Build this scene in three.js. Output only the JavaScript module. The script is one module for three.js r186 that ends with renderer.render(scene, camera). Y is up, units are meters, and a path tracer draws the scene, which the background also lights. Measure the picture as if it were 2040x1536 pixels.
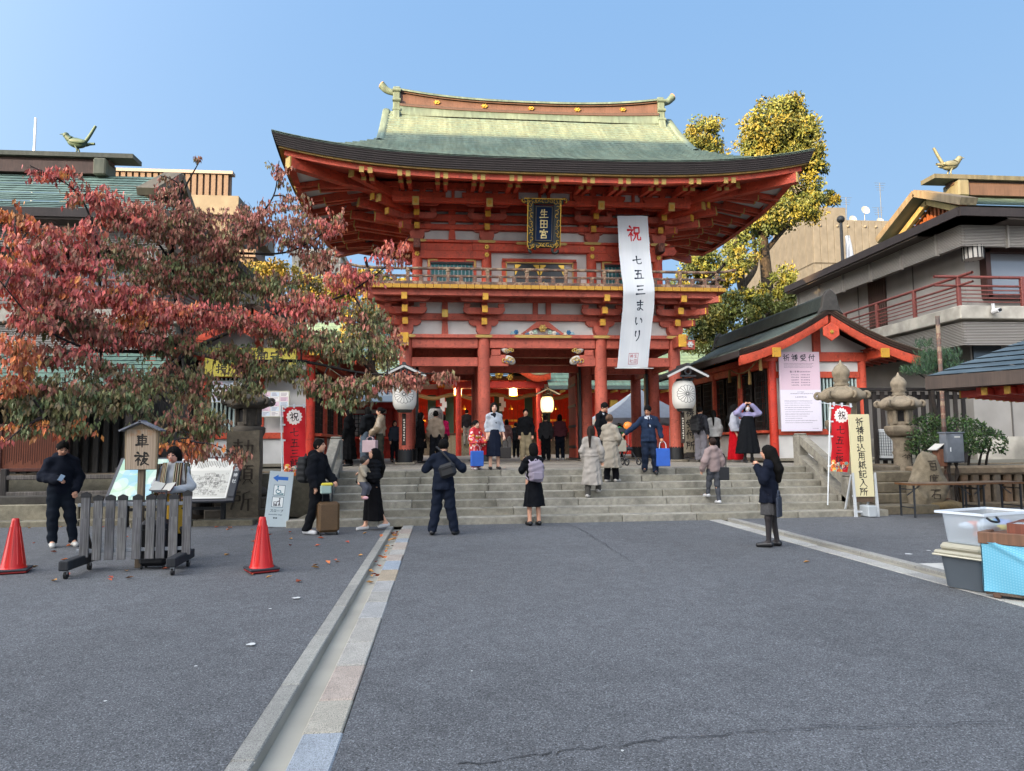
import * as THREE from 'three';
import { mergeGeometries } from 'three/addons/utils/BufferGeometryUtils.js';

// ---------- camera, sky, sun, exposure ----------
const scene = new THREE.Scene();
const rad = THREE.MathUtils.degToRad;
const camera = new THREE.PerspectiveCamera(2 * Math.atan(768 / 1420) * 180 / Math.PI, 2040 / 1536, 0.1, 1500);
camera.position.set(0, 1.6, 0);
camera.rotation.order = 'YXZ';
camera.rotation.set(rad(4.80), -rad(5.70), -rad(0.49));
camera.updateMatrixWorld(true);
scene.add(camera);

const SUN_AZ = rad(48), SUN_EL = rad(17);           // the sun stands low, behind the camera's shoulder
const sunDir = new THREE.Vector3(-Math.sin(SUN_AZ) * Math.cos(SUN_EL), Math.sin(SUN_EL), Math.cos(SUN_AZ) * Math.cos(SUN_EL));
const EXPO = 3.6;
{ // clear afternoon sky: blue, paler at the horizon, brighter and warmer round the sun
  const W = 512, H = 256, data = new Float32Array(W * H * 4), v = new THREE.Vector3();
  const zen = [0.22, 0.445, 0.83], hor = [0.46, 0.70, 0.97];
  for (let j = 0; j < H; j++) for (let i = 0; i < W; i++) {
    const up = ((j + .5) / H - .5) * Math.PI, az = ((i + .5) / W - .5) * 2 * Math.PI;
    v.set(Math.cos(az) * Math.cos(up), Math.sin(up), Math.sin(az) * Math.cos(up));
    const c = v.dot(sunDir), g = Math.acos(Math.min(1, Math.max(-1, c)));
    const e = Math.max(0, v.y), h = Math.pow(1 - e, 1.7);
    const wide = Math.pow(Math.max(0, .5 + .5 * c), 3), near = Math.exp(-g * g / .22);
    const glow = [1.06, 1.0, .92];
    for (let k = 0; k < 3; k++) {
      let L = zen[k] + (hor[k] - zen[k]) * h;
      L = L * (1 + 0.5 * wide) + glow[k] * (2.35 * Math.pow(wide, 1.55) + 5.5 * wide * wide + 5 * near);
      if (v.y < 0) L *= Math.max(.25, 1 + v.y * 3);
      data[(j * W + i) * 4 + k] = L / EXPO;
    }
    data[(j * W + i) * 4 + 3] = 1;
  }
  const t = new THREE.DataTexture(data, W, H, THREE.RGBAFormat, THREE.FloatType);
  t.mapping = THREE.EquirectangularReflectionMapping; t.magFilter = THREE.LinearFilter; t.minFilter = THREE.LinearFilter; t.needsUpdate = true;
  scene.background = t; scene.environment = t;
}
const sun = new THREE.DirectionalLight(new THREE.Color(1.0, 0.67, 0.29), 4.9);
sun.name = 'sun'; sun.position.copy(sunDir).multiplyScalar(260); sun.target.position.set(3, 4, -30); sun.position.add(sun.target.position);
sun.castShadow = true; sun.shadow.radius = .6; sun.shadow.mapSize.set(4096, 4096);
Object.assign(sun.shadow.camera, { left: -90, right: 90, top: 80, bottom: -60, near: 1, far: 520 });
scene.add(sun, sun.target);
const renderer = new THREE.WebGLRenderer({ antialias: true });
renderer.toneMapping = THREE.LinearToneMapping;
renderer.toneMappingExposure = EXPO;
renderer.shadowMap.enabled = true;

// ---------- pixel of the photograph (2040 x 1536) -> direction; the distance comes from a plane ----------
const V = (x, y, z) => new THREE.Vector3(x, y, z);
function ray(px, py) { return V((px - 1020) / 1420, -(py - 768) / 1420, -1).applyQuaternion(camera.quaternion); }
function onZ(px, py, z) { const d = ray(px, py), t = z / d.z; return V(d.x * t, 1.6 + d.y * t, z); }
function onY(px, py, y = 0) { const d = ray(px, py), t = (y - 1.6) / d.y; return V(d.x * t, y, d.z * t); }

// ---------- seeded random, noise ----------
function rng(seed) { let s = seed >>> 0; return () => { s = (s + 0x6d2b79f5) | 0; let t = Math.imul(s ^ (s >>> 15), 1 | s); t = (t + Math.imul(t ^ (t >>> 7), 61 | t)) ^ t; return ((t ^ (t >>> 14)) >>> 0) / 4294967296; }; }
const hash = (x, y, s) => { let h = Math.imul(x, 374761393) + Math.imul(y, 668265263) + Math.imul(s, 974634529) | 0; h = Math.imul(h ^ (h >>> 13), 1274126177); return ((h ^ (h >>> 16)) >>> 0) / 4294967296; };
function vnoise(u, v, p, s) { // tileable value noise, period p
  const x = u * p, y = v * p, xi = Math.floor(x), yi = Math.floor(y), a = x - xi, b = y - yi, fa = a * a * (3 - 2 * a), fb = b * b * (3 - 2 * b), m = (n) => ((n % p) + p) % p;
  const x0 = m(xi), x1 = m(xi + 1), y0 = m(yi), y1 = m(yi + 1);
  return (hash(x0, y0, s) * (1 - fa) + hash(x1, y0, s) * fa) * (1 - fb) + (hash(x0, y1, s) * (1 - fa) + hash(x1, y1, s) * fa) * fb;
}
function fbm(u, v, p, o, s) { let r = 0, a = .5, n = 0; for (let i = 0; i < o; i++) { r += a * vnoise(u, v, p, s + i); n += a; a *= .5; p *= 2; } return r / n; }
function n3(x, y, z, s = 0) { // smooth 3d noise
  const xi = Math.floor(x), yi = Math.floor(y), zi = Math.floor(z), f = (t) => t * t * (3 - 2 * t), a = f(x - xi), b = f(y - yi), c = f(z - zi), H = (i, j, k) => hash(xi + i + 57 * (zi + k), yi + j, s);
  const L = (p, q, t) => p + (q - p) * t;
  return L(L(L(H(0, 0, 0), H(1, 0, 0), a), L(H(0, 1, 0), H(1, 1, 0), a), b), L(L(H(0, 0, 1), H(1, 0, 1), a), L(H(0, 1, 1), H(1, 1, 1), a), b), c);
}

// ---------- textures (u, v repeat every `m` metres) ----------
function tex(fn, size, m, srgb = true, my = m) {
  const d = new Uint8Array(size * size * 4);
  for (let j = 0; j < size; j++) for (let i = 0; i < size; i++) {
    const c = fn((i + .5) / size, (j + .5) / size, i, j), o = (j * size + i) * 4;
    for (let k = 0; k < 3; k++) d[o + k] = Math.max(0, Math.min(255, 255 * (c.length ? c[k] : c)));
    d[o + 3] = 255;
  }
  const t = new THREE.DataTexture(d, size, size); t.magFilter = THREE.LinearFilter; t.minFilter = THREE.LinearMipmapLinearFilter;
  t.wrapS = t.wrapT = THREE.RepeatWrapping; t.repeat.set(1 / m, 1 / my); if (srgb) t.colorSpace = THREE.SRGBColorSpace; t.needsUpdate = true;
  return t;
}
const T = {};
T.mottle = tex((u, v) => .80 + .2 * fbm(u, v, 4, 5, 3), 512, 2.3);
T.stain = tex((u, v) => { const a = fbm(u, v, 5, 5, 11), b = fbm(u, v, 40, 2, 17); return .62 + .38 * Math.min(1, Math.max(0, (a - .3) * 2.2)) * (.8 + .2 * b) ; }, 512, 3.1);
T.paint = tex((u, v) => { const a = fbm(u, v, 6, 4, 21), b = fbm(u, v * .25, 64, 2, 23); return .76 + .26 * a + .06 * b - (fbm(u, v, 28, 3, 25) > .67 ? .13 : 0) + (fbm(u, v, 17, 3, 27) > .70 ? .08 : 0); }, 512, 1.7);
{
  const r = rng(5), N = 2048, sp = new Float32Array(N * N);
  for (let k = 0; k < 620000; k++) { // aggregate in the asphalt
    const x = Math.floor(r() * N), y = Math.floor(r() * N), s = r() < .6 ? 1 : 2, b = (r() - .47) * (s > 1 ? .8 : 1.0);
    for (let a = 0; a <= s; a++) for (let c = 0; c <= s; c++) if (r() < .8) sp[((y + a) % N) * N + (x + c) % N] = b;
  }
  T.asphalt = tex((u, v, i, j) => { const pt = fbm(u, v, 5, 4, 35), g = .60 + .07 * (fbm(u, v, 3, 4, 31) - .5) - (pt > .64 ? .022 : 0) + (pt < .34 ? .015 : 0) + .10 * (fbm(u, v, 60, 3, 33) - .5) + .72 * sp[j * N + i] + .16 * (hash(i, j, 3) - .5); return [g, g, g]; }, N, 6.3);
}
T.granite = tex((u, v, i, j) => { const s = hash(i >> 1, j >> 1, 7), q = hash(i, j, 9), g = .80 + .12 * (fbm(u, v, 6, 4, 41) - .5) + (s < .13 ? -.26 : s > .86 ? .13 : 0) + .12 * (q - .5); return [g, g * .985, g * .96]; }, 512, .9);
T.stone = tex((u, v, i, j) => { const a = fbm(u, v, 3, 5, 51), b = fbm(u, v, 20, 3, 53), s = hash(i, j, 55); const g = .70 + .36 * (a - .5) + .2 * (b - .5) + (s < .1 ? -.14 : s > .9 ? .1 : 0); const st = Math.max(0, a - .56) * 1.2; return [g - st * .34, g - st * .36, g * .98 - st * .39]; }, 512, 1.6);
T.wood = tex((u, v) => { const w = fbm(u * 1, v, 4, 3, 61), s = fbm(u, v * .06, 48, 3, 63); return .70 + .22 * s + .14 * (w - .5); }, 512, .8);
T.grey = tex((u, v, i) => { const w = fbm(u, v, 3, 4, 71), s = fbm(u, v * .05, 64, 3, 73), k = fbm(u, v, 9, 3, 75); const g = .66 + .42 * (s - .5) + .3 * (w - .5); return [g, g * .99, g * (.96 + .06 * k)]; }, 512, .7);
T.copper = tex((u, v) => { const a = fbm(u, v, 3, 4, 81), b = fbm(u * 1, v * .2, 30, 3, 83), g = .74 + .30 * (b - .5) + .3 * (a - .5); return [g * (.94 + .10 * a), g, g * (.99 - .04 * a)]; }, 512, 2.7);
T.fabric = tex((u, v, i, j) => .86 + .10 * (fbm(u, v, 5, 4, 91) - .5) + .06 * (((i + j) & 1) - .5) + .05 * (hash(i, j, 93) - .5), 256, .5);
T.bark = tex((u, v) => { const a = fbm(u, v * .3, 14, 4, 101), b = fbm(u, v, 6, 3, 103); return .5 + .6 * (a - .5) + .35 * (b - .5); }, 256, .6);
T.peel = tex((u, v) => { const a = fbm(u, v, 7, 4, 111), b = fbm(u, v, 30, 3, 113); const k = a * .7 + b * .3; return k > .58 ? [.86, .80, .70] : k > .50 ? [.70, .52, .46] : k > .40 ? [.58, .53, .50] : [.50, .45, .44]; }, 512, 1.3);

const matCache = new Map();
function mt(color, rough = .8, map = null, o = {}) {
  const key = color + '|' + rough + '|' + (map ? map.uuid : '') + JSON.stringify(o);
  if (matCache.has(key)) return matCache.get(key);
  const { bump, ...rest } = o;
  const m = new THREE.MeshPhysicalMaterial({ color, roughness: rough, map, ...rest });
  if (bump && map) { m.bumpMap = map; m.bumpScale = bump; }
  m.name = 'mat' + matCache.size; m.side = THREE.DoubleSide; matCache.set(key, m); return m;
}
// ---------- geometry helpers: every geometry is non-indexed with position, normal and metre uv ----------
function fin(g, keepUV = false) {
  if (g.index) g = g.toNonIndexed();
  if (!g.attributes.normal) g.computeVertexNormals();
  for (const k of Object.keys(g.attributes)) if (!['position', 'normal', 'uv', 'color'].includes(k)) g.deleteAttribute(k);
  if (!(keepUV && g.attributes.uv)) {
    const p = g.attributes.position.array, n = p.length / 3, uv = new Float32Array(n * 2);
    for (let i = 0; i < n; i += 3) {
      const a = i * 3, e1 = [p[a + 3] - p[a], p[a + 4] - p[a + 1], p[a + 5] - p[a + 2]], e2 = [p[a + 6] - p[a], p[a + 7] - p[a + 1], p[a + 8] - p[a + 2]];
      const nx = Math.abs(e1[1] * e2[2] - e1[2] * e2[1]), ny = Math.abs(e1[2] * e2[0] - e1[0] * e2[2]), nz = Math.abs(e1[0] * e2[1] - e1[1] * e2[0]);
      for (let k = 0; k < 3; k++) { const b = (i + k) * 3, q = (i + k) * 2; if (ny >= nx && ny >= nz) { uv[q] = p[b]; uv[q + 1] = p[b + 2]; } else if (nx >= nz) { uv[q] = p[b + 2]; uv[q + 1] = p[b + 1]; } else { uv[q] = p[b]; uv[q + 1] = p[b + 1]; } }
    }
    g.setAttribute('uv', new THREE.BufferAttribute(uv, 2));
  }
  return g;
}
const mg = (l) => (l.length === 1 ? l[0] : mergeGeometries(l, false));
const mv = (g, x = 0, y = 0, z = 0, rx = 0, ry = 0, rz = 0) => { if (rx || ry || rz) g.applyMatrix4(new THREE.Matrix4().makeRotationFromEuler(new THREE.Euler(rx, ry, rz))); return g.translate(x, y, z); };
function B(w, h, d, x = 0, y = 0, z = 0, rx = 0, ry = 0, rz = 0) { return fin(mv(new THREE.BoxGeometry(w, h, d), x, y, z, rx, ry, rz)); }
function C(w, h, d, x = 0, y = 0, z = 0, c = .012, rx = 0, ry = 0, rz = 0) { // chamfered box
  const X = w / 2, Y = h / 2, Z = d / 2; c = Math.min(c, X * .8, Y * .8, Z * .8);
  const P = [], tri = (a, b, d2) => { // wind outward
    const u = [b[0] - a[0], b[1] - a[1], b[2] - a[2]], v = [d2[0] - a[0], d2[1] - a[1], d2[2] - a[2]], n = [u[1] * v[2] - u[2] * v[1], u[2] * v[0] - u[0] * v[2], u[0] * v[1] - u[1] * v[0]];
    const m = n[0] * (a[0] + b[0] + d2[0]) + n[1] * (a[1] + b[1] + d2[1]) + n[2] * (a[2] + b[2] + d2[2]); m >= 0 ? P.push(...a, ...b, ...d2) : P.push(...a, ...d2, ...b); };
  const q = (a, b, c2, d2) => { tri(a, b, c2); tri(a, c2, d2); };
  for (const s of [-1, 1]) {
    q([s * X, -Y + c, -Z + c], [s * X, Y - c, -Z + c], [s * X, Y - c, Z - c], [s * X, -Y + c, Z - c]);
    q([-X + c, s * Y, -Z + c], [X - c, s * Y, -Z + c], [X - c, s * Y, Z - c], [-X + c, s * Y, Z - c]);
    q([-X + c, -Y + c, s * Z], [X - c, -Y + c, s * Z], [X - c, Y - c, s * Z], [-X + c, Y - c, s * Z]);
    for (const t of [-1, 1]) {
      q([s * X, t * (Y - c), -Z + c], [s * X, t * (Y - c), Z - c], [s * (X - c), t * Y, Z - c], [s * (X - c), t * Y, -Z + c]);
      q([s * X, -Y + c, t * (Z - c)], [s * X, Y - c, t * (Z - c)], [s * (X - c), Y - c, t * Z], [s * (X - c), -Y + c, t * Z]);
      q([-X + c, s * Y, t * (Z - c)], [X - c, s * Y, t * (Z - c)], [X - c, s * (Y - c), t * Z], [-X + c, s * (Y - c), t * Z]);
      for (const r of [-1, 1]) tri([s * X, t * (Y - c), r * (Z - c)], [s * (X - c), t * Y, r * (Z - c)], [s * (X - c), t * (Y - c), r * Z]);
    }
  }
  const g = new THREE.BufferGeometry(); g.setAttribute('position', new THREE.BufferAttribute(new Float32Array(P), 3)); g.computeVertexNormals();
  return fin(mv(g, x, y, z, rx, ry, rz));
}
function cyl(r0, r1, h, x = 0, y = 0, z = 0, seg = 16, rx = 0, ry = 0, rz = 0) { return fin(mv(new THREE.CylinderGeometry(r1, r0, h, seg), x, y, z, rx, ry, rz)); } // r0 bottom, r1 top, centred
function lathe(pts, seg = 24, x = 0, y = 0, z = 0) { return fin(new THREE.LatheGeometry(pts.map((p) => new THREE.Vector2(p[0], p[1])), seg).translate(x, y, z)); }
function tube(pts, r, seg = 8, n = 0) { const c = new THREE.CatmullRomCurve3(pts.map((p) => p.isVector3 ? p : V(...p))); return fin(new THREE.TubeGeometry(c, n || pts.length * 4, r, seg, false)); }
function limb(pts, r0, r1, seg = 7, sub = 4) { // tapered tube
  const c = new THREE.CatmullRomCurve3(pts.map((p) => p.isVector3 ? p : V(...p))), n = Math.max(2, pts.length * sub), g = new THREE.TubeGeometry(c, n, 1, seg, false), pa = g.attributes.position;
  for (let i = 0; i <= n; i++) { const ce = c.getPointAt(i / n), r = r0 + (r1 - r0) * i / n; for (let k = 0; k <= seg; k++) { const q = i * (seg + 1) + k; pa.setXYZ(q, ce.x + (pa.getX(q) - ce.x) * r, ce.y + (pa.getY(q) - ce.y) * r, ce.z + (pa.getZ(q) - ce.z) * r); } }
  return fin(g);
}
function bar(a, b, w, h = w) { // box between two points, w across, h up
  const A = a.isVector3 ? a : V(...a), Bp = b.isVector3 ? b : V(...b), d = Bp.clone().sub(A), L = d.length(); d.normalize();
  const up = Math.abs(d.y) > .95 ? V(0, 0, 1) : V(0, 1, 0), s = up.clone().cross(d).normalize(), u = d.clone().cross(s);
  const m = new THREE.Matrix4().makeBasis(s, u, d).setPosition(A.clone().add(Bp).multiplyScalar(.5));
  return fin(new THREE.BoxGeometry(w, h, L).applyMatrix4(m));
}
function extr(pts, depth, x = 0, y = 0, z = 0, rx = 0, ry = 0, rz = 0, bevel = 0) { // outline in xy pushed along z, centred
  const s = new THREE.Shape(pts.map((p) => new THREE.Vector2(p[0], p[1])));
  const g = new THREE.ExtrudeGeometry(s, bevel ? { depth: depth - 2 * bevel, bevelEnabled: true, bevelSize: bevel, bevelThickness: bevel, bevelSegments: 1, steps: 1 } : { depth, bevelEnabled: false });
  g.translate(0, 0, bevel ? -depth / 2 + bevel : -depth / 2); return fin(mv(g, x, y, z, rx, ry, rz));
}
function sheet(fn, nu, nv) { // fn(u,v) -> [x,y,z], keeps 0..1 uv
  const p = [], uv = [], ix = [];
  for (let j = 0; j <= nv; j++) for (let i = 0; i <= nu; i++) { p.push(...fn(i / nu, j / nv)); uv.push(i / nu, j / nv); }
  for (let j = 0; j < nv; j++) for (let i = 0; i < nu; i++) { const a = j * (nu + 1) + i; ix.push(a, a + 1, a + nu + 2, a, a + nu + 2, a + nu + 1); }
  const g = new THREE.BufferGeometry(); g.setAttribute('position', new THREE.BufferAttribute(new Float32Array(p), 3)); g.setAttribute('uv', new THREE.BufferAttribute(new Float32Array(uv), 2)); g.setIndex(ix); g.computeVertexNormals();
  return g;
}
// ---------- naming ----------
const used = new Map();
const numbered = (n) => { const k = used.get(n) || 0; used.set(n, k + 1); return k ? n + '_' + String(k).padStart(3, '0') : n; };
const shade = (m) => { m.castShadow = true; m.receiveShadow = true; return m; };
function M(name, geo, mat, parent) { const m = shade(new THREE.Mesh(Array.isArray(geo) ? mg(geo) : geo, mat)); m.name = name; parent.add(m); return m; }
function thing(name, label, category, pos = [0, 0, 0], turn = 0, group) {
  const o = new THREE.Group(); o.name = numbered(name); if (pos.isVector3) o.position.copy(pos); else o.position.set(...pos); o.rotation.y = turn; o.userData = { label, category }; if (group) o.userData.group = group; scene.add(o); return o;
}
function solo(name, geo, mat, label, category, group) { const m = M(numbered(name), geo, mat, scene); m.userData = { label, category }; if (group) m.userData.group = group; return m; }
function struct(name, geo, mat, kind = 'structure') { const m = M(numbered(name), geo, mat, scene); m.userData = { kind }; return m; }
function structG(name, pos = [0, 0, 0]) { const o = new THREE.Group(); o.name = numbered(name); o.position.set(...pos); o.userData = { kind: 'structure' }; scene.add(o); return o; }
// ---------- materials ----------
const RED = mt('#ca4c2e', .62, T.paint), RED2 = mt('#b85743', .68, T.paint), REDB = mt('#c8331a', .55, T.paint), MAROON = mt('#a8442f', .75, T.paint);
const WHITE = mt('#e0dcd6', .9, T.mottle), CREAM = mt('#b5aa98', .9, T.mottle), OCHRE = mt('#d09a24', .6, T.paint), GOLD = mt('#d1a84a', .38, T.mottle, { metalness: .75 }), GOLDP = mt('#c9a552', .55, T.mottle);
const PATINA = mt('#82948b', .72, T.copper, { vertexColors: true, bump: .004 }), PATINA0 = mt('#7c8e84', .75, T.copper, { bump: .004 }), EAVE = mt('#3a302e', .8, T.wood), BROWN = mt('#5d463c', .8, T.wood), BLACK = mt('#17181b', .6, T.paint), IRON = mt('#1c1e22', .5, T.mottle, { metalness: .4 });
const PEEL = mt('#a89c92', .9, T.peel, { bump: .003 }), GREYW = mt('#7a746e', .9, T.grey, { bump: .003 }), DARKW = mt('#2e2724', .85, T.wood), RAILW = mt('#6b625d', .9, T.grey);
const TEAL = mt('#2f6f72', .7, T.paint), DARK = mt('#120f10', .9);
const GRANITE = mt('#a49c8c', .9, T.granite, { bump: .002 }), STONE = mt('#93826c', .95, T.stone, { bump: .004 }), STEP = mt('#b0a894', .92, T.stone, { bump: .003 }), CONC = mt('#9b978f', .92, T.stain, { bump: .002 }), CONCW = mt('#bcb5a8', .92, T.stain);
const PLASTIC = (c, r = .45) => mt(c, r, T.mottle);
const CLOTH = (c) => mt(c, .95, T.fabric, { bump: .0015, specularIntensity: .25 });

// ---------- brush lettering: strokes on a 100 x 100 square ----------
const NE = '24,6 34,16;10,28 44,26 12,64;29,46 29,94;32,50 44,62;', IT = '26,6 12,26 28,30;36,20 12,48 38,44;26,46 26,92;14,62 10,80;38,60 44,74;', GO = '22,6 32,12;8,22 44,22;14,36 38,36;14,48 38,48;14,62 14,90;14,62 38,62 38,90;14,88 38,88;', KIN = '84,8 58,18;58,18 56,56 46,90;58,44 94,42;78,44 78,94';
const GLYPH = {
  祝: NE + '54,14 54,46;54,14 86,14 86,46;54,46 86,46;62,48 58,72 42,92;74,48 74,82 80,88 94,86 94,72', 七: '10,50 88,38;45,10 45,75 55,86 84,84 88,70', 五: '22,18 80,18;48,18 36,84;30,48 72,46 68,84;10,86 92,86', 三: '22,20 78,18;28,50 72,48;10,84 92,82',
  ま: '22,24 80,22;26,44 76,42;52,8 52,72 44,86 28,86 24,76 34,68 56,72 82,88', い: '20,24 20,56 30,80 40,68;70,30 84,44 84,62', り: '32,16 28,44 34,56;66,12 70,40 64,70 44,94', 生: '28,10 12,44;22,30 84,28;52,6 52,88;24,58 78,56;8,90 94,88', 田: '16,14 16,90;16,14 84,14 84,90;50,14 50,86;16,50 84,50;16,88 84,88',
  宮: '50,4 50,16;12,18 10,34;12,20 90,20 84,34;32,34 32,54;32,34 68,34 68,54;32,54 68,54;48,54 42,64;24,66 24,94;24,66 76,66 76,94;24,92 76,92', 祈: NE + KIN, 祷: NE + '56,16 90,14;58,28 88,26;50,40 96,38;74,6 64,52 46,86;56,60 94,58;80,46 80,90 72,86;62,68 70,78',
  受: '80,6 24,14;24,20 30,30;48,18 52,28;78,16 68,28;14,36 12,50;14,36 88,36 82,48;26,56 74,54 52,80 16,94;34,62 60,84 92,92', 付: '34,6 10,50;24,36 24,94;42,32 96,30;76,8 76,88 64,82;50,50 60,64', 所: '8,14 46,12;16,28 16,50 6,88;16,28 42,28 42,50;16,50 42,50;84,10 58,20;58,20 58,50 48,90;58,44 96,42;78,44 78,94',
  申: '20,22 20,70;20,22 80,22 80,70;20,46 80,46;20,68 80,68;50,6 50,96', 込: '14,10 24,20;8,40 26,38 18,76;8,84 24,76 50,90 96,88;60,12 52,16;62,14 56,40 38,66;60,24 72,50 90,66', 用: '24,10 22,60 10,92;24,10 80,10 80,90 70,86;24,34 80,34;24,58 80,58;52,10 52,90', 紙: IT + '82,8 54,16;54,16 54,86 70,76;54,46 92,44;72,18 76,60 92,90 94,74',
  記: GO + '56,16 88,14 88,46;56,46 88,46;56,46 56,80 62,88 90,86 94,70', 入: '36,10 50,14 44,50 8,92;50,28 64,64 94,92', 車: '20,16 80,16;24,30 24,66;24,30 76,30 76,66;24,48 76,48;24,66 76,66;10,80 92,78;50,4 50,96', 祓: NE + '48,32 96,30;68,8 64,50 44,90;62,50 86,50 66,78 46,94;60,58 76,82 96,92;80,12 90,22',
  勅: '10,22 50,20;14,34 14,54;14,34 46,34 46,54;14,54 46,54;30,6 30,94;28,56 8,80;32,58 48,74;56,34 92,32 88,86 76,82;74,10 72,50 52,92', 願: '8,14 46,12;12,14 12,60 4,92;30,14 26,24;18,26 18,54;18,26 42,26 42,54;18,40 42,40;18,54 42,54;30,54 30,90;22,64 16,78;38,62 44,76;52,10 96,10;72,10 68,22;58,24 58,70;58,24 90,24 90,70;58,40 90,40;58,54 90,54;58,70 90,70;66,72 52,92;82,72 96,90',
  百: '10,14 90,12;52,12 44,30;24,32 24,92;24,32 78,32 78,92;24,60 78,60;24,90 78,90', 度: '50,4 50,14;16,18 92,16;18,18 16,60 6,92;30,34 84,32;42,24 42,52;66,24 66,52;42,52 66,52;34,62 78,62 58,82 28,94;40,66 60,86 90,94', 石: '10,16 90,14;46,16 34,48 8,74;34,54 34,92;34,54 80,54 80,92;34,90 80,90', 奉: '20,16 80,14;26,30 74,28;8,44 92,42;50,4 36,56 8,72;56,44 74,62 94,70;32,66 68,64;26,80 74,78;50,58 50,98',
  詣: GO + '86,8 58,22;56,10 56,32 64,38 92,36 92,26;58,48 58,92;58,48 88,48 88,92;58,68 88,68;58,90 88,90', 縁: IT + '56,10 86,10 82,24;52,10 60,24 86,24;48,38 96,38;72,38 54,54;66,44 76,70 72,92 62,88;70,58 48,72;72,70 50,88;88,44 76,58;76,58 96,84', 結: IT + '50,22 96,20;72,6 72,42;56,42 90,42;56,56 56,92;56,56 88,56 88,92;56,90 88,90', び: '12,26 40,22 20,52 26,80 50,86 66,66 62,26 76,48 92,54;78,8 84,18;90,4 96,14',
  御: '28,6 10,26;28,28 8,52;20,44 20,94;44,8 36,24;38,22 64,20;34,40 66,38;50,20 50,80;40,56 40,82;52,58 64,58;34,86 66,78;72,14 94,14 94,64 84,60;72,14 72,96', 守: '50,4 50,14;12,18 10,34;12,18 90,18 84,32;8,50 94,48;66,34 66,88 54,84;32,60 44,74', 授: '8,28 40,26;24,6 24,86 14,82;6,60 42,50;90,6 52,14;52,18 56,28;68,16 70,26;90,14 84,26;48,36 46,48;48,36 94,36 90,46;52,56 86,54 70,78 44,94;56,62 74,82 96,92', 与: '28,8 26,44;26,26 78,24;26,46 84,44 76,90 60,84;6,66 92,64',
  神: NE + '52,24 52,70;52,24 92,24 92,70;52,46 92,46;52,68 92,68;72,8 72,96', 社: NE + '56,40 94,38;74,12 74,88;48,90 98,88', 個: '30,6 8,46;22,34 22,94;38,14 38,92;38,14 94,14 94,92;38,90 94,90;50,36 84,34;67,22 67,56;52,56 52,76;52,56 82,56 82,76;52,76 82,76', 人: '50,8 44,50 8,92;48,40 66,72 94,92',
  ス: '20,18 78,18 56,58 14,90;56,52 90,88', ロ: '20,22 20,84;20,22 80,22 80,84;20,82 80,82', ー: '10,50 90,50', プ: '16,24 80,22 68,62 30,90;84,6 92,6 92,14 84,14 84,6',
};
function glyph(ctx, ch, x, y, s, color, w = .085, even = false) { // top-left x, y, size s
  const g = GLYPH[ch]; if (!g) return; ctx.fillStyle = color;
  for (const st of g.split(';')) {
    const pts = st.trim().split(' ').map((p) => p.split(',').map(Number)); let L = 0; const seg = []; for (let i = 1; i < pts.length; i++) { const l = Math.hypot(pts[i][0] - pts[i - 1][0], pts[i][1] - pts[i - 1][1]); seg.push(l); L += l; }
    let run = 0;
    for (let i = 1; i < pts.length; i++) { const n = Math.max(3, Math.ceil(seg[i - 1] * s / 100 * 1.2)); for (let k = 0; k <= n; k++) { const t = k / n, q = (run + t * seg[i - 1]) / L, r = s * w * .5 * (even ? 1 : (1.12 - .55 * Math.pow(q, 2.2) - .28 * Math.sin(Math.PI * Math.min(1, q * 1.1)) + .12 * (q < .08 ? 1 : 0))); ctx.beginPath(); ctx.arc(x + s * (pts[i - 1][0] + (pts[i][0] - pts[i - 1][0]) * t) / 100, y + s * (pts[i - 1][1] + (pts[i][1] - pts[i - 1][1]) * t) / 100, Math.max(.4, r), 0, 7); ctx.fill(); } run += seg[i - 1]; }
  }
}
function canvas(w, h, bg) { const c = document.createElement('canvas'); c.width = w; c.height = h; const x = c.getContext('2d'); if (bg) { x.fillStyle = bg; x.fillRect(0, 0, w, h); } return [c, x]; }
function print(c, rough = .85, o = {}) { const t = new THREE.CanvasTexture(c); t.colorSpace = THREE.SRGBColorSpace; t.magFilter = THREE.LinearFilter; const { bump, ...r } = o; const m = new THREE.MeshPhysicalMaterial({ map: t, roughness: rough, side: THREE.DoubleSide, ...r }); if (bump) { m.bumpMap = t; m.bumpScale = bump; } return m; }
function grainOver(x, w, h, seed, amp = .06) { const r = rng(seed); for (let i = 0; i < w * h / 60; i++) { x.fillStyle = `rgba(${r() < .5 ? '0,0,0' : '255,255,255'},${amp * r()})`; const s = 1 + r() * 5; x.fillRect(r() * w, r() * h, s, s * (.5 + r())); } }
const panelG = (w, h, x = 0, y = 0, z = 0, ry = 0, rx = 0) => fin(mv(new THREE.PlaneGeometry(w, h), x, y, z, rx, ry, 0), true);
const down = (ctx, str, x, y, s, step, col, w) => { [...str].forEach((c, i) => glyph(ctx, c, x, y + i * step, s, col, w)); };
// ---------- the setting: ground, asphalt, gutters, kerbs, steps, platform ----------
const H0 = 1.03, ZB = -14.70, ZT = -16.75, XC = 3.28;
const ASPH = mt('#8a8c90', .95, T.asphalt, { bump: .006 }), ASPH2 = mt('#888a8e', .95, T.asphalt, { bump: .004 });
const flat = (x0, x1, z0, z1, y) => fin(mv(new THREE.PlaneGeometry(x1 - x0, z1 - z0), (x0 + x1) / 2, 0, 0, 0, 0, 0).rotateX(-Math.PI / 2).translate(0, y, (z0 + z1) / 2));
struct('ground', flat(-400, 400, -500, 300, -.30), mt('#77746c', .95, T.stain));
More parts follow.
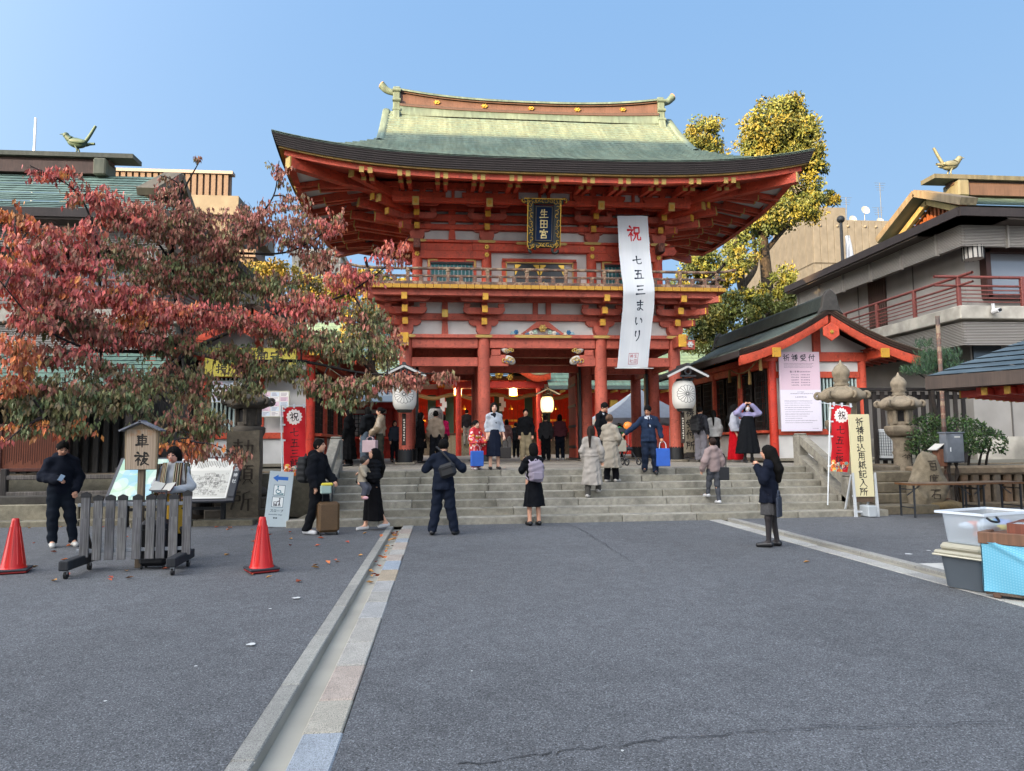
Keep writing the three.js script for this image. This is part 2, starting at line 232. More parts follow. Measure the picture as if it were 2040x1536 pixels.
// slightly uneven asphalt sheets
function road(x0, x1, z0, z1, y, nx, nz, seed) { const g = sheet((u, v) => { const x = x0 + (x1 - x0) * u, z = z1 + (z0 - z1) * v, e = Math.min(1, Math.min(u, 1 - u, v, 1 - v) * 14); return [x, y + e * .014 * (n3(x * .8, 0, z * .8, seed) - .5), z]; }, nx, nz); return fin(g); }
const L0 = -1.075, L1 = -.95, L2 = -.775, L3 = -.545, R0 = 5.60, R1 = 5.86, R2 = 6.0, R3 = 6.14;
struct('road', road(L3, R0, ZB - .2, 14, 0, 60, 90, 1), ASPH);
struct('pavement', road(-14, L0, -16.4, 14, 0, 60, 60, 2), ASPH);
struct('pavement', road(R3, 30, -18, 14, .012, 60, 60, 3), ASPH2);
// gutters: a sunken concrete channel, a lip on the outside, granite kerb stones on the inside
for (const [a, b, lip0, lip1, nm] of [[L1, L2, L0, L1, 0], [R1, R2, R2, R3, 1]]) {
  struct('gutter_channel', [flat(a, b, ZB - .1, 14, -.075), B(.02, .2, 14.4 + .3 - ZB - .6, a - .009, -.11, (14 + ZB + .3) / 2), B(.02, .2, 14.4 + .3 - ZB - .6, b + .009, -.11, (14 + ZB + .3) / 2)].map((g) => g), mt('#aaa69a', .95, T.mottle));
  const lip = structG('kerb'), r = rng(60 + nm); let z = ZB + .02, k = 0;
  while (z < 4) { const l = 1.1 + r() * .2; const m = M('kerb_stone', C(lip1 - lip0, .2, l - .012, (lip0 + lip1) / 2, -.098 + r() * .006 + (nm ? .03 : 0), z + l / 2, .008), mt(['#a8a8a4', '#b0b0ab', '#a0a09c'][k++ % 3], .95, T.granite, { bump: .002 }), lip); z += l; }
  const kerb = structG('kerb'); z = ZB + .02; k = 0;
  const tones = ['#bdbbb6', '#c0b3aa', '#bdb9ae', '#aab4c0', '#c2b6ac', '#bfbebb', '#beb4ac', '#a9b6c6', '#b8aa96', '#b4b5b6', '#b0afab', '#b2b4b6', '#b8b6b1'];
  const s0 = nm ? R0 : L2, s1 = nm ? R1 : L3;
  while (z < 4) { const l = (nm ? .62 : .5) + r() * .34; M('kerb_stone', C(s1 - s0 - .004 - r() * .012, .2, l - .010 - r() * .008, (s0 + s1) / 2 + (r() - .5) * .01, -.096 + r() * .007, z + l / 2, .009, 0, (r() - .5) * .012), mt(nm ? ['#bfbfbc', '#c7c7c2', '#b6b6b3'][k % 3] : tones[k % tones.length], .92, T.granite, { bump: .003 }), kerb); k++; z += l; }
}
// cracks in the asphalt, thin dark filler
{ const crack = (pts, w, seed) => { const r = rng(seed), out = []; const P = pts.map((p) => onY(p[0], p[1])); for (let i = 0; i + 1 < P.length; i++) { const n = 14; let prev = null; for (let k = 0; k <= n; k++) { const p = P[i].clone().lerp(P[i + 1], k / n); p.x += (r() - .5) * .05; p.z += (r() - .5) * .05; if (prev) { const d = p.clone().sub(prev), s = V(-d.z, 0, d.x).normalize().multiplyScalar(w * (.3 + r())); const q = [prev.x + s.x, .012, prev.z + s.z, prev.x - s.x, .012, prev.z - s.z, p.x - s.x, .012, p.z - s.z, p.x + s.x, .012, p.z + s.z]; const g = new THREE.BufferGeometry(); g.setAttribute('position', new THREE.BufferAttribute(new Float32Array([0, 1, 2, 0, 2, 3].flatMap((j) => q.slice(j * 3, j * 3 + 3))), 3)); g.computeVertexNormals(); out.push(fin(g)); } prev = p; } } return out; };
  struct('road_crack', crack([[905, 1530], [1100, 1505], [1330, 1476], [1620, 1452], [2035, 1440]], .004, 4), mt('#2c2d2f', .95));
  struct('road_crack', crack([[1128, 1042], [1170, 1062], [1215, 1092], [1262, 1122]], .006, 8), mt('#33353a', .95)); }
{ const r = rng(91), fl = (px, py, q) => { const c = onY(px, py), g = new THREE.CircleGeometry(q, 10), p = g.attributes.position; for (let i = 1; i < p.count; i++) p.setXY(i, p.getX(i) * (.6 + r() * .7), p.getY(i) * (.6 + r() * .7)); return fin(g.rotateX(-Math.PI / 2).translate(c.x, .0125, c.z)); };
  struct('road_paint_flecks', [[590, 1193, .04], [500, 1286, .035], [538, 1215, .015], [390, 1330, .012], [210, 1400, .012], [1810, 1105, .05], [1850, 1098, .03], [1240, 1500, .01], [940, 1340, .009]].map((a) => fl(...a)), mt('#b9bab8', .9), 'stuff'); }
// pale concrete apron beside the kerb
struct('concrete_apron', flat(R3 + .002, 8.6, -8.9, -6.0, .0175), mt('#c4c1b9', .93, T.stain, { bump: .002 }));
// stone steps: six courses of long blocks and the platform edge
{
  const st = structG('stone_steps'), r = rng(77), n = 7, rise = H0 / n, tread = (ZB - ZT) / (n - 1), tones = ['#bdb7aa', '#b3ad9f', '#c4beb2', '#afa99c', '#bab4a8'];
  for (let k = 0; k < n; k++) {
    const z = ZB - tread * k, wide = k === 0 ? 6.35 : 5.6, y1 = rise * (k + 1), d = k === n - 1 ? .42 : tread + .06; let x = XC - wide;
    while (x < XC + wide - .01) { let l = 1.5 + r() * .75; if (XC + wide - x - l < .7) l = XC + wide - x; M('step_block', C(l - .012, rise + .02, d, x + l / 2, y1 - (rise + .02) / 2 + (r() - .5) * .006, z - d / 2 + (r() - .5) * .008, .012), mt(tones[Math.floor(r() * 5)], .93, T.stone, { bump: .004 }), st); x += l; }
    // solid fill below the treads
    M('step_fill', B(2 * wide - .1, y1 - .03, 3, XC, (y1 - .03) / 2 - .02, z - 1.56), STEP, st);
  }
  // platform paving, large flags
  const pf = structG('platform'); let row = 0;
  M('platform_bed', B(34, 1.0, 40, XC, .49, ZT - .42 - 20), mt('#8e8878', .95, T.stone), pf);
  for (let z = ZT - .42; z > -30; row++) { const d = .62 + r() * .3; let x = XC - 5.7 + (row % 2) * -.5; while (x < XC + 5.7) { const l = .9 + r() * .7; M('flagstone', C(l - .008, .06, d - .008, x + l / 2, H0 - .03 + (r() - .5) * .004, z - d / 2, .006), mt(['#a49e92', '#98938a', '#aca69a', '#908a80'][Math.floor(r() * 4)], .9, T.granite, { bump: .002 }), pf); x += l; } z -= d; }
  // retaining stone either side of the steps
  for (const s of [-1, 1]) M('platform_wall', C(11.2, 1.02, .5, XC + s * (5.62 + 5.6), .515, ZT - 1.2, .02), STONE, pf);
  struct('courtyard', flat(XC - 30, XC + 30, -70, -30, H0 + .005), mt('#a59f94', .93, T.stain));
}
// ---------- the two-storey gate ----------
const crest = (r, x, y, z) => mg([cyl(r, r * .8, r * .5, x, y, z, 10, Math.PI / 2), fin(new THREE.SphereGeometry(r * .45, 8, 6).translate(x, y, z + r * .25)), ...[0, 1, 2, 3, 4, 5].map((k) => fin(new THREE.SphereGeometry(r * .3, 6, 5).translate(x + Math.cos(k * 1.047) * r * .85, y + Math.sin(k * 1.047) * r * .85, z + r * .1)))]);
const boat = (L, h, cut = .3) => { const a = L / 2, c = h * .8; const p = [[-a, h / 2], [-a, h * .05]]; for (let k = 0; k <= 5; k++) { const t = k / 5 * Math.PI / 2; p.push([-a + c * cut * 3 * (1 - Math.cos(t)) * .5 + .02 * k, h * .05 - (h * .55) * Math.sin(t)]); } for (let k = 5; k >= 0; k--) { const t = k / 5 * Math.PI / 2; p.push([a - c * cut * 3 * (1 - Math.cos(t)) * .5 - .02 * k, h * .05 - (h * .55) * Math.sin(t)]); } p.push([a, h * .05], [a, h / 2]); return p; };
const fit = (w, x, y, z, t = .012) => [extr([[-w / 2, 0], [-w / 2 + .07, .045], [w / 2 - .07, .045], [w / 2, 0], [w / 2 - .07, -.045], [-w / 2 + .07, -.045]], t, x, y, z), ...[-2, -1, 0, 1, 2].map((k) => B(w * .085, .03, .02, x + k * w * .14, y, z + .004))];
const gate = thing('two_storey_gate', 'large vermilion two storey shrine gate with green copper hip and gable roof', 'gate', [XC, H0, -25.18]);
{
  const X = [-4.40, -1.914, 1.914, 4.40], Zr = [2.38, 0, -2.38], r = rng(9);
  const sheathG = () => { const n = 96, g = new THREE.CylinderGeometry(.232, .236, .46, n, 1, true).translate(0, .24, 0), p = g.attributes.position; for (let i = 0; i < p.count; i++) if (p.getY(i) > .3) p.setY(i, .44 + .045 * Math.abs(Math.cos(i % (n + 1) / n * Math.PI * 16))); g.computeVertexNormals(); return fin(g); };
  const sh = sheathG(), colG = fin(new THREE.CylinderGeometry(.195, .205, 4.0, 28, 6).translate(0, 2.0, 0)), baseG = C(.62, .07, .62, 0, .03, 0, .02);
  for (const z of Zr) for (const x of X) { const c = M('column', colG, RED2, gate); c.position.set(x, 0, z); const s = M('column_sheath', sh, BLACK, c); M('column_base', baseG, GRANITE, c); s.castShadow = true; }
  // lintels in every row
  for (const z of Zr) for (let i = 0; i < 3; i++) { const x0 = X[i] + .19, x1 = X[i + 1] - .19, L = x1 - x0, xm = (x0 + x1) / 2; M('head_beam', C(L, .31, .24, xm, 3.845, z, .015), RED2, gate); if (i !== 1) M('tie_beam', C(L, .29, .2, xm, 3.245, z, .015), RED2, gate); }
  for (const x of X) for (let i = 0; i < 2; i++) { const zm = (Zr[i] + Zr[i + 1]) / 2; M('side_head_beam', C(.24, .31, 2.0, x, 3.845, zm, .015), RED2, gate); if (Math.abs(x) > 3) M('side_tie_beam', C(.2, .29, 2.0, x, 3.245, zm, .015), RED2, gate); }
  for (const z of [2.38, -2.38]) M('head_plate', C(9.6, .12, .46, 0, 4.06, z, .012), RED2, gate);
  for (const s of [-1, 1]) M('side_head_plate', C(.46, .12, 4.28, s * 4.4, 4.06, 0, .012), RED2, gate);
  for (const x of X) M('gilt_fitting', fit(Math.abs(x) > 4 ? .62 : .58, x * (Math.abs(x) > 4 ? .995 : 1), 4.06, 2.622), GOLDP, gate);
  M('gilt_fitting', fit(1.9, 0, 4.06, 2.622), GOLDP, gate);
  // ceiling over the passage, with joists, and a transom across the middle row
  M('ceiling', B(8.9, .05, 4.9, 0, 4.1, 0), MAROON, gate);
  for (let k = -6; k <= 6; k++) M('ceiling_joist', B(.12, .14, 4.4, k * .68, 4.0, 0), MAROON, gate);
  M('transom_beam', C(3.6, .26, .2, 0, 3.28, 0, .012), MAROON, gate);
  for (const s of [-1, 1]) { M('door_frame', B(.09, 3.6, .26, s * 1.66, 1.8, 0), BLACK, gate); M('door_frame', B(.1, 3.6, .2, s * 4.12, 1.8, 0), BLACK, gate); const d = M('door_leaf', C(.07, 3.0, 1.5, s * 1.6, 1.6, -.95, .01), MAROON, gate); for (let k = 0; k < 4; k++) M('door_rail', B(.02, .1, 1.46, s * 1.6 - s * .045, .5 + k * .75, -.95), BLACK, d); }
  // carved beam noses in the middle bay
  for (const s of [-1, 1]) {
    M('tie_stub', C(.62, .27, .2, s * 1.43, 3.245, 2.38, .015), RED2, gate); M('tie_stub_block', C(.3, .2, .24, s * 1.52, 3.55, 2.38, .015), RED2, gate); M('tie_stub', C(.5, .12, .2, s * 1.45, 3.42, 2.38, .012), RED2, gate);
    for (const [y, k] of [[3.3, 1], [3.62, .72]]) { const n = M('carved_nose', [fin(new THREE.SphereGeometry(.17 * k, 12, 9).scale(1.25, .8, .75).rotateZ(s * .5).translate(s * (1.08 + (1 - k) * .5), y + .02, 2.4))], mt('#cfc7bd', .7, T.mottle), gate); M('carved_scroll', [0, 1, 2, 3].map((q) => fin(new THREE.TorusGeometry(.055 * k, .016, 5, 10).translate(s * (1.0 + .09 * q * k), y + .04 * Math.sin(q * 2), 2.40 + .13 * k))), GOLDP, n); M('carved_curl', [0, 1, 2].map((q) => fin(new THREE.SphereGeometry(.03 * k, 6, 5).translate(s * (1.04 + .1 * q * k), y - .05, 2.39 + .14 * k))), mt('#3d5a86', .7), n); }
    // projecting noses of the corner columns
    const nz = M('beam_nose', C(.22, .36, .75, s * 4.4, 3.86, 2.85, .012), RED2, gate); M('beam_cap', C(.25, .4, .06, s * 4.4, 3.86, 3.235, .008), OCHRE, nz);
    const nx = M('beam_nose', C(.5, .32, .22, s * 4.84, 3.84, 2.38, .012), RED2, gate); M('rosette', crest(.1, s * 4.92, 3.84, 2.5), mt('#c9c6c2', .7), nx);
    M('nose_curl', [fin(new THREE.TorusGeometry(.08, .03, 6, 12).translate(s * 4.98, 4.05, 2.4))], mt('#5d7a78', .8), nx);
  }
  // frieze between the storeys: plaster panels framed by rails and struts
  const panel = (x0, x1, y0, y1, z) => M('plaster_panel', B(x1 - x0, y1 - y0, .06, (x0 + x1) / 2, (y0 + y1) / 2, z), WHITE, gate);
  for (const f of [1, -1]) for (let i = 0; i < 3; i++) {
    const x0 = X[i] + .02, x1 = X[i + 1] - .02, xm = (x0 + x1) / 2, z = 2.3 * f;
    if (i === 1) { panel(x0, x1, 4.12, 4.6, z); panel(x0, -.26, 4.81, 5.2, z); panel(-.17, .17, 4.81, 5.2, z); panel(.26, x1, 4.81, 5.2, z); for (const s of [-1, 1]) M('strut', C(.17, .4, .14, s * .215, 5.0, z + .05 * f, .01), RED2, gate); }
    else { for (const [a, b] of [[4.12, 4.6], [4.81, 5.2]]) { panel(x0, xm - .09, a, b, z); panel(xm + .09, x1, a, b, z); M('strut', extr([[-.11, -.24], [.11, -.24], [.085, .24], [-.085, .24]], .14, xm, (a + b) / 2, z + .05 * f), RED2, gate); } if (f > 0) { const n = M('mid_nose', C(.17, .2, .6, xm, 4.72, 2.62, .012), RED2, gate); M('nose_cap', C(.19, .24, .05, xm, 4.72, 2.945, .008), mt('#a8862c', .6, T.paint), n); } }
  }
  for (const f of [1, -1]) { M('frieze_rail', C(9.3, .21, .2, 0, 4.705, f * 2.4, .012), RED2, gate); M('frieze_rail', C(9.5, .2, .24, 0, 5.3, f * 2.42, .012), RED2, gate); }
  for (const s of [-1, 1]) { M('side_frieze', B(.1, 1.28, 4.7, s * 4.34, 4.76, 0), WHITE, gate); for (const y of [4.705, 5.3]) M('side_rail', C(.2, .21, 4.5, s * 4.42, y, 0, .012), RED2, gate); }
  // frog-leg strut carved with flowers
  { const k = M('frog_leg_strut', extr([[-.95, 0], [-.72, .04], [-.5, .2], [-.3, .36], [-.18, .46], [.18, .46], [.3, .36], [.5, .2], [.72, .04], [.95, 0], [.62, 0], [.42, .14], [.2, .24], [-.2, .24], [-.42, .14], [-.62, 0]], .12, 0, 4.12, 2.42), RED2, gate);
    M('crest', crest(.12, 0, 4.34, 2.52), GOLDP, k);
    for (const s of [-1, 1]) for (const [x, y, c] of [[.24, 4.22, '#a9bfae'], [.38, 4.2, '#d8d2c2'], [.5, 4.17, '#4f7c9a'], [.86, 4.22, '#2f6a94'], [.98, 4.17, '#8fb0b8'], [.74, 4.15, '#d2c9b4']]) M('carved_flower', crest(.075, s * x, y, 2.46), mt(c, .7), k); }
  // bracket sets
  const block = (w, h, x, y, z, d = w) => extr([[-w * .36, -h / 2], [w * .36, -h / 2], [w / 2, -h * .05], [w / 2, h / 2], [-w / 2, h / 2], [-w / 2, -h * .05]], d, x, y, z);
  function brackets(x, z, y, f, steps, dy, dz, arm, capH, side = 0) {
    const o = new THREE.Group(); o.name = 'bracket_set'; o.position.set(x, y, z); o.rotation.y = f > 0 ? 0 : Math.PI; gate.add(o);
    M('bearing_block', block(.48, .3, 0, .15, .02, .48), RED2, o);
    for (let k = 0; k < steps; k++) {
      const yk = .38 + dy * k, zk = .3 + dz * k;
      M('forward_arm', C(.15, .2, zk + .5, 0, yk, (zk - .1) / 2 - .1 + .06, .012), RED2, o);
      M('arm_cap', C(.175, .21, .04, 0, yk, zk + .17, .006), OCHRE, o);
      const L = k === 0 ? arm * .62 : arm * (.72 + .28 * k / Math.max(1, steps - 1)), lz = dz * k + .02;
      M('cross_arm', extr(boat(L, .2), .15, 0, yk + .02, lz), RED2, o);
      for (const q of [-1, 0, 1]) M('small_block', block(.2, .13, q * (L / 2 - .12), yk + .185, lz, .2), RED2, o);
    }
    if (side) for (let k = 0; k < steps; k++) { const yk = .38 + dy * k, zk = .3 + dz * k; M('side_arm', C(zk + .5, .2, .15, side * f * (zk / 2), yk + .01, 0, .012), RED2, o); M('arm_cap', C(.04, .21, .175, side * f * (zk + .26), yk + .01, 0, .006), OCHRE, o); M('corner_arm', C(.16, .2, (zk + .5) * 1.35, side * f * zk * .5, yk - .01, zk * .5, .012, 0, side * f * Math.PI / 4), RED2, o); M('arm_cap', C(.18, .21, .04, side * f * (zk + .21), yk - .01, zk + .21, .006, 0, side * f * Math.PI / 4), OCHRE, o); }
    return o;
  }
  for (const f of [1, -1]) X.forEach((x, i) => brackets(x, f * 2.38, 4.12, f, 3, .33, .33, 1.55, .2, i === 0 ? -1 : i === 3 ? 1 : 0));
  // balcony
  for (const f of [1, -1]) M('balcony_beam', C(10.9, .19, .2, 0, 5.285, f * 3.36, .012), RED2, gate);
  for (const s of [-1, 1]) M('balcony_side_beam', C(.2, .19, 6.9, s * 5.4, 5.28, 0, .012), RED2, gate);
  { const pg = C(.238, .12, 1.5, 0, 0, 0, .006), eg = C(.236, .123, .03, 0, 0, 0, .006), n = 46; for (const f of [1, -1]) for (let k = 0; k < n; k++) { const p = M('balcony_plank', pg, RED2, gate); p.position.set(-5.63 + k * .25, 5.44, f * 2.85); const e = M('plank_end', eg, OCHRE, p); e.position.set(0, 0, f * .765); } }
  for (const s of [-1, 1]) M('balcony_side_floor', B(1.4, .1, 4.1, s * 5.0, 5.44, 0), RED2, gate);
  // railing: weathered, paint peeled
  const zr = 3.46, xr = 5.52;
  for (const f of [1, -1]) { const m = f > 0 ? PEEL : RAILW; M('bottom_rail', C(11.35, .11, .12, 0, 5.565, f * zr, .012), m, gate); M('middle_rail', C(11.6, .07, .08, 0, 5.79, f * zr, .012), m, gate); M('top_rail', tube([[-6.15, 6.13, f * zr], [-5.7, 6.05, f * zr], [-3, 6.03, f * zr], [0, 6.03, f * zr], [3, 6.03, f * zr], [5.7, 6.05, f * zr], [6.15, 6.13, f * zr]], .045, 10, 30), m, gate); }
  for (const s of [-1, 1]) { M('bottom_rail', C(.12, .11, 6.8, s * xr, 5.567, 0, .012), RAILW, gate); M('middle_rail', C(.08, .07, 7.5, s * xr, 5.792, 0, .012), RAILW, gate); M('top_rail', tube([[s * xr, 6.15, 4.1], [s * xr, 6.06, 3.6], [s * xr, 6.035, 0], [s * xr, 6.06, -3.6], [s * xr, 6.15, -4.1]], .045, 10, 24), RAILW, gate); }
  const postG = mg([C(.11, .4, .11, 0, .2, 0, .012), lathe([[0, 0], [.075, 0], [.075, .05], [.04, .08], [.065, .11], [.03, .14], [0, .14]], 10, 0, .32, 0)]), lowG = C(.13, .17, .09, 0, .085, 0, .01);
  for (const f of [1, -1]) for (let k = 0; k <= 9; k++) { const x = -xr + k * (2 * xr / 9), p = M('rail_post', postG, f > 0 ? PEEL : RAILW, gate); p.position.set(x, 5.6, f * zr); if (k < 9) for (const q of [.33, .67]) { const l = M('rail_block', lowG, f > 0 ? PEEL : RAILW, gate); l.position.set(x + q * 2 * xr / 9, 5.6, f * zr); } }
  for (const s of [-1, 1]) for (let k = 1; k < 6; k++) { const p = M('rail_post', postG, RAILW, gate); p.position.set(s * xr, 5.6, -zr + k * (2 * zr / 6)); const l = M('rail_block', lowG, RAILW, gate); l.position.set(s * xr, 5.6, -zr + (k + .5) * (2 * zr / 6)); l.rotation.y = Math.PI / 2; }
  // upper storey walls
  const U = [-4.06, -1.774, 1.774, 4.06], zu = 1.9, ucG = fin(new THREE.CylinderGeometry(.165, .17, 1.55, 24).translate(0, 6.27, 0));
  for (const z of [zu, 0, -zu]) for (const x of z ? U : [U[0], U[3]]) { const c = M('upper_column', ucG, RED, gate); c.position.set(x, 0, z); }
  for (const f of [1, -1]) { const z = f * zu;
    M('upper_tie_beam', C(2.5, .27, .3, -2.95, 6.86, z, .012), RED, gate); M('upper_tie_beam', C(2.5, .27, .3, 2.95, 6.86, z, .012), RED, gate); M('upper_head_beam', C(4.5, .26, .34, 0, 7.12, z, .012), RED, gate);
    for (const s of [-1, 1]) M('upper_head_beam', C(2.0, .26, .26, s * 3.25, 7.12, z, .012), RED, gate); M('upper_head_plate', C(8.9, .09, .46, 0, 7.295, z, .01), RED, gate);
    M('upper_wall', B(7.9, 1.5, .06, 0, 6.24, z - f * .08), WHITE, gate); M('upper_sill', C(8.2, .14, .2, 0, 5.57, z, .01), RED, gate); }
  for (const s of [-1, 1]) { M('upper_side_wall', B(.06, 1.8, 3.6, s * 4.0, 6.4, 0), WHITE, gate); M('upper_side_beam', C(.3, .27, 3.5, s * 4.06, 6.86, 0, .012), RED, gate); M('upper_side_plate', C(.46, .09, 3.4, s * 4.06, 7.295, 0, .01), RED, gate);
    const nx = M('upper_nose', extr([[0, -.14], [.42, -.14], [.52, 0], [.42, .16], [0, .14]], .24, s * 4.2, 7.1, zu, 0, s > 0 ? 0 : Math.PI), RED, gate); M('upper_nose_forward', C(.22, .3, .5, s * 4.06, 7.12, zu + .3, .012), mt('#9a7068', .8, T.peel), nx); }
  for (const x of U) { M('gilt_fitting', fit(.62, x, 7.295, zu + .238), GOLDP, gate); M('gilt_boss', crest(.08, x, 7.12, zu + (Math.abs(x) > 4 ? .16 : .2)), GOLD, gate); M('gilt_boss', crest(.08, x, 6.86, zu + .18), GOLD, gate); }
  M('gilt_fitting', fit(.95, -.35, 7.25, zu + .245), GOLDP, gate); M('gilt_fitting', fit(.95, .45, 7.25, zu + .245), GOLDP, gate);
  // lattice windows of the side bays
  for (const s of [-1, 1]) { const w = new THREE.Group(); w.name = 'lattice_window'; w.position.set(s * 2.92, 6.1, zu); gate.add(w);
    M('window_frame', [B(1.62, .1, .12, 0, .58, 0), B(.1, 1.1, .12, -.76, 0, 0), B(.1, 1.1, .12, .76, 0, 0), B(1.62, .1, .12, 0, -.53, 0)], RED, w); M('window_head', B(1.42, .07, .09, 0, .5, .02), BLACK, w);
    M('window_back', B(1.45, 1.05, .02, 0, 0, -.045), mt('#c5cbd0', .9), w); const sg = extr([[-.045, -.02], [0, .03], [.045, -.02]], 1.0, 0, 0, 0, -Math.PI / 2); for (let k = 0; k < 11; k++) { const q = M('window_slat', sg, TEAL, w); q.position.set(-.63 + k * .126, -.03, -.01); }
    M('gilt_corner', [B(.3, .06, .02, -.62, .6, .07), B(.06, .3, .02, -.76, .48, .07), B(.3, .06, .02, .62, .6, .07), B(.06, .3, .02, .76, .48, .07)], GOLDP, w); }
  { // gilded double door of the middle bay
    const d = new THREE.Group(); d.name = 'balcony_door'; d.position.set(0, 6.1, zu); gate.add(d);
    M('door_frame', [B(2.5, .12, .14, 0, .62, 0), B(.13, 1.2, .14, -1.2, 0, 0), B(.13, 1.2, .14, 1.2, 0, 0)], RED, d); M('gilt_trim', [B(2.3, .035, .02, 0, .54, .08), B(.035, 1.1, .02, -1.12, 0, .08), B(.035, 1.1, .02, 1.12, 0, .08)], GOLDP, d);
    for (const s of [-1, 1]) { const l = M('door_leaf', C(.84, 1.06, .07, s * .425, -.03, .01, .01), mt('#16181d', .4, T.paint), d);
      const cornerG = (sx, sy) => extr([[0, 0], [.2, 0], [.17, .06], [.11, .1], [.09, .2], [.04, .32], [0, .36]].map(([a, b]) => [a * sx, -b * sy]), .02, 0, 0, .055);
      for (const [cx, cy, sx, sy] of [[s * .02, .48, s, 1], [s * .83, .48, -s, 1], [s * .02, -.53, s, -1], [s * .83, -.53, -s, -1]]) { const g = M('gilt_corner', cornerG(sx, sy), GOLD, l); g.position.set(cx, cy, 0); } M('door_handle', fin(new THREE.TorusGeometry(.05, .014, 6, 12, Math.PI).rotateZ(Math.PI).translate(s * .09, -.08, .06)), GOLDP, l); } }
  // upper brackets, three steps, with wall beams behind
  for (const f of [1, -1]) U.forEach((x, i) => { const o = brackets(x, f * zu, 7.34, f, 3, .31, .42, 1.5, .2, i === 0 ? -1 : i === 3 ? 1 : 0); if (f > 0) { M('tail_rafter', C(.17, .24, 1.3, 0, .88, 1.0, .012, .16), RED, o); const c = M('tail_cap', C(.2, .27, .035, 0, .785, 1.66, .006, .16), GOLDP, o); M('cap_pattern', [B(.12, .17, .01, 0, .785, 1.683), ], OCHRE, c); } });
  for (const f of [1, -1]) { const z = f * zu;
    for (const [y, h, dz] of [[7.795, .17, .06], [8.09, .22, .1], [8.42, .2, .16]]) M('wall_beam', C(8.3, h, .2, 0, y, z + f * dz, .012), RED, gate);
    M('upper_frieze', B(8.1, 1.5, .06, 0, 8.05, z - f * .06), WHITE, gate);
    for (const x of [-2.92, 0, 2.92]) { M('upper_strut', extr([[-.12, -.16], [.12, -.16], [.09, .16], [-.09, .16]], .14, x, 7.55, z + f * .04), RED, gate); for (const y of [7.93, 8.26]) M('strut_block', block(.24, .13, x, y, z + f * .08, .2), RED, gate); }
    // outer tier under the rafters
    M('outer_beam', C(9.6, .15, .17, 0, 8.28, z + f * 1.28, .012), RED, gate); M('purlin', C(10.4, .22, .2, 0, 8.72, z + f * 1.3, .012), RED, gate); M('outer_frieze', B(9.3, .3, .05, 0, 8.48, z + f * 1.24), WHITE, gate);
    for (let k = -4; k <= 4; k++) { const x = k * 1.015; if (U.some((u) => Math.abs(u - x) < .4)) continue; for (const q of [-.14, .14]) M('outer_strut', C(.1, .3, .12, x + q, 8.48, z + f * 1.27, .008), RED, gate); }
    for (const x of U) { M('outer_arm', extr(boat(1.7, .2), .16, x, 8.42, z + f * 1.3), RED, gate); for (const q of [-.62, -.2, .2, .62]) M('small_block', block(.2, .13, x + q, 8.57, z + f * 1.3, .2), RED, gate); } }
  for (const s of [-1, 1]) { M('side_frieze', B(.06, 1.5, 3.9, s * 4.0, 8.05, 0), WHITE, gate); for (const y of [7.795, 8.09, 8.42]) M('side_wall_beam', C(.2, .19, 3.9, s * 4.14, y, 0, .012), RED, gate); M('side_purlin', C(.2, .22, 6.4, s * 5.3, 8.72, 0, .012), RED, gate); }

  // ----- roof -----
  const xe = 8.04, ze = 5.2, xg = 5.35, Y0 = 8.9, hipD = xe - xg;
  const lift = (x, z) => .56 * Math.pow(Math.min(1, Math.abs(x) / xe), 3.3) * Math.pow(Math.min(1, Math.abs(z) / ze), 3.3);
  const Q = (d) => Y0 + .45 * d + .0535 * d * d;
  const surf = (x, z, f) => Q(f === 's' ? xe - Math.abs(x) : ze - Math.abs(z)) + lift(x, z);
  const sh3 = [], shc = [];
  const shingle = (a, b, c, d, tone) => { const q = [a, b, c, d], lo = .05, hi = .002, up = [lo, lo, hi, hi], P = q.map((p, i) => [p[0], p[1] + up[i], p[2]]), F = [[a[0], a[1] - .01, a[2]], [b[0], b[1] - .01, b[2]]];
    for (const t of [[P[0], P[1], P[2]], [P[0], P[2], P[3]], [F[0], F[1], P[1]], [F[0], P[1], P[0]]]) for (const v of t) { sh3.push(...v); shc.push(...tone); } };
  const tone = () => { const k = .93 + r() * .14, g = r(); return [k * (.94 + .12 * g), k, k * (1.0 - .08 * g)]; };
  const e = .2;
  for (let i = 0; i * e < ze - .25; i++) { const d0 = i * e, d1 = d0 + e, z0 = ze - d0, z1 = ze - d1; const xm = (d) => (d < hipD ? xe - d : xg), w = .2, n = Math.ceil(xm(d0) / w); for (let k = -n - 1; k <= n; k++) { const xa = (k + (i % 2) * .5) * w + .003, xb = xa + w - .006, cl = (x, d) => Math.max(-xm(d), Math.min(xm(d), x)), a = cl(xa, d0), b = cl(xb, d0), c = cl(xb, d1), d = cl(xa, d1); if (b - a < .01) continue; shingle([a, surf(a, z0), z0], [b, surf(b, z0), z0], [c, surf(c, z1), z1], [d, surf(d, z1), z1], tone()); } }
  for (const s of [-1, 1]) for (let i = 0; i * e < hipD; i++) { const d0 = i * e, d1 = Math.min(hipD, d0 + e), x0 = s * (xe - d0), x1 = s * (xe - d1), w = .2, n = Math.ceil(ze / w); for (let k = -n; k <= n; k++) { const za = (k + (i % 2) * .5) * w, zb = za + w - .006, cl = (z, d) => Math.max(-(ze - d), Math.min(ze - d, z)), a = cl(za, d0), b = cl(zb, d0), c = cl(zb, d1), d = cl(za, d1); if (b - a < .01) continue; const P = [[x0, surf(x0, a, 's'), a], [x0, surf(x0, b, 's'), b], [x1, surf(x1, c, 's'), c], [x1, surf(x1, d, 's'), d]]; shingle(P[0], P[1], P[2], P[3], tone()); } }
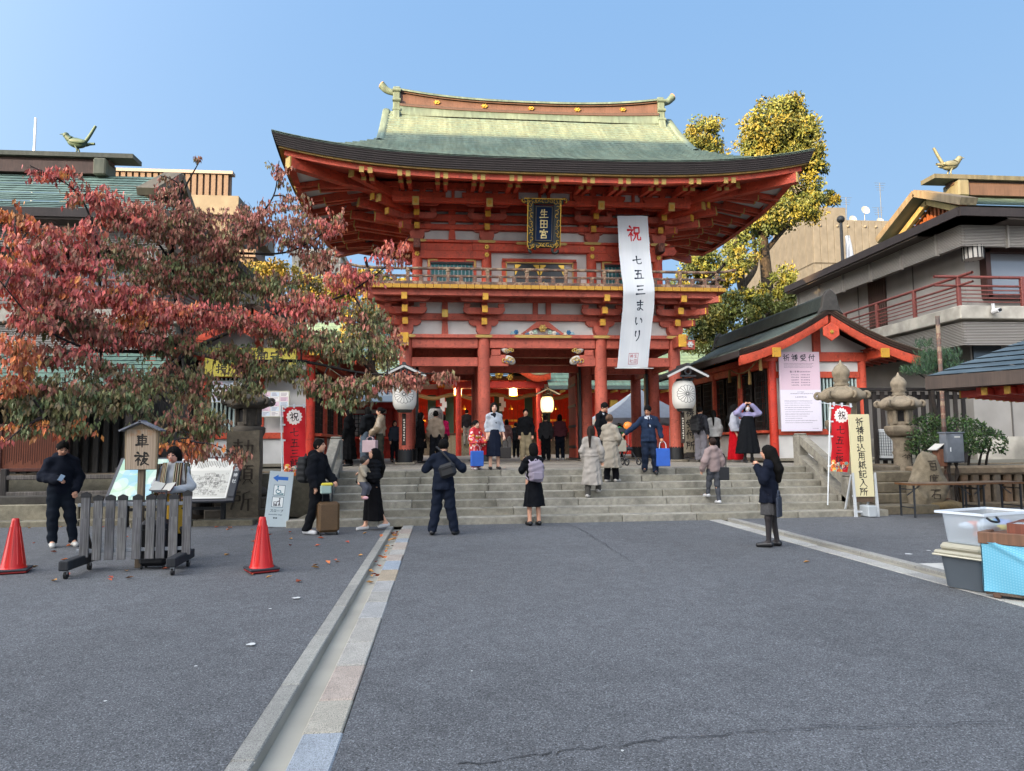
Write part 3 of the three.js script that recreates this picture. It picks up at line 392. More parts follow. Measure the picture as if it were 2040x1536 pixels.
  { const g = new THREE.BufferGeometry(); g.setAttribute('position', new THREE.BufferAttribute(new Float32Array(sh3), 3)); g.setAttribute('color', new THREE.BufferAttribute(new Float32Array(shc), 3)); g.computeVertexNormals(); const m = M('roof_shingles', fin(g), PATINA, gate); m.userData.kind = 'stuff'; }
  const slope = (s) => sheet((u, v) => { const d = v * ze, xm = d < hipD ? xe - d : xg, x = (u * 2 - 1) * xm, z = s * (ze - d); return [x, surf(x, z) - .015, z]; }, 40, 32);
  M('roof_deck', [fin(slope(1)), fin(slope(-1))], PATINA0, gate);
  for (const s of [-1, 1]) M('roof_deck', fin(sheet((u, v) => { const d = v * hipD, z = (u * 2 - 1) * (ze - d), x = s * (xe - d); return [x, surf(x, z, 's') - .015, z]; }, 30, 12)), PATINA0, gate);
  // gable ends
  for (const s of [-1, 1]) { const o = new THREE.Group(); o.name = 'gable_end'; gate.add(o);
    M('gable_wall', fin(sheet((u, v) => { const z = (u * 2 - 1) * (ze - hipD), y0 = Q(hipD) - .1, y1 = surf(xg - .4, z) - .1; return [s * (xg - .45), y0 + (y1 - y0) * v, z]; }, 20, 2)), RED, o);
    M('verge_board', fin(sheet((u, v) => { const z = (u * 2 - 1) * (ze - hipD + .25), y = surf(xg, z); return [s * (xg + .01), y - .02 - v * .42, z]; }, 24, 1)), mt('#8a6a45', .7, T.wood), o);
    M('verge_cap', [fin(sheet((u, v) => { const z = (u * 2 - 1) * (ze - hipD + .2), y = surf(xg, z), a = v * Math.PI; return [s * (xg - .1 + .13 * Math.cos(a)), y + .01 + .07 * Math.sin(a), z]; }, 30, 6))], PATINA0, o);
    M('gable_crest', crest(.16, 0, 11.6, 0).rotateY(s * Math.PI / 2).translate(s * (xg + .03), 0, 0), GOLD, o); }
  // eave edge: dark laminated boards following the upturned corners
  const ring = (inset, y0, y1) => { const P = [], n = 36, L = []; const at = (t) => { const x = xe - inset, z = ze - inset; const k = Math.floor(t / n), q = (t % n) / n * 2 - 1; return k === 0 ? [q * x, z] : k === 1 ? [x, -q * z] : k === 2 ? [-q * x, -z] : [-x, q * z]; }; for (let t = 0; t < 4 * n; t++) { const a = at(t), b = at((t + 1) % (4 * n)), la = lift(a[0] * xe / (xe - inset), a[1] * ze / (ze - inset)), lb = lift(b[0] * xe / (xe - inset), b[1] * ze / (ze - inset)); const A0 = [a[0], Y0 + y0 + la, a[1]], A1 = [a[0], Y0 + y1 + la, a[1]], B0 = [b[0], Y0 + y0 + lb, b[1]], B1 = [b[0], Y0 + y1 + lb, b[1]]; const in2 = .2, f = (p) => [p[0] * (1 - in2 / xe), p[1], p[2] * (1 - in2 / ze)]; for (const tr of [[A0, B0, B1], [A0, B1, A1], [A0, f(A0), f(B0)], [A0, f(B0), B0], [A1, B1, f(B1)], [A1, f(B1), f(A1)]]) P.push(...tr.flat()); } const g = new THREE.BufferGeometry(); g.setAttribute('position', new THREE.BufferAttribute(new Float32Array(P), 3)); g.computeVertexNormals(); return fin(g); };
  M('eave_edge', ring(.0, .0, .03), PATINA0, gate);
  for (let k = 0; k < 6; k++) M('eave_board', ring(.015 + k * .022, -.058 * (k + 1) + .006, -.058 * k), EAVE, gate);
  M('eave_board', ring(.17, -.40, -.345), mt('#8a6a2a', .7, T.paint), gate); M('fascia_board', ring(.3, -.56, -.395), RED, gate);
  // soffit boards, rafters in pairs, hip rafters
  const soff = (x, z) => { const d = Math.min(xe - Math.abs(x), ze - Math.abs(z)); return Y0 - .40 + lift(x, z) + Math.max(0, d - .3) * .22; };
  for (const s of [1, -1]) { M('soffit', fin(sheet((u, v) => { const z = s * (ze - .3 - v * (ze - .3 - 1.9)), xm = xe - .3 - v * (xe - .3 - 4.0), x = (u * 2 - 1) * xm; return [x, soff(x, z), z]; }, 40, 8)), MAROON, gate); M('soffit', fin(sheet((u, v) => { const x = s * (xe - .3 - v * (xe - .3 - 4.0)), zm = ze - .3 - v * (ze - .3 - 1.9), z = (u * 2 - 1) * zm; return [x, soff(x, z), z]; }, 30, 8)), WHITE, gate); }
  const raf = (a, b, w, h, cap) => { const m = M('rafter', bar(a, b, w, h), RED, gate); if (cap) { const d = V(...b).sub(V(...a)).normalize(), q = V(...b).addScaledVector(d, .012); const c = M('rafter_cap', bar(q.clone().addScaledVector(d, -.02).toArray(), q.clone().addScaledVector(d, .02).toArray(), w + .02, h + .02), GOLDP, m); } };
  for (const f of [1, -1]) for (let k = -5; k <= 5; k++) for (const q of [-.12, .12]) { const x = k * 1.088 + q; raf([x, soff(x, 4.0) - .1, f * 3.6], [x, soff(x, 4.9) - .09, f * 4.88], .115, .15, true); raf([x, soff(x, 3.0) - .18, f * 2.4], [x, soff(x, 4.3) - .21, f * 4.35], .12, .15, true); }
  for (const s of [-1, 1]) for (let k = -3; k <= 3; k++) for (const q of [-.12, .12]) { const z = k * 1.088 + q; raf([s * 6.3, soff(6.3, z) - .1, z], [s * 7.72, soff(7.72, z) - .09, z], .115, .15, true); raf([s * 4.4, soff(5, z) - .16, z], [s * 7.0, soff(7.0, z) - .2, z], .12, .15, true); }
  for (const s of [-1, 1]) for (const f of [-1, 1]) {
    raf([s * 4.3, 8.62, f * 2.1], [s * 7.62, soff(7.62, 4.85) - .2, f * 4.85], .24, .3, true);
    // fan of tail beams reaching out from the corner bracket
    for (const [ax, az, y0, bx, bz, y1] of [[4.3, 2.1, 8.15, 5.9, 2.6, 8.35], [4.2, 2.2, 8.2, 5.2, 3.3, 8.28], [4.25, 2.15, 7.9, 5.4, 2.25, 8.0], [4.3, 1.0, 8.15, 6.3, 1.2, 8.4], [4.3, -.2, 8.15, 6.3, -.2, 8.42], [5.2, 3.4, 8.5, 6.9, 3.9, 8.78], [4.7, 3.0, 8.45, 5.9, 4.4, 8.62]]) raf([s * ax, y0, f * az], [s * bx, y1, f * bz], .19, .24, true);
    M('corner_block', block(.3, .24, s * 4.9, 8.35, f * 2.75, .3), RED, gate);
  }
  // ridge
  const rt = (x) => 13.05 + .30 * Math.pow(Math.abs(x) / 4.8, 2.6), rb = (x) => 12.60 + .12 * Math.pow(Math.abs(x) / 4.8, 2.6), strip = (y0, y1, w, mat, nm, x1 = 4.75) => M(nm, fin(sheet((u, v) => { const x = (u * 2 - 1) * x1, a = [[-w, y0(x)], [-w, y1(x)], [w, y1(x)], [w, y0(x)]], k = v * 3, i = Math.min(2, Math.floor(k)), t = k - i; return [x, a[i][1] + (a[i + 1][1] - a[i][1]) * t, a[i][0] + (a[i + 1][0] - a[i][0]) * t]; }, 40, 3)), mat, gate);
  strip((x) => rb(x) - .34, (x) => rb(x) - .03, .40, PATINA0, 'ridge_course'); strip((x) => rb(x) - .03, (x) => rb(x) + .06, .42, BROWN, 'ridge_course'); strip((x) => rb(x) + .06, (x) => rb(x) + .1, .34, PATINA0, 'ridge_course'); strip((x) => rb(x) + .1, (x) => rt(x) - .11, .28, mt('#6a4c42', .8, T.wood), 'ridge_body'); strip((x) => rt(x) - .11, (x) => rt(x) - .05, .33, BROWN, 'ridge_course'); strip((x) => rt(x) - .05, (x) => rt(x) + .02, .37, PATINA0, 'ridge_cap', 4.9);
  for (const x of [-3.42, -1.71, 0, 1.71, 3.42]) for (const f of [1, -1]) M('ridge_crest', fin(crest(.075, 0, 0, 0).scale(1.5, .95, 1).rotateY(f > 0 ? 0 : Math.PI).translate(x, (rb(x) + rt(x)) / 2, f * .3)), GOLD, gate);
  for (const s of [-1, 1]) { const o = new THREE.Group(); o.name = 'ridge_end'; gate.add(o);
    M('end_plate', extr([[-.5, -.62], [.5, -.62], [.44, -.42], [.35, -.25], [.36, .42], [.28, .58], [-.28, .58], [-.36, .42], [-.35, -.25], [-.44, -.42]], .26, s * 4.86, 12.84, 0, 0, Math.PI / 2, 0, .03), PATINA0, o);
    for (const y of [.42, .06, -.3]) M('end_scroll', cyl(.065, .065, .29, s * 4.86, 12.85 + y, .38, 10, 0, 0, Math.PI / 2), PATINA0, o);
    M('ridge_horn', limb([[s * 4.8, 13.33, 0], [s * 5.05, 13.37, 0], [s * 5.25, 13.45, 0], [s * 5.42, 13.62, 0]], .09, .14, 10), PATINA0, o); M('horn_cap', cyl(.14, .13, .03, s * 5.43, 13.64, 0, 14, 0, 0, -s * .9), mt('#c99a6a', .7, T.mottle), o); }
}
// plaque over the balcony
{
  const p = thing('name_plaque', 'dark blue plaque with gilt characters in a carved black and gold frame under the eaves', 'plaque', onZ(1083, 446, -21.75));
  p.rotation.x = .2; p.scale.setScalar(1.02);
  const [c, x] = canvas(256, 512, '#12233f'); grainOver(x, 256, 512, 3, .08); x.strokeStyle = '#8c7a4a'; x.lineWidth = 5; x.strokeRect(14, 14, 228, 484); down(x, '生田宮', 62, 50, 132, 145, '#d8c389', .12);
  M('plaque_face', panelG(.56, 1.08, 0, 0, .075), print(c, .9, { specularIntensity: .3 }), p); M('plaque_board', C(.6, 1.12, .12, 0, 0, .005), mt('#14161c', .5), p);
  const r = rng(4), fr = [C(.2, 1.4, .14, -.4, 0, .04, .03), C(.2, 1.4, .14, .4, 0, .04, .03), C(1.2, .16, .14, 0, .66, .045, .03), C(.95, .16, .14, 0, -.66, .045, .03)];
  M('carved_frame', fr, mt('#1d2420', .5, T.mottle), p); const cur = []; for (let k = 0; k < 46; k++) { const t = k / 46 * 4, i = Math.floor(t), q = t - i; const [px, py] = i === 0 ? [-.41, -.7 + 1.4 * q] : i === 1 ? [-.58 + 1.16 * q, .67] : i === 2 ? [.41, .7 - 1.4 * q] : [.45 - .9 * q, -.67]; cur.push(fin(new THREE.TorusGeometry(.035 + r() * .02, .012, 5, 9, 4.4).rotateZ(r() * 6).translate(px + (r() - .5) * .08, py + (r() - .5) * .06, .125))); } M('gilt_scroll', cur, GOLD, p);
  M('gilt_edge', [B(.025, 1.42, .03, -.51, 0, .1), B(.025, 1.42, .03, .51, 0, .1), B(1.25, .03, .03, 0, .745, .1), ...[-1, 1].map((s) => fin(new THREE.TorusGeometry(.07, .03, 6, 12, 4.6).rotateZ(s > 0 ? -1 : 2.6).translate(s * .62, .7, .08)))], GOLD, p);
  M('carved_foot', [-1, 1].map((s) => fin(new THREE.TorusGeometry(.09, .045, 6, 12, 4.5).rotateZ(s > 0 ? 2 : 0).translate(s * .36, -.8, .06))), mt('#1d2420', .5, T.mottle), p);
}
// long white banner hung from the eaves over the railing
{
  const [c, x] = canvas(384, 1664, '#c4c6c9'); const r = rng(8); for (let i = 0; i < 240; i++) { x.fillStyle = `rgba(90,100,120,${.035 * r()})`; x.fillRect(r() * 384, 0, 1 + r() * 3, 1664); }
  glyph(x, '祝', 105, 108, 185, '#b01420', .12); down(x, '七五三', 150, 450, 128, 172, '#1b2533', .125); glyph(x, 'ま', 150, 958, 125, '#1b2533', .12); glyph(x, 'い', 150, 1118, 122, '#1b2533', .12); glyph(x, 'り', 150, 1268, 124, '#1b2533', .13);
  x.strokeStyle = '#8e3038'; x.lineWidth = 5; x.strokeRect(135, 1512, 112, 112); x.lineWidth = 4; for (const [sx, g] of [[142, '神社'], [192, '生田']]) [...g].forEach((h, i) => glyph(x, h, sx + 2, 1518 + i * 52, 46, '#8e3038', .08, true));
  const b = thing('hanging_banner', 'long white cloth banner with red and black characters hanging in front of the gate', 'banner', [0, 0, 0]);
  const key = [[1260, 430, 62, -22.0], [1264, 500, 61, -21.85], [1268, 540, 61, -21.55], [1272, 565, 60.5, -21.44], [1273, 583, 60.5, -21.42], [1272, 612, 60, -21.58], [1266, 670, 59, -21.85], [1260, 733, 58, -22.05]].map(([px, py, hw, z]) => onZ(px, py, z));
  const L = [0]; for (let i = 1; i < key.length; i++) L.push(L[i - 1] + key[i].distanceTo(key[i - 1])); const tot = L[L.length - 1];
  const at = (s) => { s *= tot; let i = 1; while (i < L.length - 1 && L[i] < s) i++; return key[i - 1].clone().lerp(key[i], (s - L[i - 1]) / (L[i] - L[i - 1])); };
  M('banner_cloth', fin(sheet((u, v) => { const p = at(1 - v), w = .5; return [p.x + (u - .5) * 2 * w * (1 + .0), p.y + (u - .5) * .03, p.z + .012 * Math.sin(u * 9 + v * 14) + .006 * Math.sin(v * 40)]; }, 16, 60), true), print(c, .9, { bump: .001 }), b);
  const t0 = at(0), t1 = at(1); M('banner_rod', cyl(.016, .016, 1.12, t0.x, t0.y + .02, t0.z, 8, 0, 0, Math.PI / 2), IRON, b); M('banner_rod', cyl(.012, .012, 1.25, t1.x + .06, t1.y - .01, t1.z, 8, 0, 0, Math.PI / 2), mt('#c9c8c4', .5), b);
  M('banner_cord', [-1, 1].map((s) => tube([[t0.x + s * .5, t0.y + .02, t0.z], [t0.x + s * .5, t0.y + .35, t0.z - .1]], .006, 5)), IRON, b);
}
// ---------- tall city blocks behind the camera: their shadow lies over the forecourt ----------
{
  const block = (x0, x1, z0, z1, h, label, col, seed) => { const b = thing('office_block', label, 'building', [(x0 + x1) / 2, -.25, (z0 + z1) / 2]); const w = x1 - x0, d = z1 - z0; M('wall', B(w, h, d, 0, h / 2, 0), mt(col, .9, T.stain), b); M('parapet', B(w + .6, .9, d + .6, 0, h - .4, 0), mt('#8d8a84', .9, T.stain), b); const gl = []; for (let y = 3; y < h - 3; y += 3.6) for (let x = -w / 2 + 2; x < w / 2 - 2; x += 3.4) gl.push(B(2.2, 1.7, .1, x + 1.1, y + .9, -d / 2 - .03)); M('window_glass', gl, mt('#3b4650', .15, null, { metalness: .3 }), b).userData.kind = 'stuff'; };
  const t = 92, at = (p) => V(...p).addScaledVector(sunDir, t);
  const a = at([3.3, 12.05, -22.9]), b = at([17.2, 10.4, -24.7]);
  block(-78, -52, a.z, a.z + 26, a.y + .25, 'slim tall office block between two wider blocks across the street', '#9c958a', 1);
  block(-108, -78, a.z, a.z + 26, a.y + 2.9, 'tallest and widest office block with rows of windows across the street', '#948d83', 3);
  block(-52, -12, b.z, b.z + 26, b.y + .25, 'lowest wide office block with rows of windows across the street', '#a8a196', 2);
}
// ---------- the two gabled pavilions flanking the gate ----------
function courses(nm, n, prof, z0, z1, mat, parent, s, step = .016) { for (let i = 0; i < n; i++) { const a = prof(i / n), b = prof((i + 1.15) / n > 1 ? 1 : (i + 1.15) / n); M(nm, fin(sheet((u, v) => { const z = z0 + (z1 - z0) * u; const k = v < .34 ? 0 : v < .67 ? 1 : 2; return k === 0 ? [s * a[0], a[1] - .01, z] : k === 1 ? [s * a[0], a[1] + step, z] : [s * b[0], b[1] + .002, z]; }, 1, 2).toNonIndexed()), mat, parent).geometry.computeVertexNormals(); } }
function pavilion(s, label) {
  const o = thing('reception_pavilion', label, 'pavilion', [XC + s * 8.62, H0, -21.5], 0, undefined), D = 7, zf = .95;
  const prof = (t) => { const d = 2.92 * t; return [2.92 - d, 3.40 + .25 * d + .067 * d * d]; }; // from the eave up
  // plinth, sill wall, posts, rails
  M('plinth', C(3.5, .1, D + .3, 0, .05, -D / 2, .015), GRANITE, o);
  for (const x of [-1.5, 1.5]) for (const z of [0, -2.33, -4.66, -D]) M('post', cyl(.135, .13, 3.1, x, 1.6, z, 18), z === 0 && x * s < 0 ? REDB : RED, o);
  M('sill_wall', B(2.74, .78, .12, 0, .47, -.02), WHITE, o); M('sill_rail', C(2.75, .18, .2, 0, .91, 0, .01), RED, o);
  M('middle_rail', C(2.75, .2, .16, 0, 2.72, 0, .01), RED, o); M('upper_panel', B(2.74, .36, .06, 0, 2.99, -.02), WHITE, o); M('head_rail', C(3.5, .3, .22, 0, 3.29, 0, .012), RED, o);
  M('wall_panel', B(1.3, 1.62, .06, -s * .72, 1.81, -.03), WHITE, o);
  const w = new THREE.Group(); w.name = 'lattice_window'; w.position.set(s * .62, 1.81, 0); o.add(w); M('window_back', B(1.4, 1.62, .03, 0, 0, -.08), mt('#20272c', .5), w); const sg = B(.05, 1.6, .05); for (let k = 0; k < 12; k++) { const q = M('window_slat', sg, mt('#a9bab4', .8), w); q.position.set(-.66 + k * .12, 0, 0); } M('window_post', B(.12, 1.62, .1, .74, 0, 0), RED, w); M('edge_panel', B(.1, 1.62, .05, .84, 0, -.02), WHITE, w);
  // gable: plaster, king post, tie
  M('gable_panel', fin(sheet((u, v) => { const x = (u * 2 - 1) * 1.7, y1 = prof(1 - Math.abs(x) / 2.92)[1] - .2; return [x, 3.42 + (y1 - 3.42) * v, -.02]; }, 16, 1)), WHITE, o); M('king_post', C(.24, 1.0, .14, 0, 3.9, .02, .01), RED, o);
  for (const x of [-1.75, 1.75]) { const b = M('purlin', C(.24, .26, D + 1.7, x, 3.32, -D / 2 + .02, .012), RED, o); M('purlin_cap', C(.27, .29, .05, x, 3.32, .89, .008), OCHRE, b); }
  // side walls: counters and lattice
  for (const q of [-1, 1]) { M('side_head_rail', C(.16, .26, D, q * 1.5, 3.1, -D / 2, .01), RED, o); const inner = q * s < 0; M('side_wall', B(.08, inner ? .8 : 2.9, D - .3, q * 1.52, inner ? .45 : 1.5, -D / 2), inner ? WHITE : mt('#8e857c', .9, T.mottle), o); if (inner) { M('counter', C(.5, .09, D - .4, q * 1.55, .93, -D / 2, .012), RED, o); for (let z = -.5; z > -D + .4; z -= 1.16) { const l = new THREE.Group(); l.name = 'lattice_screen'; l.position.set(q * 1.5, 1.95, z - .3); o.add(l); M('screen_frame', [B(.05, 1.9, .05, 0, 0, .42), B(.05, 1.9, .05, 0, 0, -.42), B(.05, .05, .9, 0, .95, 0), B(.05, .05, .9, 0, -.95, 0)], DARKW, l); M('screen_bar', [...Array(7)].map((_, k) => B(.025, 1.86, .02, 0, 0, -.36 + k * .12)).concat([...Array(10)].map((_, k) => B(.02, .02, .86, 0, -.86 + k * .19, 0))), DARKW, l).userData.kind = 'stuff'; } } }
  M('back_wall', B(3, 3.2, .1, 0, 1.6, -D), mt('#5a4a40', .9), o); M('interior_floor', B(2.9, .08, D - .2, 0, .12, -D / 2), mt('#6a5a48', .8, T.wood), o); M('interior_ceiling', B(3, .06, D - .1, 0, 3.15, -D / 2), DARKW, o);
  // roof
  const TILE = mt('#73807b', .7, T.copper, { bump: .003 });
  for (const q of [-1, 1]) { courses('roof_course', 15, prof, -D - .9, zf, TILE, o, q);
    M('roof_deck', fin(sheet((u, v) => { const p = prof(v); return [q * p[0], p[1] - .03, -D - .9 + (D + .9 + zf - .03) * u]; }, 1, 14)), BROWN, o);
    for (let k = 0; k < 3; k++) M('verge_layer', fin(sheet((u, v) => { const p = prof(u), top = p[1] + .02 - k * .065, i = Math.floor(v * 3.001); return [q * (p[0]), i === 0 || i === 3 ? top : top - .062, zf - .03 - k * .03 + (i < 2 ? .035 : -.1) ]; }, 16, 3)), k ? BROWN : mt('#6d5a4c', .8, T.wood), o);
    M('barge_board', fin(sheet((u, v) => { const p = prof(u * .985), top = p[1] - .19, h = .24 + .05 * (1 - u), c = [[0, .05], [h, .05], [h, -.03], [0, -.03]][Math.min(3, Math.round(v * 3))]; return [q * p[0], top - c[0], zf - .12 + c[1]]; }, 18, 3)), RED, o);
    M('eave_board', C(.1, .2, D + 1.75, q * 2.9, 3.28, -D / 2, .012), EAVE, o);
    M('soffit', fin(sheet((u, v) => [q * (2.88 - 1.4 * v), 3.22 + .3 * v, -D - .8 + (D + 1.6) * u], 1, 2)), MAROON, o);
    const rg = bar([0, 0, 0], [1.35, .28, 0], .07, .09); for (let z = .6; z > -D - .7; z -= .42) { const m = M('rafter', q > 0 ? rg : rg.clone().scale(-1, 1, 1), RED2, o); m.position.set(q * 1.5 + q * 0, 3.45, z); m.scale.y = -1; m.position.y = 3.48; } }
  M('gable_pendant', extr([[0, .3], [.24, .16], [.24, -.08], [0, -.24], [-.24, -.08], [-.24, .16]], .07, 0, 3.93, zf - .02, 0, 0, 0, .012), RED, o); M('pendant_boss', crest(.06, 0, 3.95, zf + .03), GOLD, o);
  M('ridge_tiles', [B(.5, .14, D + 1.7, 0, 4.72, -D / 2 + .05), B(.36, .14, D + 1.7, 0, 4.86, -D / 2 + .05), B(.28, .1, D + 1.7, 0, 4.98, -D / 2 + .05), cyl(.11, .11, D + 1.75, 0, 5.06, -D / 2 + .05, 12, Math.PI / 2)], mt('#4a5250', .75, T.copper), o);
  for (const z of [zf - .05, -D - .8]) M('ridge_end_tile', extr([[-.38, -.34], [-.26, -.16], [-.19, .2], [-.08, .34], [0, .4], [.08, .34], [.19, .2], [.26, -.16], [.38, -.34], [.18, -.24], [-.18, -.24]], .16, 0, 4.87, z, 0, 0, 0, .02), mt('#55504c', .8, T.stone), o);
  return o;
}
pavilion(1, 'red gabled reception pavilion with large notice board and lattice window, beside the stone handrail');
const pavL = pavilion(-1, 'red gabled amulet pavilion half hidden behind the autumn cherry tree');
// notice board on the reception pavilion
{
  const [c, x] = canvas(512, 980, '#dcd4de'); x.fillStyle = '#d6b9c4'; x.fillRect(0, 0, 512, 470); grainOver(x, 512, 980, 6, .04);
  [...'祈祷受付'].forEach((g, i) => glyph(x, g, 45 + i * 108, 26, 92, '#2c2630', .11)); const r = rng(3); const line = (y, x0, x1, h) => { x.fillStyle = '#5a4a58'; for (let q = x0; q < x1; q += h * 1.05) { x.fillRect(q, y, h * .2, h * .8); x.fillRect(q, y + h * r() * .6, h * .75, h * .16); if (r() < .6) x.fillRect(q + h * .45, y, h * .15, h * .8); } };
  for (let k = 0; k < 4; k++) line(138 + k * 17, 60, 380 + r() * 70, 10); x.font = 'bold 24px serif'; for (const [g, q] of [['個', 130], ['人', 160], ['祈', 190], ['祷', 220]]) glyph(x, g, q, 232, 26, '#3a2f3c', .11); line(238, 256, 400, 20);
  for (let k = 0; k < 5; k++) { line(276 + k * 32, 150, 235, 19); line(276 + k * 32, 270, 370, 19); } line(492, 220, 300, 14); line(512, 130, 400, 16); line(552, 190, 330, 20); for (let k = 0; k < 11; k++) line(604 + k * 27, 50, 230 + r() * 240, k % 3 ? 10 : 13); line(945, 395, 460, 10);
  const p = thing('notice_board', 'tall pale pink printed notice board fixed to the reception pavilion', 'notice', [XC + 7.93, H0 + 2.18, -21.5 + .2]);
  M('notice_print', panelG(1.32, 2.48, 0, 0, .018), print(c, .6), p); M('board', B(1.34, 2.5, .03, 0, 0, 0), mt('#bfb8c0', .7), p);
}
// straw rope with tassels under the reception eaves
{ const p = thing('straw_rope', 'thin straw rope with hanging tassels strung under the pavilion eaves', 'rope', [XC + 8.62 - 1.95, H0 + 3.1, -21.2]); const pts = []; for (let k = 0; k <= 16; k++) { const t = k / 16; pts.push([-.05 + .35 * t, -.18 + .4 * Math.pow(2 * t - 1, 2) - .25 * t * 0, -t * 3.4]); } M('rope', tube(pts, .022, 6, 40), mt('#a58a5c', .95, T.fabric), p); for (const t of [.02, .3, .6, .95]) { const k = Math.round(t * 16), q = pts[k]; M('tassel', lathe([[.012, 0], [.045, -.1], [.06, -.5], [0, -.5]], 8, q[0], q[1], q[2]), mt('#b3925a', .95, T.fabric), p); } }
// ---------- shrine offices left and right, mirror images, bronze bird on the ridge ----------
function office(s, label) {
  const X = (x) => XC + s * (x - XC), o = thing('shrine_office', label, 'building', [0, 0, 0]);
  const GREY = mt('#a19c96', .9, T.mottle), bx = (nm, x0, x1, y0, y1, z0, z1, m, c) => M(nm, c ? C(Math.abs(x1 - x0), y1 - y0, z1 - z0, (X(x0) + X(x1)) / 2, (y0 + y1) / 2, (z0 + z1) / 2, c) : B(Math.abs(x1 - x0), y1 - y0, z1 - z0, (X(x0) + X(x1)) / 2, (y0 + y1) / 2, (z0 + z1) / 2), m, o);
  bx('upper_wall', 14.0, 34, 4.6, 7.2, -26, -17.5, GREY); bx('lower_wall', 14.05, 34, 1.7, 4.65, -26, -17.55, GREY); bx('base_wall', 13.95, 34, -.3, 1.72, -26, -17.4, CONCW);
  for (const x of [15.1, 17.4, 19.8]) bx('wall_joint', x, x + .03, 1.7, 4.5, -17.54, -17.52, mt('#5a5652', .9)); bx('lower_window', 14.1, 14.9, 3.0, 4.3, -17.56, -17.5, mt('#4f565c', .15, null, { metalness: .2 }));
  for (const z of [-19.6, -22.4]) { bx('wall_joint', 13.98, 14.01, 4.9, 7, z, z + .03, mt('#55514e', .9)); }
  { const g = new THREE.Group(); g.name = 'slat_panel'; o.add(g); const sl = B(.06, 2.2, .06); for (let k = 0; k < 9; k++) { const q = M('slat', sl, mt('#5b4238', .8, T.wood), g); q.position.set(X(13.95), 5.9, -20.9 - k * .1); } }
  // eaves and hip-and-gable roof
  const ex = 12.9, ez = -16.2, zb = -25.2, ey = 7.42;
  M('eave_fascia', [B(21, .22, .12, X(ex + 10.5), ey - .11, ez), B(.12, .22, ez - zb, X(ex), ey - .11, (ez + zb) / 2)], EAVE, o); M('eave_soffit', [B(21, .06, 1.6, X(ex + 10.5), ey - .24, ez - .8), B(1.3, .06, ez - zb, X(ex + .65), ey - .24, (ez + zb) / 2)], mt('#4d4540', .9), o);
  const zr = -19.6, rise = (d) => ey + (s < 0 ? .5 : .34) * d + .035 * d * d, half = ez - zr;
  const PAT = mt('#7b968c', .72, T.copper, { bump: .004 });
  for (let i = 0; i < 16; i++) { const d0 = half * i / 16, d1 = half * (i + 1) / 16, x0 = Math.max(ex, ex + Math.min(d0, 1.75)), x1 = ex + Math.min(d1, 1.75); for (const f of [1, -1]) { M('roof_course', fin(sheet((u, v) => { const d = v ? d1 : d0, xs = v ? x1 : x0; return [X(xs + (34 - xs) * u), rise(d) + (v ? 0 : .02), f > 0 ? ez - d : zb + d * (zr - zb) / half]; }, 1, 1)), PAT, o); } }
  for (let i = 0; i < 8; i++) { const d0 = 1.75 * i / 8, d1 = 1.75 * (i + 1) / 8; M('roof_course', fin(sheet((u, v) => { const d = v ? d1 : d0, z0 = ez - d, z1 = zb + d; return [X(ex + d), rise(d) + (v ? 0 : .02), z0 + (z1 - z0) * u]; }, 1, 1)), PAT, o); }
  // gable end with slatted face
  const gx = ex + 1.75, gz = half - 1.75, gy = rise(1.75);
  M('gable_face', fin(sheet((u, v) => { const z = zr + (u * 2 - 1) * gz, y1 = rise(half - Math.abs(z - zr)) - .05; return [X(gx + .25), gy - .1 + (Math.max(gy, y1) - gy + .1) * v, z]; }, 16, 1)), mt('#a8663a', .8, T.wood), o);
  for (let k = -9; k <= 9; k++) { const z = zr + k * gz / 10, y1 = rise(half - Math.abs(z - zr)) - .2; if (y1 - gy > .08) M('gable_slat', B(.06, y1 - gy, .07, X(gx + .2), (gy + y1) / 2, z), mt('#9a5630', .8, T.wood), o); }
  for (const f of [1, -1]) { M('verge_board', bar([X(gx - .25), gy + .02, zr + f * (gz + .25)], [X(gx - .25), rise(half) + .06, zr], .5, .2), mt('#8b7a64', .75, T.copper), o); M('verge_board', bar([X(gx - .05), gy - .1, zr + f * gz * .9], [X(gx - .05), rise(half) - .2, zr], .12, .16), mt('#b09a68', .75, T.wood), o); }
  const ry = rise(half); M('ridge', [B(19.5, .34, .5, X(gx + 10.5 + (s < 0 ? .8 : 0)), ry + .14, zr), B(19.6, .12, .34, X(gx + 10.5 + (s < 0 ? .8 : 0)), ry + .36, zr)], BROWN, o); M('ridge_cap', B(20.4, .13, .62, X(gx + 10.2 + (s < 0 ? .8 : 0)), ry + .5, zr), mt('#6d6a5c', .75, T.copper), o); M('ridge_end_block', C(.35, .5, .7, X(gx + .9 + (s < 0 ? .8 : 0)), ry + .16, zr, .04), mt('#7d7a68', .75, T.copper), o);
  // louvred band under the eaves
  const lv = [], lv2 = []; for (let k = 0; k < 15; k++) { lv.push(B(20, .012, .05, X(13.35 + 10), 6.62 + k * .04, -16.75), B(.05, .012, 8.4, X(13.35), 6.62 + k * .04, -20.95)); lv2.push(B(20, .012, .05, X(13.2 + 10), 4.05 + k * .04, -16.7), B(.05, .012, 8.4, X(13.2), 4.05 + k * .04, -20.9)); } M('louvre_band', lv, mt('#b5afa8', .6), o).userData.kind = 'stuff'; M('louvre_band', lv2, mt('#b5afa8', .6), o).userData.kind = 'stuff'; M('louvre_back', [B(20, .6, .02, X(13.45 + 10), 6.9, -16.82), B(.02, .6, 8.4, X(13.45), 6.9, -20.95), B(20, .6, .02, X(13.3 + 10), 4.33, -16.8), B(.02, .6, 8.4, X(13.3), 4.33, -20.9)], mt('#7a746e', .9), o);
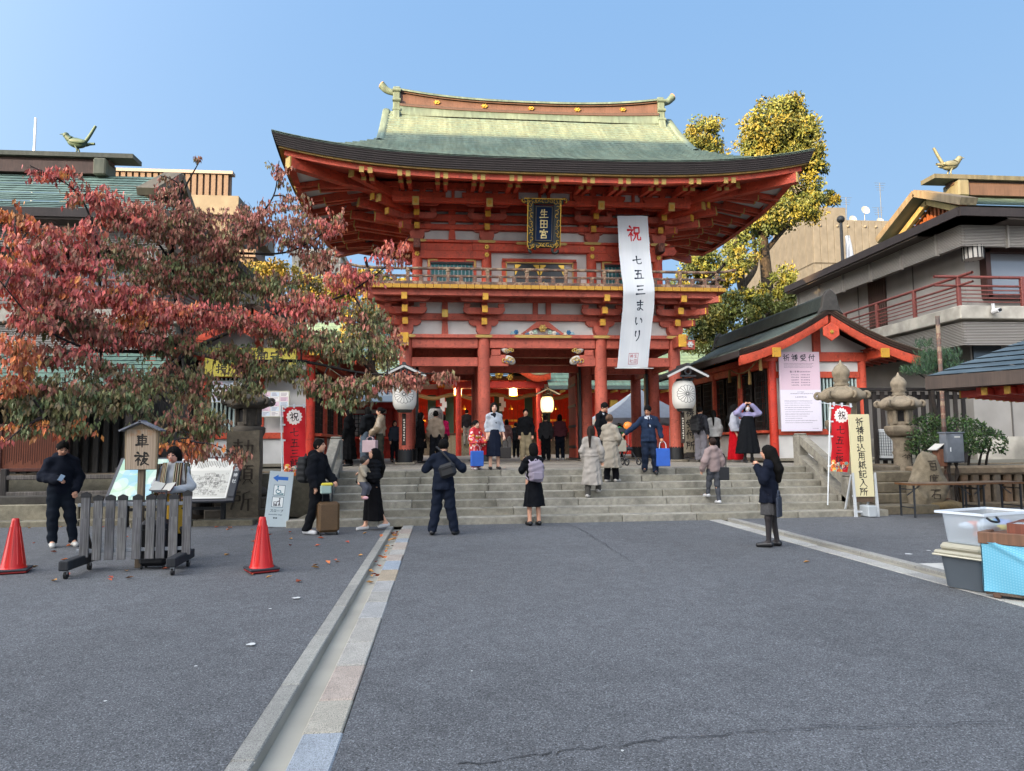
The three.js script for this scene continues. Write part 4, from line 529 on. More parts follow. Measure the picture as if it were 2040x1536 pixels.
  for (let k = 0; k < 6; k++) { M('louvre_bracket', B(.04, .66, .1, X(14.6 + k * 2.6), 6.9, -16.72), mt('#8d8780', .6), o); M('louvre_bracket', B(.1, .66, .04, X(13.32), 6.9, -17.6 - k * 1.5), mt('#8d8780', .6), o); }
  // balcony and maroon rails
  bx('balcony_slab', 13.05, 34, 4.68, 5.02, -25.2, -16.55, CONCW, .02);
  const RR = mt('#7e4038', .6, T.paint); M('hand_rail', [tube([[X(12.5), 5.78, -16.7], [X(20), 5.78, -16.7], [X(34), 5.78, -16.7]], .04, 8), tube([[X(13.15), 5.78, -16.2], [X(13.15), 5.78, -21], [X(13.15), 5.78, -25.2]], .04, 8)], RR, o); M('hand_rail', [tube([[X(12.5), 5.55, -16.7], [X(34), 5.55, -16.7]], .03, 8, 4), tube([[X(13.15), 5.55, -16.2], [X(13.15), 5.55, -25.2]], .03, 8, 4)], RR, o);
  for (const y of [5.14, 5.24, 5.34, 5.44]) M('balcony_bar', [B(21, .025, .025, X(13.15 + 10.5), y, -16.7), B(.025, .025, 8.4, X(13.15), y, -20.95)], RR, o);
  for (let k = 0; k < 7; k++) M('balcony_post', C(.09, .78, .09, X(13.15 + k * 1.75), 5.4, -16.7, .01), RR, o); for (let k = 1; k < 6; k++) M('balcony_post', C(.09, .78, .09, X(13.15), 5.4, -16.7 - k * 1.7, .01), RR, o);
  // window, soffit lantern, camera
  const w = new THREE.Group(); w.name = 'window'; w.position.set(X(15.35), 6.05, -17.42); o.add(w); M('window_frame', [B(1.8, .12, .3, 0, .62, 0), B(1.8, .12, .3, 0, -.62, 0), B(.14, 1.3, .3, -.85, 0, 0), B(.14, 1.3, .3, .85, 0, 0)], mt('#4f2f28', .6, T.wood), w); M('pane', B(1.6, 1.15, .02, 0, 0, -.03), mt('#8a8f96', .12, null, { metalness: .2 }), w); M('blind', [...Array(9)].map((_, k) => B(1.5, .015, .03, 0, .5 - k * .05, -.07)), mt('#c9c2b8', .8), w).userData.kind = 'stuff';
  M('soffit_lamp', [cyl(.24, .24, .34, X(13.85), 6.5, -17.0, 14)], mt('#a9a49c', .6), o); M('lamp_band', [...Array(14)].map((_, k) => B(.02, .36, .02, X(13.85) + Math.cos(k / 14 * 6.283) * .245, 6.5, -17.0 + Math.sin(k / 14 * 6.283) * .245)), BLACK, o).userData.kind = 'stuff';
  const cam = M('security_camera', [cyl(.07, .06, .2, X(13.9), 4.86, -16.4, 12, Math.PI / 2), B(.05, .2, .05, X(13.9), 4.96, -16.5)], mt('#c9c9c9', .4), o); M('camera_lens', cyl(.04, .04, .03, X(13.9), 4.86, -16.28, 10, Math.PI / 2), BLACK, cam);
  const K = 1.3, near = V(X(12.9), 0, s < 0 ? -17.9 : -16.2), corner = V(s > 0 ? 16.7 : -8.2, -.48, s < 0 ? -23.2 : -21.0); o.scale.setScalar(K); o.position.copy(corner).addScaledVector(near, -K); if (s < 0) o.position.z -= 1.7 * K; // its near eave corner stands behind the pavilion
  return o;
}
function bird(x, y, z, ry, s, mat, label) { const b = thing('bronze_bird', label, 'statue', [x, y, z], ry); M('bird_body', [fin(new THREE.SphereGeometry(.27, 16, 12).scale(1.4, .78, .68).rotateZ(.22).translate(0, .55, 0)), fin(new THREE.SphereGeometry(.125, 12, 9).translate(.42, .86, 0)), limb([[.22, .66, 0], [.34, .76, 0], [.42, .86, 0]], .17, .1, 10)], mat, b); M('beak', limb([[.5, .89, 0], [.58, .91, 0], [.68, .89, 0]], .04, .008, 6), mat, b); for (const [q, w] of [[0, 1], [.06, .7]]) M('tail', limb(q ? [[-.26, .5, q], [-.45, .54, q], [-.68, .56, q]] : [[-.28, .52, q], [-.48, .84, q], [-.72, 1.3, q]], .075, .055, 8), mat, b); for (const q of [-.09, .09]) { const l = M('leg', limb([[.02, .42, q], [-.07, .22, q], [.0, 0, q]], .04, .025, 6), mat, b); M('foot', B(.22, .03, .08, .05, .015, q), mat, l); } for (const q of [-1, 1]) M('wing', fin(new THREE.SphereGeometry(.22, 12, 8).scale(1.6, .5, .25).rotateZ(.05).translate(-.1, .57, q * .17)), mat, b); b.scale.setScalar(s); return b; }
office(1, 'grey shrine office with louvred band, maroon balcony rails and sunlit gable');
office(-1, 'grey shrine office with shaded green copper roof behind the cherry tree');
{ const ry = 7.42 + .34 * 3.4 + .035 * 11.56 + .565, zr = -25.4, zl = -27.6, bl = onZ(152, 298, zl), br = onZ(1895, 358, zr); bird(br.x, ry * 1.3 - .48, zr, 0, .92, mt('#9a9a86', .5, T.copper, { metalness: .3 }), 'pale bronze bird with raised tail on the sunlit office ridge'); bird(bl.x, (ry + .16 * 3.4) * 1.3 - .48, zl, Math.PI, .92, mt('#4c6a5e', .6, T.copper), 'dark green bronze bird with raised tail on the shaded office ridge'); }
// ---------- far buildings ----------
{
  const t = thing('concrete_tower', 'tall beige concrete tower with ribbed panels and rooftop antennas behind the office', 'building', [50.5, 0, -91]);
  const TW = mt('#66635d', .9, T.mottle); M('tower_core', B(10.8, 28.6, 20, 0, 14.3, 0), mt('#4a4742', .9, T.mottle), t);
  for (let row = 0; row < 3; row++) { for (let k = 0; k < 12; k++) M('wall_panel', C(.86, 5.4, .12, -4.95 + k * .9, 26.1 - row * 5.6, 10.03, .03), TW, t); for (let k = 0; k < 12; k++) M('wall_panel', C(.12, 5.4, 1.6, -5.43, 26.1 - row * 5.6, 9.2 - k * 1.66, .03), mt('#5a5751', .9, T.mottle), t); for (let k = 0; k < 6; k++) M('wall_vent', fin(new THREE.SphereGeometry(.16, 8, 6).translate(-4.5 + k * 1.8 + (k % 2) * .4, 28.0 - row * 5.6, 10.15)), mt('#6d655a', .8), t); }
  M('penthouse', B(5.4, 3, 9, -1.6, 30.1, 2), TW, t); M('machine_room', B(3.2, 5.5, 4, -3.2, 33.5, 0), mt('#8d8576', .9, T.stain), t); M('mast', cyl(.1, .06, 12, -2.4, 38, 1, 6), mt('#c9c9c4', .6), t); M('lattice_mast', [...[-1, 1].flatMap((s) => [bar([-1 + s * .9, 31, 3], [-1, 36, 3], .12)])], mt('#4c545a', .6), t);
  const dish = (x, y, z, r) => { const d = M('satellite_dish', [lathe([[0, 0], [r * .5, r * .08], [r, r * .3]], 16).rotateX(Math.PI / 2.4).translate(x, y, z), cyl(.04, .04, 1.2, x, y - .6, z - .1, 6)], mt('#8a8b8a', .6), t); }; dish(2.1, 30.4, 9, .55); dish(.4, 29.2, 9, .5); dish(4.0, 29.0, 9, .5); dish(3.0, 28.9, 8, .45);
  for (const [x, h] of [[.0, 3.6], [4.6, 5.6], [4.2, 2.4]]) M('television_antenna', [cyl(.04, .04, h, x, 28.6 + h / 2, 8.5, 6), ...[0, 1, 2, 3].map((k) => B(1.5 - k * .2, .03, .03, x, 28.6 + h - k * .3, 8.5))], mt('#4c5054', .5), t);
  M('lower_louvres', [...Array(14)].map((_, k) => B(.12, 2.4, .2, -4.6 + k * .3, 12.5, 10.25)), mt('#6c665c', .8), t).userData.kind = 'stuff';
  const f = thing('flagpole', 'black flagpole with a limp white and red flag beside the beige tower', 'flagpole', [27.1, 0, -45]); M('pole', cyl(.14, .1, 16.6, 0, 8.3, 0, 10), BLACK, f); M('ball', fin(new THREE.SphereGeometry(.26, 12, 10).translate(0, 16.75, 0)), BLACK, f); const fl = (v0, v1, m, nm) => M(nm, fin(sheet((u, v) => { const t = v0 + (v1 - v0) * v; return [.25 + u * (.35 + .3 * Math.sin(t * 2.5)) + .08 * Math.sin(u * 9 + t * 5), 15.6 - t * 3.6, .18 * Math.sin(u * 12 + t * 3)]; }, 12, 8)), m, f); fl(0, .62, mt('#c9cacd', .9), 'flag_cloth'); fl(.62, .8, mt('#b0202a', .9), 'flag_disc'); fl(.8, 1, mt('#c9cacd', .9), 'flag_cloth');
  const b = thing('concrete_building', 'pale concrete building with brown ribbed parapet rising behind the cherry tree', 'building', [-24, 0, -66]); M('wall', B(13, 21, 12, 0, 10.5, 0), mt('#726b5f', .9, T.mottle), b); M('roof_slab', B(14, 1.6, 13, .3, 21.6, 0), mt('#7a7265', .9, T.mottle), b); const rg = B(.34, 2.0, .3); for (let k = 0; k < 26; k++) { const q = M('parapet_rib', rg, mt('#7d6a5c', .85, T.wood), b); q.position.set(-6.5 + k * .51, 23.3, 6.3); } M('parapet_back', B(13.2, 2, .2, 0, 23.3, 6.1), mt('#5f5148', .9), b); M('parapet_cap', B(13.6, .25, .8, 0, 24.35, 6.2), mt('#8a8078', .8), b); for (let r = 0; r < 3; r++) for (let k = 0; k < 5; k++) M('window', B(1.5, 1.6, .1, -5 + k * 2.5, 18 - r * 3.4, 6.04), mt('#39424a', .3), b);
  const w = thing('white_building', 'small white far building seen between the cherry tree and the gate eaves', 'building', [-14.2, 0, -72]); M('wall', B(4.5, 20, 8, 2.4, 10, 0), mt('#cfc8bb', .9, T.stain), w); M('roof_slab', B(4.9, .5, 8.4, 2.4, 20.1, 0), CONCW, w); for (let k = 0; k < 3; k++) M('window', B(.9, 1.2, .1, 1 + k * 1.4, 17.5, 4.03), mt('#39424a', .3), w);
  const g2 = thing('brown_building', 'low brown building behind the cherry tree beside the gate', 'building', [-19, 0, -60]); M('wall', B(9, 16.5, 8, 0, 8.25, 0), mt('#8d7a68', .9, T.stain), g2); M('parapet', B(9.4, .6, 8.4, 0, 16.6, 0), mt('#6f6055', .9), g2); for (let k = 0; k < 4; k++) M('window', B(1.3, 1.4, .1, -3 + k * 2, 14, 4.03), mt('#2f363c', .3), g2);
  const m = thing('white_mast', 'thin white mast standing behind the shaded office ridge', 'mast', [-38.6, 0, -70]); M('pole', cyl(.16, .1, 33.2, 0, 16.6, 0, 8), mt('#d5d8da', .6), m); M('mast_base', cyl(.4, .3, 1, 0, .2, 0, 10), CONC, m);
}
// ---------- the worship hall behind the gate ----------
{
  const h = thing('worship_hall', 'red worship hall with sunlit curved copper roof seen through the gate', 'building', [XC, 0, -44]);
  const R = mt('#c02c16', .6, T.paint), RO = mt('#7f9a86', .7, T.copper, { bump: .004 });
  M('stone_base', B(26, 1.3, 10, 0, 1.65, -5), STONE, h); { const st = B(5, .21, .42); for (let k = 0; k < 6; k++) { const q = M('stone_step', st, mt('#b3a88f', .9, T.stone), h); q.position.set(-.6, 1.12 + k * .2, 2.5 - k * .4); } }
  for (let k = -4; k <= 4; k++) { const x = k * 3.0 + (k ? 0 : 0) - 1.5 + 1.2; M('column', cyl(.2, .2, 2.9, x, 3.75, 0, 16), R, h); M('column_cap', C(.5, .25, .5, x, 5.3, 0, .03), mt('#c98a2a', .6), h); }
  M('lintel', C(26, .35, .3, 0, 4.9, 0, .02), R, h); M('lintel', C(26, .22, .25, 0, 5.5, .1, .02), R, h); M('frieze', B(26, .5, .1, 0, 5.25, -.1), WHITE, h); M('back_wall', B(26, 4, .2, 0, 3.9, -6), R, h); M('floor', B(26, .1, 7, 0, 2.33, -3), mt('#5c4430', .7, T.wood), h); M('ceiling', B(26, .1, 7, 0, 5.7, -3), MAROON, h);
  for (let k = -4; k < 4; k++) { const x = k * 3 + 1.2; for (const q of [-1, 1]) M('door_panel', B(.5, 2.4, .08, x + q * .95, 3.55, -.1), mt('#2e4a38', .7), h); const g = M('altar_lattice', [...Array(6)].map((_, i) => B(.04, 1.8, .04, x - .6 + i * .24, 3.3, -1.2)), mt('#8a2414', .6), h); g.userData.kind = 'stuff'; M('gilt_ornament', [lathe([[0, .34], [.06, .2], [.14, 0], [0, 0]], 8, x, 3.9, -1.8), B(1.2, .12, .1, x, 3.2, -1.9), B(.9, .3, .3, x, 2.75, -2.0)], GOLD, h); }
  const prof = (t) => { const d = 7 * t; return [d, 5.75 + .3 * d + .045 * d * d]; }; for (let i = 0; i < 18; i++) { const a = prof(i / 18), b = prof((i + 1) / 18); M('roof_course', fin(sheet((u, v) => [-14 + 28 * u, (v ? b[1] : a[1] + .025), 1.8 - (v ? b[0] : a[0])], 1, 1)), RO, h); }
  M('eave_board', C(28, .22, .14, 0, 5.62, 1.78, .02), mt('#57463a', .8), h); M('soffit', fin(sheet((u, v) => [-14 + 28 * u, 5.5 + .2 * v, 1.7 - 2 * v], 1, 1)), R, h); { const rg = B(.1, .12, 1.9); for (let k = 0; k < 56; k++) { const q = M('rafter', rg, R, h); q.position.set(-13.75 + k * .5, 5.5, .85); } }
  // curved canopy gable over the stairs
  const kh = (x) => { const t = Math.abs(x) / 2.6; return 6.25 - 1.0 * Math.pow(Math.sin(Math.min(1, t) * Math.PI / 2), 2) + .18 * Math.max(0, t - .75) * 4; };
  M('canopy_roof', fin(sheet((u, v) => { const x = (u * 2 - 1) * 2.9; return [x, kh(x) + .18, 4.2 - v * 5]; }, 40, 1)), RO, h); for (let k = -14; k <= 14; k++) { const x = k * .2; M('canopy_rib', fin(sheet((u, v) => { const a = u * Math.PI; return [x + .05 * Math.cos(a), kh(x) + .19 + .05 * Math.sin(a), 4.25 - v * 4.6]; }, 5, 1)), RO, h); }
  M('canopy_barge', fin(sheet((u, v) => { const x = (u * 2 - 1) * 2.9, c = [[.17, .06], [-.2, .06], [-.2, -.08], [.17, -.08]][Math.round(v * 3)]; return [x, kh(x) + c[0], 4.2 + c[1]]; }, 40, 3)), mt('#d0461c', .55, T.paint), h); M('canopy_edge', fin(sheet((u, v) => { const x = (u * 2 - 1) * 2.95; return [x, kh(x) + .17 + .09 * v, 4.29]; }, 40, 1)), mt('#8a7a58', .7), h);
  for (const s of [-1, 1]) { M('canopy_post', cyl(.16, .16, 4.2, s * 2.3, 3.1, 3.6, 14), R, h); } M('canopy_beam', C(5.2, .4, .3, 0, 5.05, 3.6, .03), R, h); M('canopy_carving', [crest(.22, 0, 5.6, 3.9), crest(.16, .6, 5.45, 3.9), crest(.16, -.6, 5.45, 3.9)], GOLD, h);
  // sacred rope with paper streamers
  const rp = thing('sacred_rope', 'thick twisted straw rope with white paper streamers across the hall front', 'rope', [XC, 4.72, -43.5]); const pts = []; for (let k = 0; k <= 20; k++) pts.push([-5 + k * .5, .12 * Math.cos(k * 1.26) - .12, 0]); M('rope', tube(pts, .12, 8, 80), mt('#b59a6a', .95, T.fabric), rp); for (const x of [-3.2, .4, 3.4]) M('paper_streamer', [B(.28, .35, .02, x, -.35, .08), B(.28, .35, .02, x + .12, -.62, .1), B(.28, .3, .02, x, -.88, .12)], mt('#dcdcd8', .9), rp);
  // side shop in the court, left of the passage
  const sp = thing('court_shop', 'red court shop with lattice windows and pale blue sign board seen beside the gate column', 'building', [-6.5, H0, -34]); M('wall', B(9, 3, .2, 0, 1.5, 0), R, sp); M('lintel', C(9.4, .4, .3, 0, 2.55, .2, .02), R, sp); for (const x of [-4, -1.2, 1.6, 4.4]) M('post', cyl(.14, .14, 2.9, x, 1.45, .25, 12), R, sp); for (let k = 0; k < 3; k++) { const w = new THREE.Group(); w.name = 'lattice_window'; w.position.set(-2.6 + k * 2.8, 1.55, .16); sp.add(w); M('window_back', B(1.8, 1.0, .04), mt('#c7c9c4', .8), w); M('window_bar', [...Array(11)].map((_, i) => B(.04, 1, .04, -.85 + i * .17, 0, .04)).concat([...Array(6)].map((_, i) => B(1.8, .03, .04, 0, -.45 + i * .18, .05))), mt('#1d2a26', .8), w).userData.kind = 'stuff'; M('window_head', B(1.9, .18, .06, 0, .65, .05), mt('#b9b4a8', .8), w); }
  M('eave', fin(sheet((u, v) => [-5.2 + 10.4 * u, 2.85 + .75 * v, 1.1 - 1.6 * v], 1, 1)), RO, sp); M('eave_edge', C(10.4, .12, .08, 0, 2.82, 1.1, .01), EAVE, sp); M('counter', C(8.8, .1, .6, 0, .95, .4, .02), R, sp);
  const [c, x] = canvas(512, 180, '#a9c4dc'); x.fillStyle = '#c9dcea'; x.fillRect(12, 12, 488, 120); x.fillStyle = '#2e4a6a'; x.beginPath(); x.ellipse(310, 90, 22, 34, .4, 0, 7); x.fill(); x.beginPath(); x.ellipse(400, 92, 16, 34, -.4, 0, 7); x.fill(); const sgn = thing('sign_board', 'pale blue sign board with dark leaf mark above the court shop', 'sign', [-3.3, H0 + 3.05, -32.3]); M('board', B(3.1, 1.0, .08), mt('#7d92a4', .7), sgn); M('sign_print', panelG(3.0, .92, 0, 0, .045), print(c, .7), sgn);
  // right wing with roof, sunlit, and the white tent before it
  const rw = thing('court_wing', 'red court wing with sunlit pale roof behind the white tent', 'building', [15, 0, -41]); M('wall', B(14, 4, .3, 0, 3, 0), R, rw); for (let k = 0; k < 6; k++) { M('post', cyl(.16, .16, 4, -6 + k * 2.3, 3, .3, 12), R, rw); M('wall_lamp', C(.5, .6, .2, -5 + k * 2.3, 3.9, .3, .04), GOLD, rw); } for (let i = 0; i < 12; i++) { const a = [i * .5, 4.9 + i * .26], b2 = [(i + 1) * .5, 4.9 + (i + 1) * .26]; M('roof_course', fin(sheet((u, v) => [-9 + 18 * u, v ? b2[1] : a[1] + .025, 1.6 - (v ? b2[0] : a[0])], 1, 1)), RO, rw); } M('eave_board', C(18, .2, .14, 0, 4.8, 1.6, .02), mt('#4a5a56', .8), rw); { const rg = B(.1, .12, 1.4); for (let k = 0; k < 30; k++) { const q = M('rafter', rg, mt('#c9a24a', .6), rw); q.position.set(-8.7 + k * .6, 4.66, .85); } }
  const tn = thing('white_tent', 'white canvas event tent standing in the court beyond the gate', 'tent', [9.3, H0, -33]); const TC = mt('#cdd3da', .85, T.fabric); for (const [a, b2] of [[0, 1], [1, 2], [2, 3], [3, 0]]) { const cr = [[-2.2, 1.75, 2], [2.2, 1.75, 2], [2.2, 1.75, -2], [-2.2, 1.75, -2]], A = cr[a], Bq = cr[b2]; M('tent_slope', fin(sheet((u, v) => [(A[0] + (Bq[0] - A[0]) * u) * (1 - v), 1.75 + 1.5 * v - .12 * Math.sin(v * Math.PI), (A[2] + (Bq[2] - A[2]) * u) * (1 - v)], 8, 8)), TC, tn); M('tent_valance', fin(sheet((u, v) => [A[0] + (Bq[0] - A[0]) * u, 1.75 - v * (.22 + .05 * Math.abs(Math.sin(u * 40))), A[2] + (Bq[2] - A[2]) * u], 60, 1)), TC, tn); } for (const [px, pz] of [[-2.15, 1.95], [2.15, 1.95], [2.15, -1.95], [-2.15, -1.95]]) M('tent_pole', cyl(.04, .04, 1.9, px, .9, pz, 8), mt('#b9bcc0', .4), tn);
}
// dark timber fence between the reception pavilion and the office, and a low copper roofed gallery before the left office
{
  const f = thing('timber_fence', 'dark tall timber slat fence behind the stone lanterns', 'fence', [12.4, .4, -18.6]); const sg = C(.12, 2.6, .05, 0, 1.3, 0, .008); for (let k = 0; k < 15; k++) { const q = M('slat', sg, mt(['#3a332f', '#443b35', '#302a28'][k % 3], .9, T.grey), f); q.position.set(-1.2 + k * .24, 0, 0); } for (const y of [.5, 2.45]) M('rail', C(3.7, .12, .09, .45, y, -.07, .008), DARKW, f); M('top_cap', C(3.8, .08, .2, .45, 2.66, 0, .008), DARKW, f);
  const g = thing('low_gallery', 'low gallery with green copper roof and dark slat wall under the cherry tree', 'building', [-10.5, 0, -19]); const CP = mt('#6f8f80', .75, T.copper, { bump: .004 }); for (let i = 0; i < 8; i++) M('roof_course', fin(sheet((u, v) => [-4.5 + 8 * u, (v ? 3.0 + (i + 1) * .14 : 3.02 + i * .14), 1.9 - (v ? i + 1 : i) * .32], 1, 1)), CP, g); M('eave_board', C(8, .16, .12, -.5, 2.92, 1.88, .012), EAVE, g); M('soffit', B(8, .05, 1.6, -.5, 2.84, 1.1), DARKW, g);
  M('back_wall', B(8, 2.6, .1, -.5, 1.6, -.3), mt('#57524c', .9, T.mottle), g); const s2 = C(.13, 2.3, .07, 0, 1.6, 0, .008); for (let k = 0; k < 34; k++) { const q = M('slat', s2, mt(['#4c4a47', '#3c3a38', '#5a5652'][k % 3], .9, T.grey), g); q.position.set(-4.4 + k * .24, 0, 0); } for (let k = 0; k < 5; k++) M('post', C(.16, 2.9, .16, -4.3 + k * 1.9, 1.45, 1.6, .012), DARKW, g); { const rg = B(.07, .09, .5); for (let k = 0; k < 26; k++) { const q = M('rafter_end', rg, mt('#8a8680', .9), g); q.position.set(-4.3 + k * .3, 2.78, 1.75); } }
  M('base_course', B(8, .5, .3, -.5, .2, -.1), STONE, g);
}
// ---------- paper lanterns ----------
function chrysanthemum(x, cx, cy, R) { x.strokeStyle = '#15171c'; x.lineWidth = R * .045; x.beginPath(); x.arc(cx, cy, R * .11, 0, 7); x.stroke(); for (let k = 0; k < 16; k++) { const a = k / 16 * 2 * Math.PI, b = (k + 1) / 16 * 2 * Math.PI, m = (a + b) / 2; x.beginPath(); x.moveTo(cx + Math.cos(a) * R * .12, cy + Math.sin(a) * R * .12); x.lineTo(cx + Math.cos(a) * R * .84, cy + Math.sin(a) * R * .84); x.arc(cx + Math.cos(m) * R * .83, cy + Math.sin(m) * R * .83, R * .165, a - .9, b + .9); x.stroke(); } }
const lanternPrint = (() => { const [c, x] = canvas(1024, 512, '#c2bfb8'); const r = rng(2); for (let y = 0; y < 512; y += 16) { x.fillStyle = 'rgba(120,115,105,.10)'; x.fillRect(0, y, 1024, 2); } for (let i = 0; i < 400; i++) { x.fillStyle = `rgba(90,80,60,${.03 * r()})`; x.fillRect(r() * 1024, r() * 512, 20 * r(), 20 * r()); } x.save(); x.scale(1, 1); for (const cx of [256, 768]) { x.save(); x.translate(cx, 245); x.scale(.92, 1.0); chrysanthemum(x, 0, 0, 165); x.restore(); } x.restore(); return c; })();
const lanternMat = print(lanternPrint, .7);
function paperLantern(pos, label, group, roof = true, lit = 0) {
  const o = thing('paper_lantern', label, 'lantern', pos, 0, group), pts = []; for (let k = 0; k <= 28; k++) { const t = k / 28, y = -.42 + .84 * t, e = Math.pow(Math.abs(2 * t - 1), 3.6); pts.push(new THREE.Vector2((.355 - .10 * e) + .004 * Math.sin(k * Math.PI), y)); }
  const g = new THREE.LatheGeometry(pts, 40); g.rotateY(-Math.PI / 2 * 0 + Math.PI * 1.5); const m = M('lantern_paper', fin(g, true), lit ? mt('#e8dcc0', .8, null, { emissive: '#ffdf9c', emissiveIntensity: lit }) : lanternMat, o);
  M('top_ring', cyl(.24, .22, .1, 0, .45, 0, 24), BLACK, o); M('bottom_ring', cyl(.2, .24, .1, 0, -.45, 0, 24), mt('#22231f', .6), o);
  if (roof) { for (const s of [-1, 1]) { const t = M('lantern_roof', bar([0, .86, 0], [s * .62, .56, 0], .9, .05), mt('#2b2c2e', .6, T.mottle), o); for (let k = -4; k <= 4; k++) M('roof_rib', bar([0, .9, k * .1], [s * .63, .595, k * .1], .025, .03), mt('#232426', .6), t); } M('roof_ridge', B(.1, .09, .96, 0, .9, 0), mt('#2b2c2e', .6), o); M('gable_edge', [-1, 1].map((s) => bar([0, .84, .46], [s * .64, .53, .46], .03, .06)), mt('#a9a8a4', .6), o); M('gable_scroll', [fin(new THREE.TorusGeometry(.09, .03, 6, 14).translate(0, .68, .44)), B(.5, .05, .04, 0, .55, .44)], BLACK, o); M('hanger', [B(.05, .3, .05, 0, .6, 0), B(.1, .1, 1.5, .28, .5, -.75)], BLACK, o); }
  const pl = M('hanging_plate', C(.12, .95, .05, -.02, -1.0, -.12, .01), mt('#35261d', .8, T.wood), o); M('plate_writing', [...Array(9)].map((_, k) => B(.05 - (k % 3) * .008, .045, .006, -.02 + (k % 2) * .01, -.72 - k * .075, -.09)), mt('#b5aea0', .9), pl).userData.kind = 'stuff';
  return o;
}
paperLantern(onZ(1362, 787, -21.3), 'white paper lantern with flower crest and small roof beside the reception pavilion', undefined);
paperLantern(onZ(806, 788, -21.3), 'white paper lantern with flower crest half behind the cherry branch before the gate column', undefined);
{ const a = paperLantern(onZ(868, 832, -29.3), 'white paper lantern with flower crest hanging at the back of the gate passage', undefined, false); a.scale.setScalar(.86);
  const p = onZ(1090, 806, -33), b = paperLantern(p, 'glowing paper lantern with small gabled roof standing in the court', undefined, true, .4); b.scale.setScalar(.86); const L = new THREE.PointLight('#ffdca0', 2.5); L.position.copy(p).add(V(0, 0, .5)); L.castShadow = true; L.shadow.radius = 10; scene.add(L); M('lantern_post', cyl(.07, .06, 2.6, 0, -1.7, -.1, 10), DARKW, b);
  // lit hanging lamps of the hall
  for (const [px, py] of [[912, 780], [1022, 781]]) { const q = onZ(px, py, -41.4), l = thing('hall_lamp', px < 1000 ? 'small lit square lamp hanging over the hall stairs' : 'small lit square lamp hanging beside the canopy of the hall', 'lamp', q); M('lamp_glass', B(.42, .42, .42), mt('#fff0c8', .6, null, { emissive: '#ffe0a0', emissiveIntensity: .7 }), l); M('lamp_frame', [B(.5, .06, .5, 0, .24, 0), B(.5, .05, .5, 0, -.24, 0)], GOLD, l); M('lamp_roof', fin(new THREE.ConeGeometry(.5, .3, 4).rotateY(Math.PI / 4).translate(0, .42, 0)), GOLD, l); M('lamp_chain', cyl(.02, .02, .8, 0, .9, 0, 6), GOLD, l); const L2 = new THREE.PointLight('#ffd090', 2.5); L2.position.copy(q).add(V(0, -.1, .35)); L2.castShadow = true; L2.shadow.radius = 8; scene.add(L2); }
  // warm light inside the hall: a row of lit paper lamps on the altar
  for (const [x, y] of [[-1.6, 3.35], [2.2, 3.35], [6.2, 3.35]]) { const l = thing('altar_lamp', 'glowing altar lamp inside the dim worship hall', 'lamp', [x, y, -45.6], 0, 'glowing lamps inside the hall'); M('lamp_shade', cyl(.2, .2, .9, 0, 0, 0, 14), mt('#ffd9a0', .7, null, { emissive: '#ffb050', emissiveIntensity: .9 }), l); M('lamp_foot', cyl(.14, .08, .5, 0, -.7, 0, 10), GOLD, l); const L3 = new THREE.PointLight('#ffb868', 6); L3.position.set(x, y + .1, -45.25); L3.castShadow = true; L3.shadow.radius = 10; scene.add(L3); } }
// ---------- wooden sign by the column ----------
{ const [c, x] = canvas(160, 704, '#8d8473'); const r = rng(5); for (let i = 0; i < 300; i++) { x.fillStyle = `rgba(60,45,30,${.12 * r()})`; x.fillRect(r() * 160, 0, 1 + r() * 2, 704); } down(x, '祈祷受付所', 22, 20, 116, 134, '#1d1a18', .13); const p = thing('wooden_sign', 'tall weathered wooden sign with black characters beside the gate column', 'sign', onZ(1374, 845, -22.3)); M('sign_print', panelG(.42, 1.85, 0, 0, .03), print(c, .85), p); M('board', C(.44, 1.87, .05, 0, 0, 0, .01), mt('#857b6a', .85, T.wood), p); M('sign_foot', B(.3, .16, .3, 0, -.98, -.05), DARKW, p); }
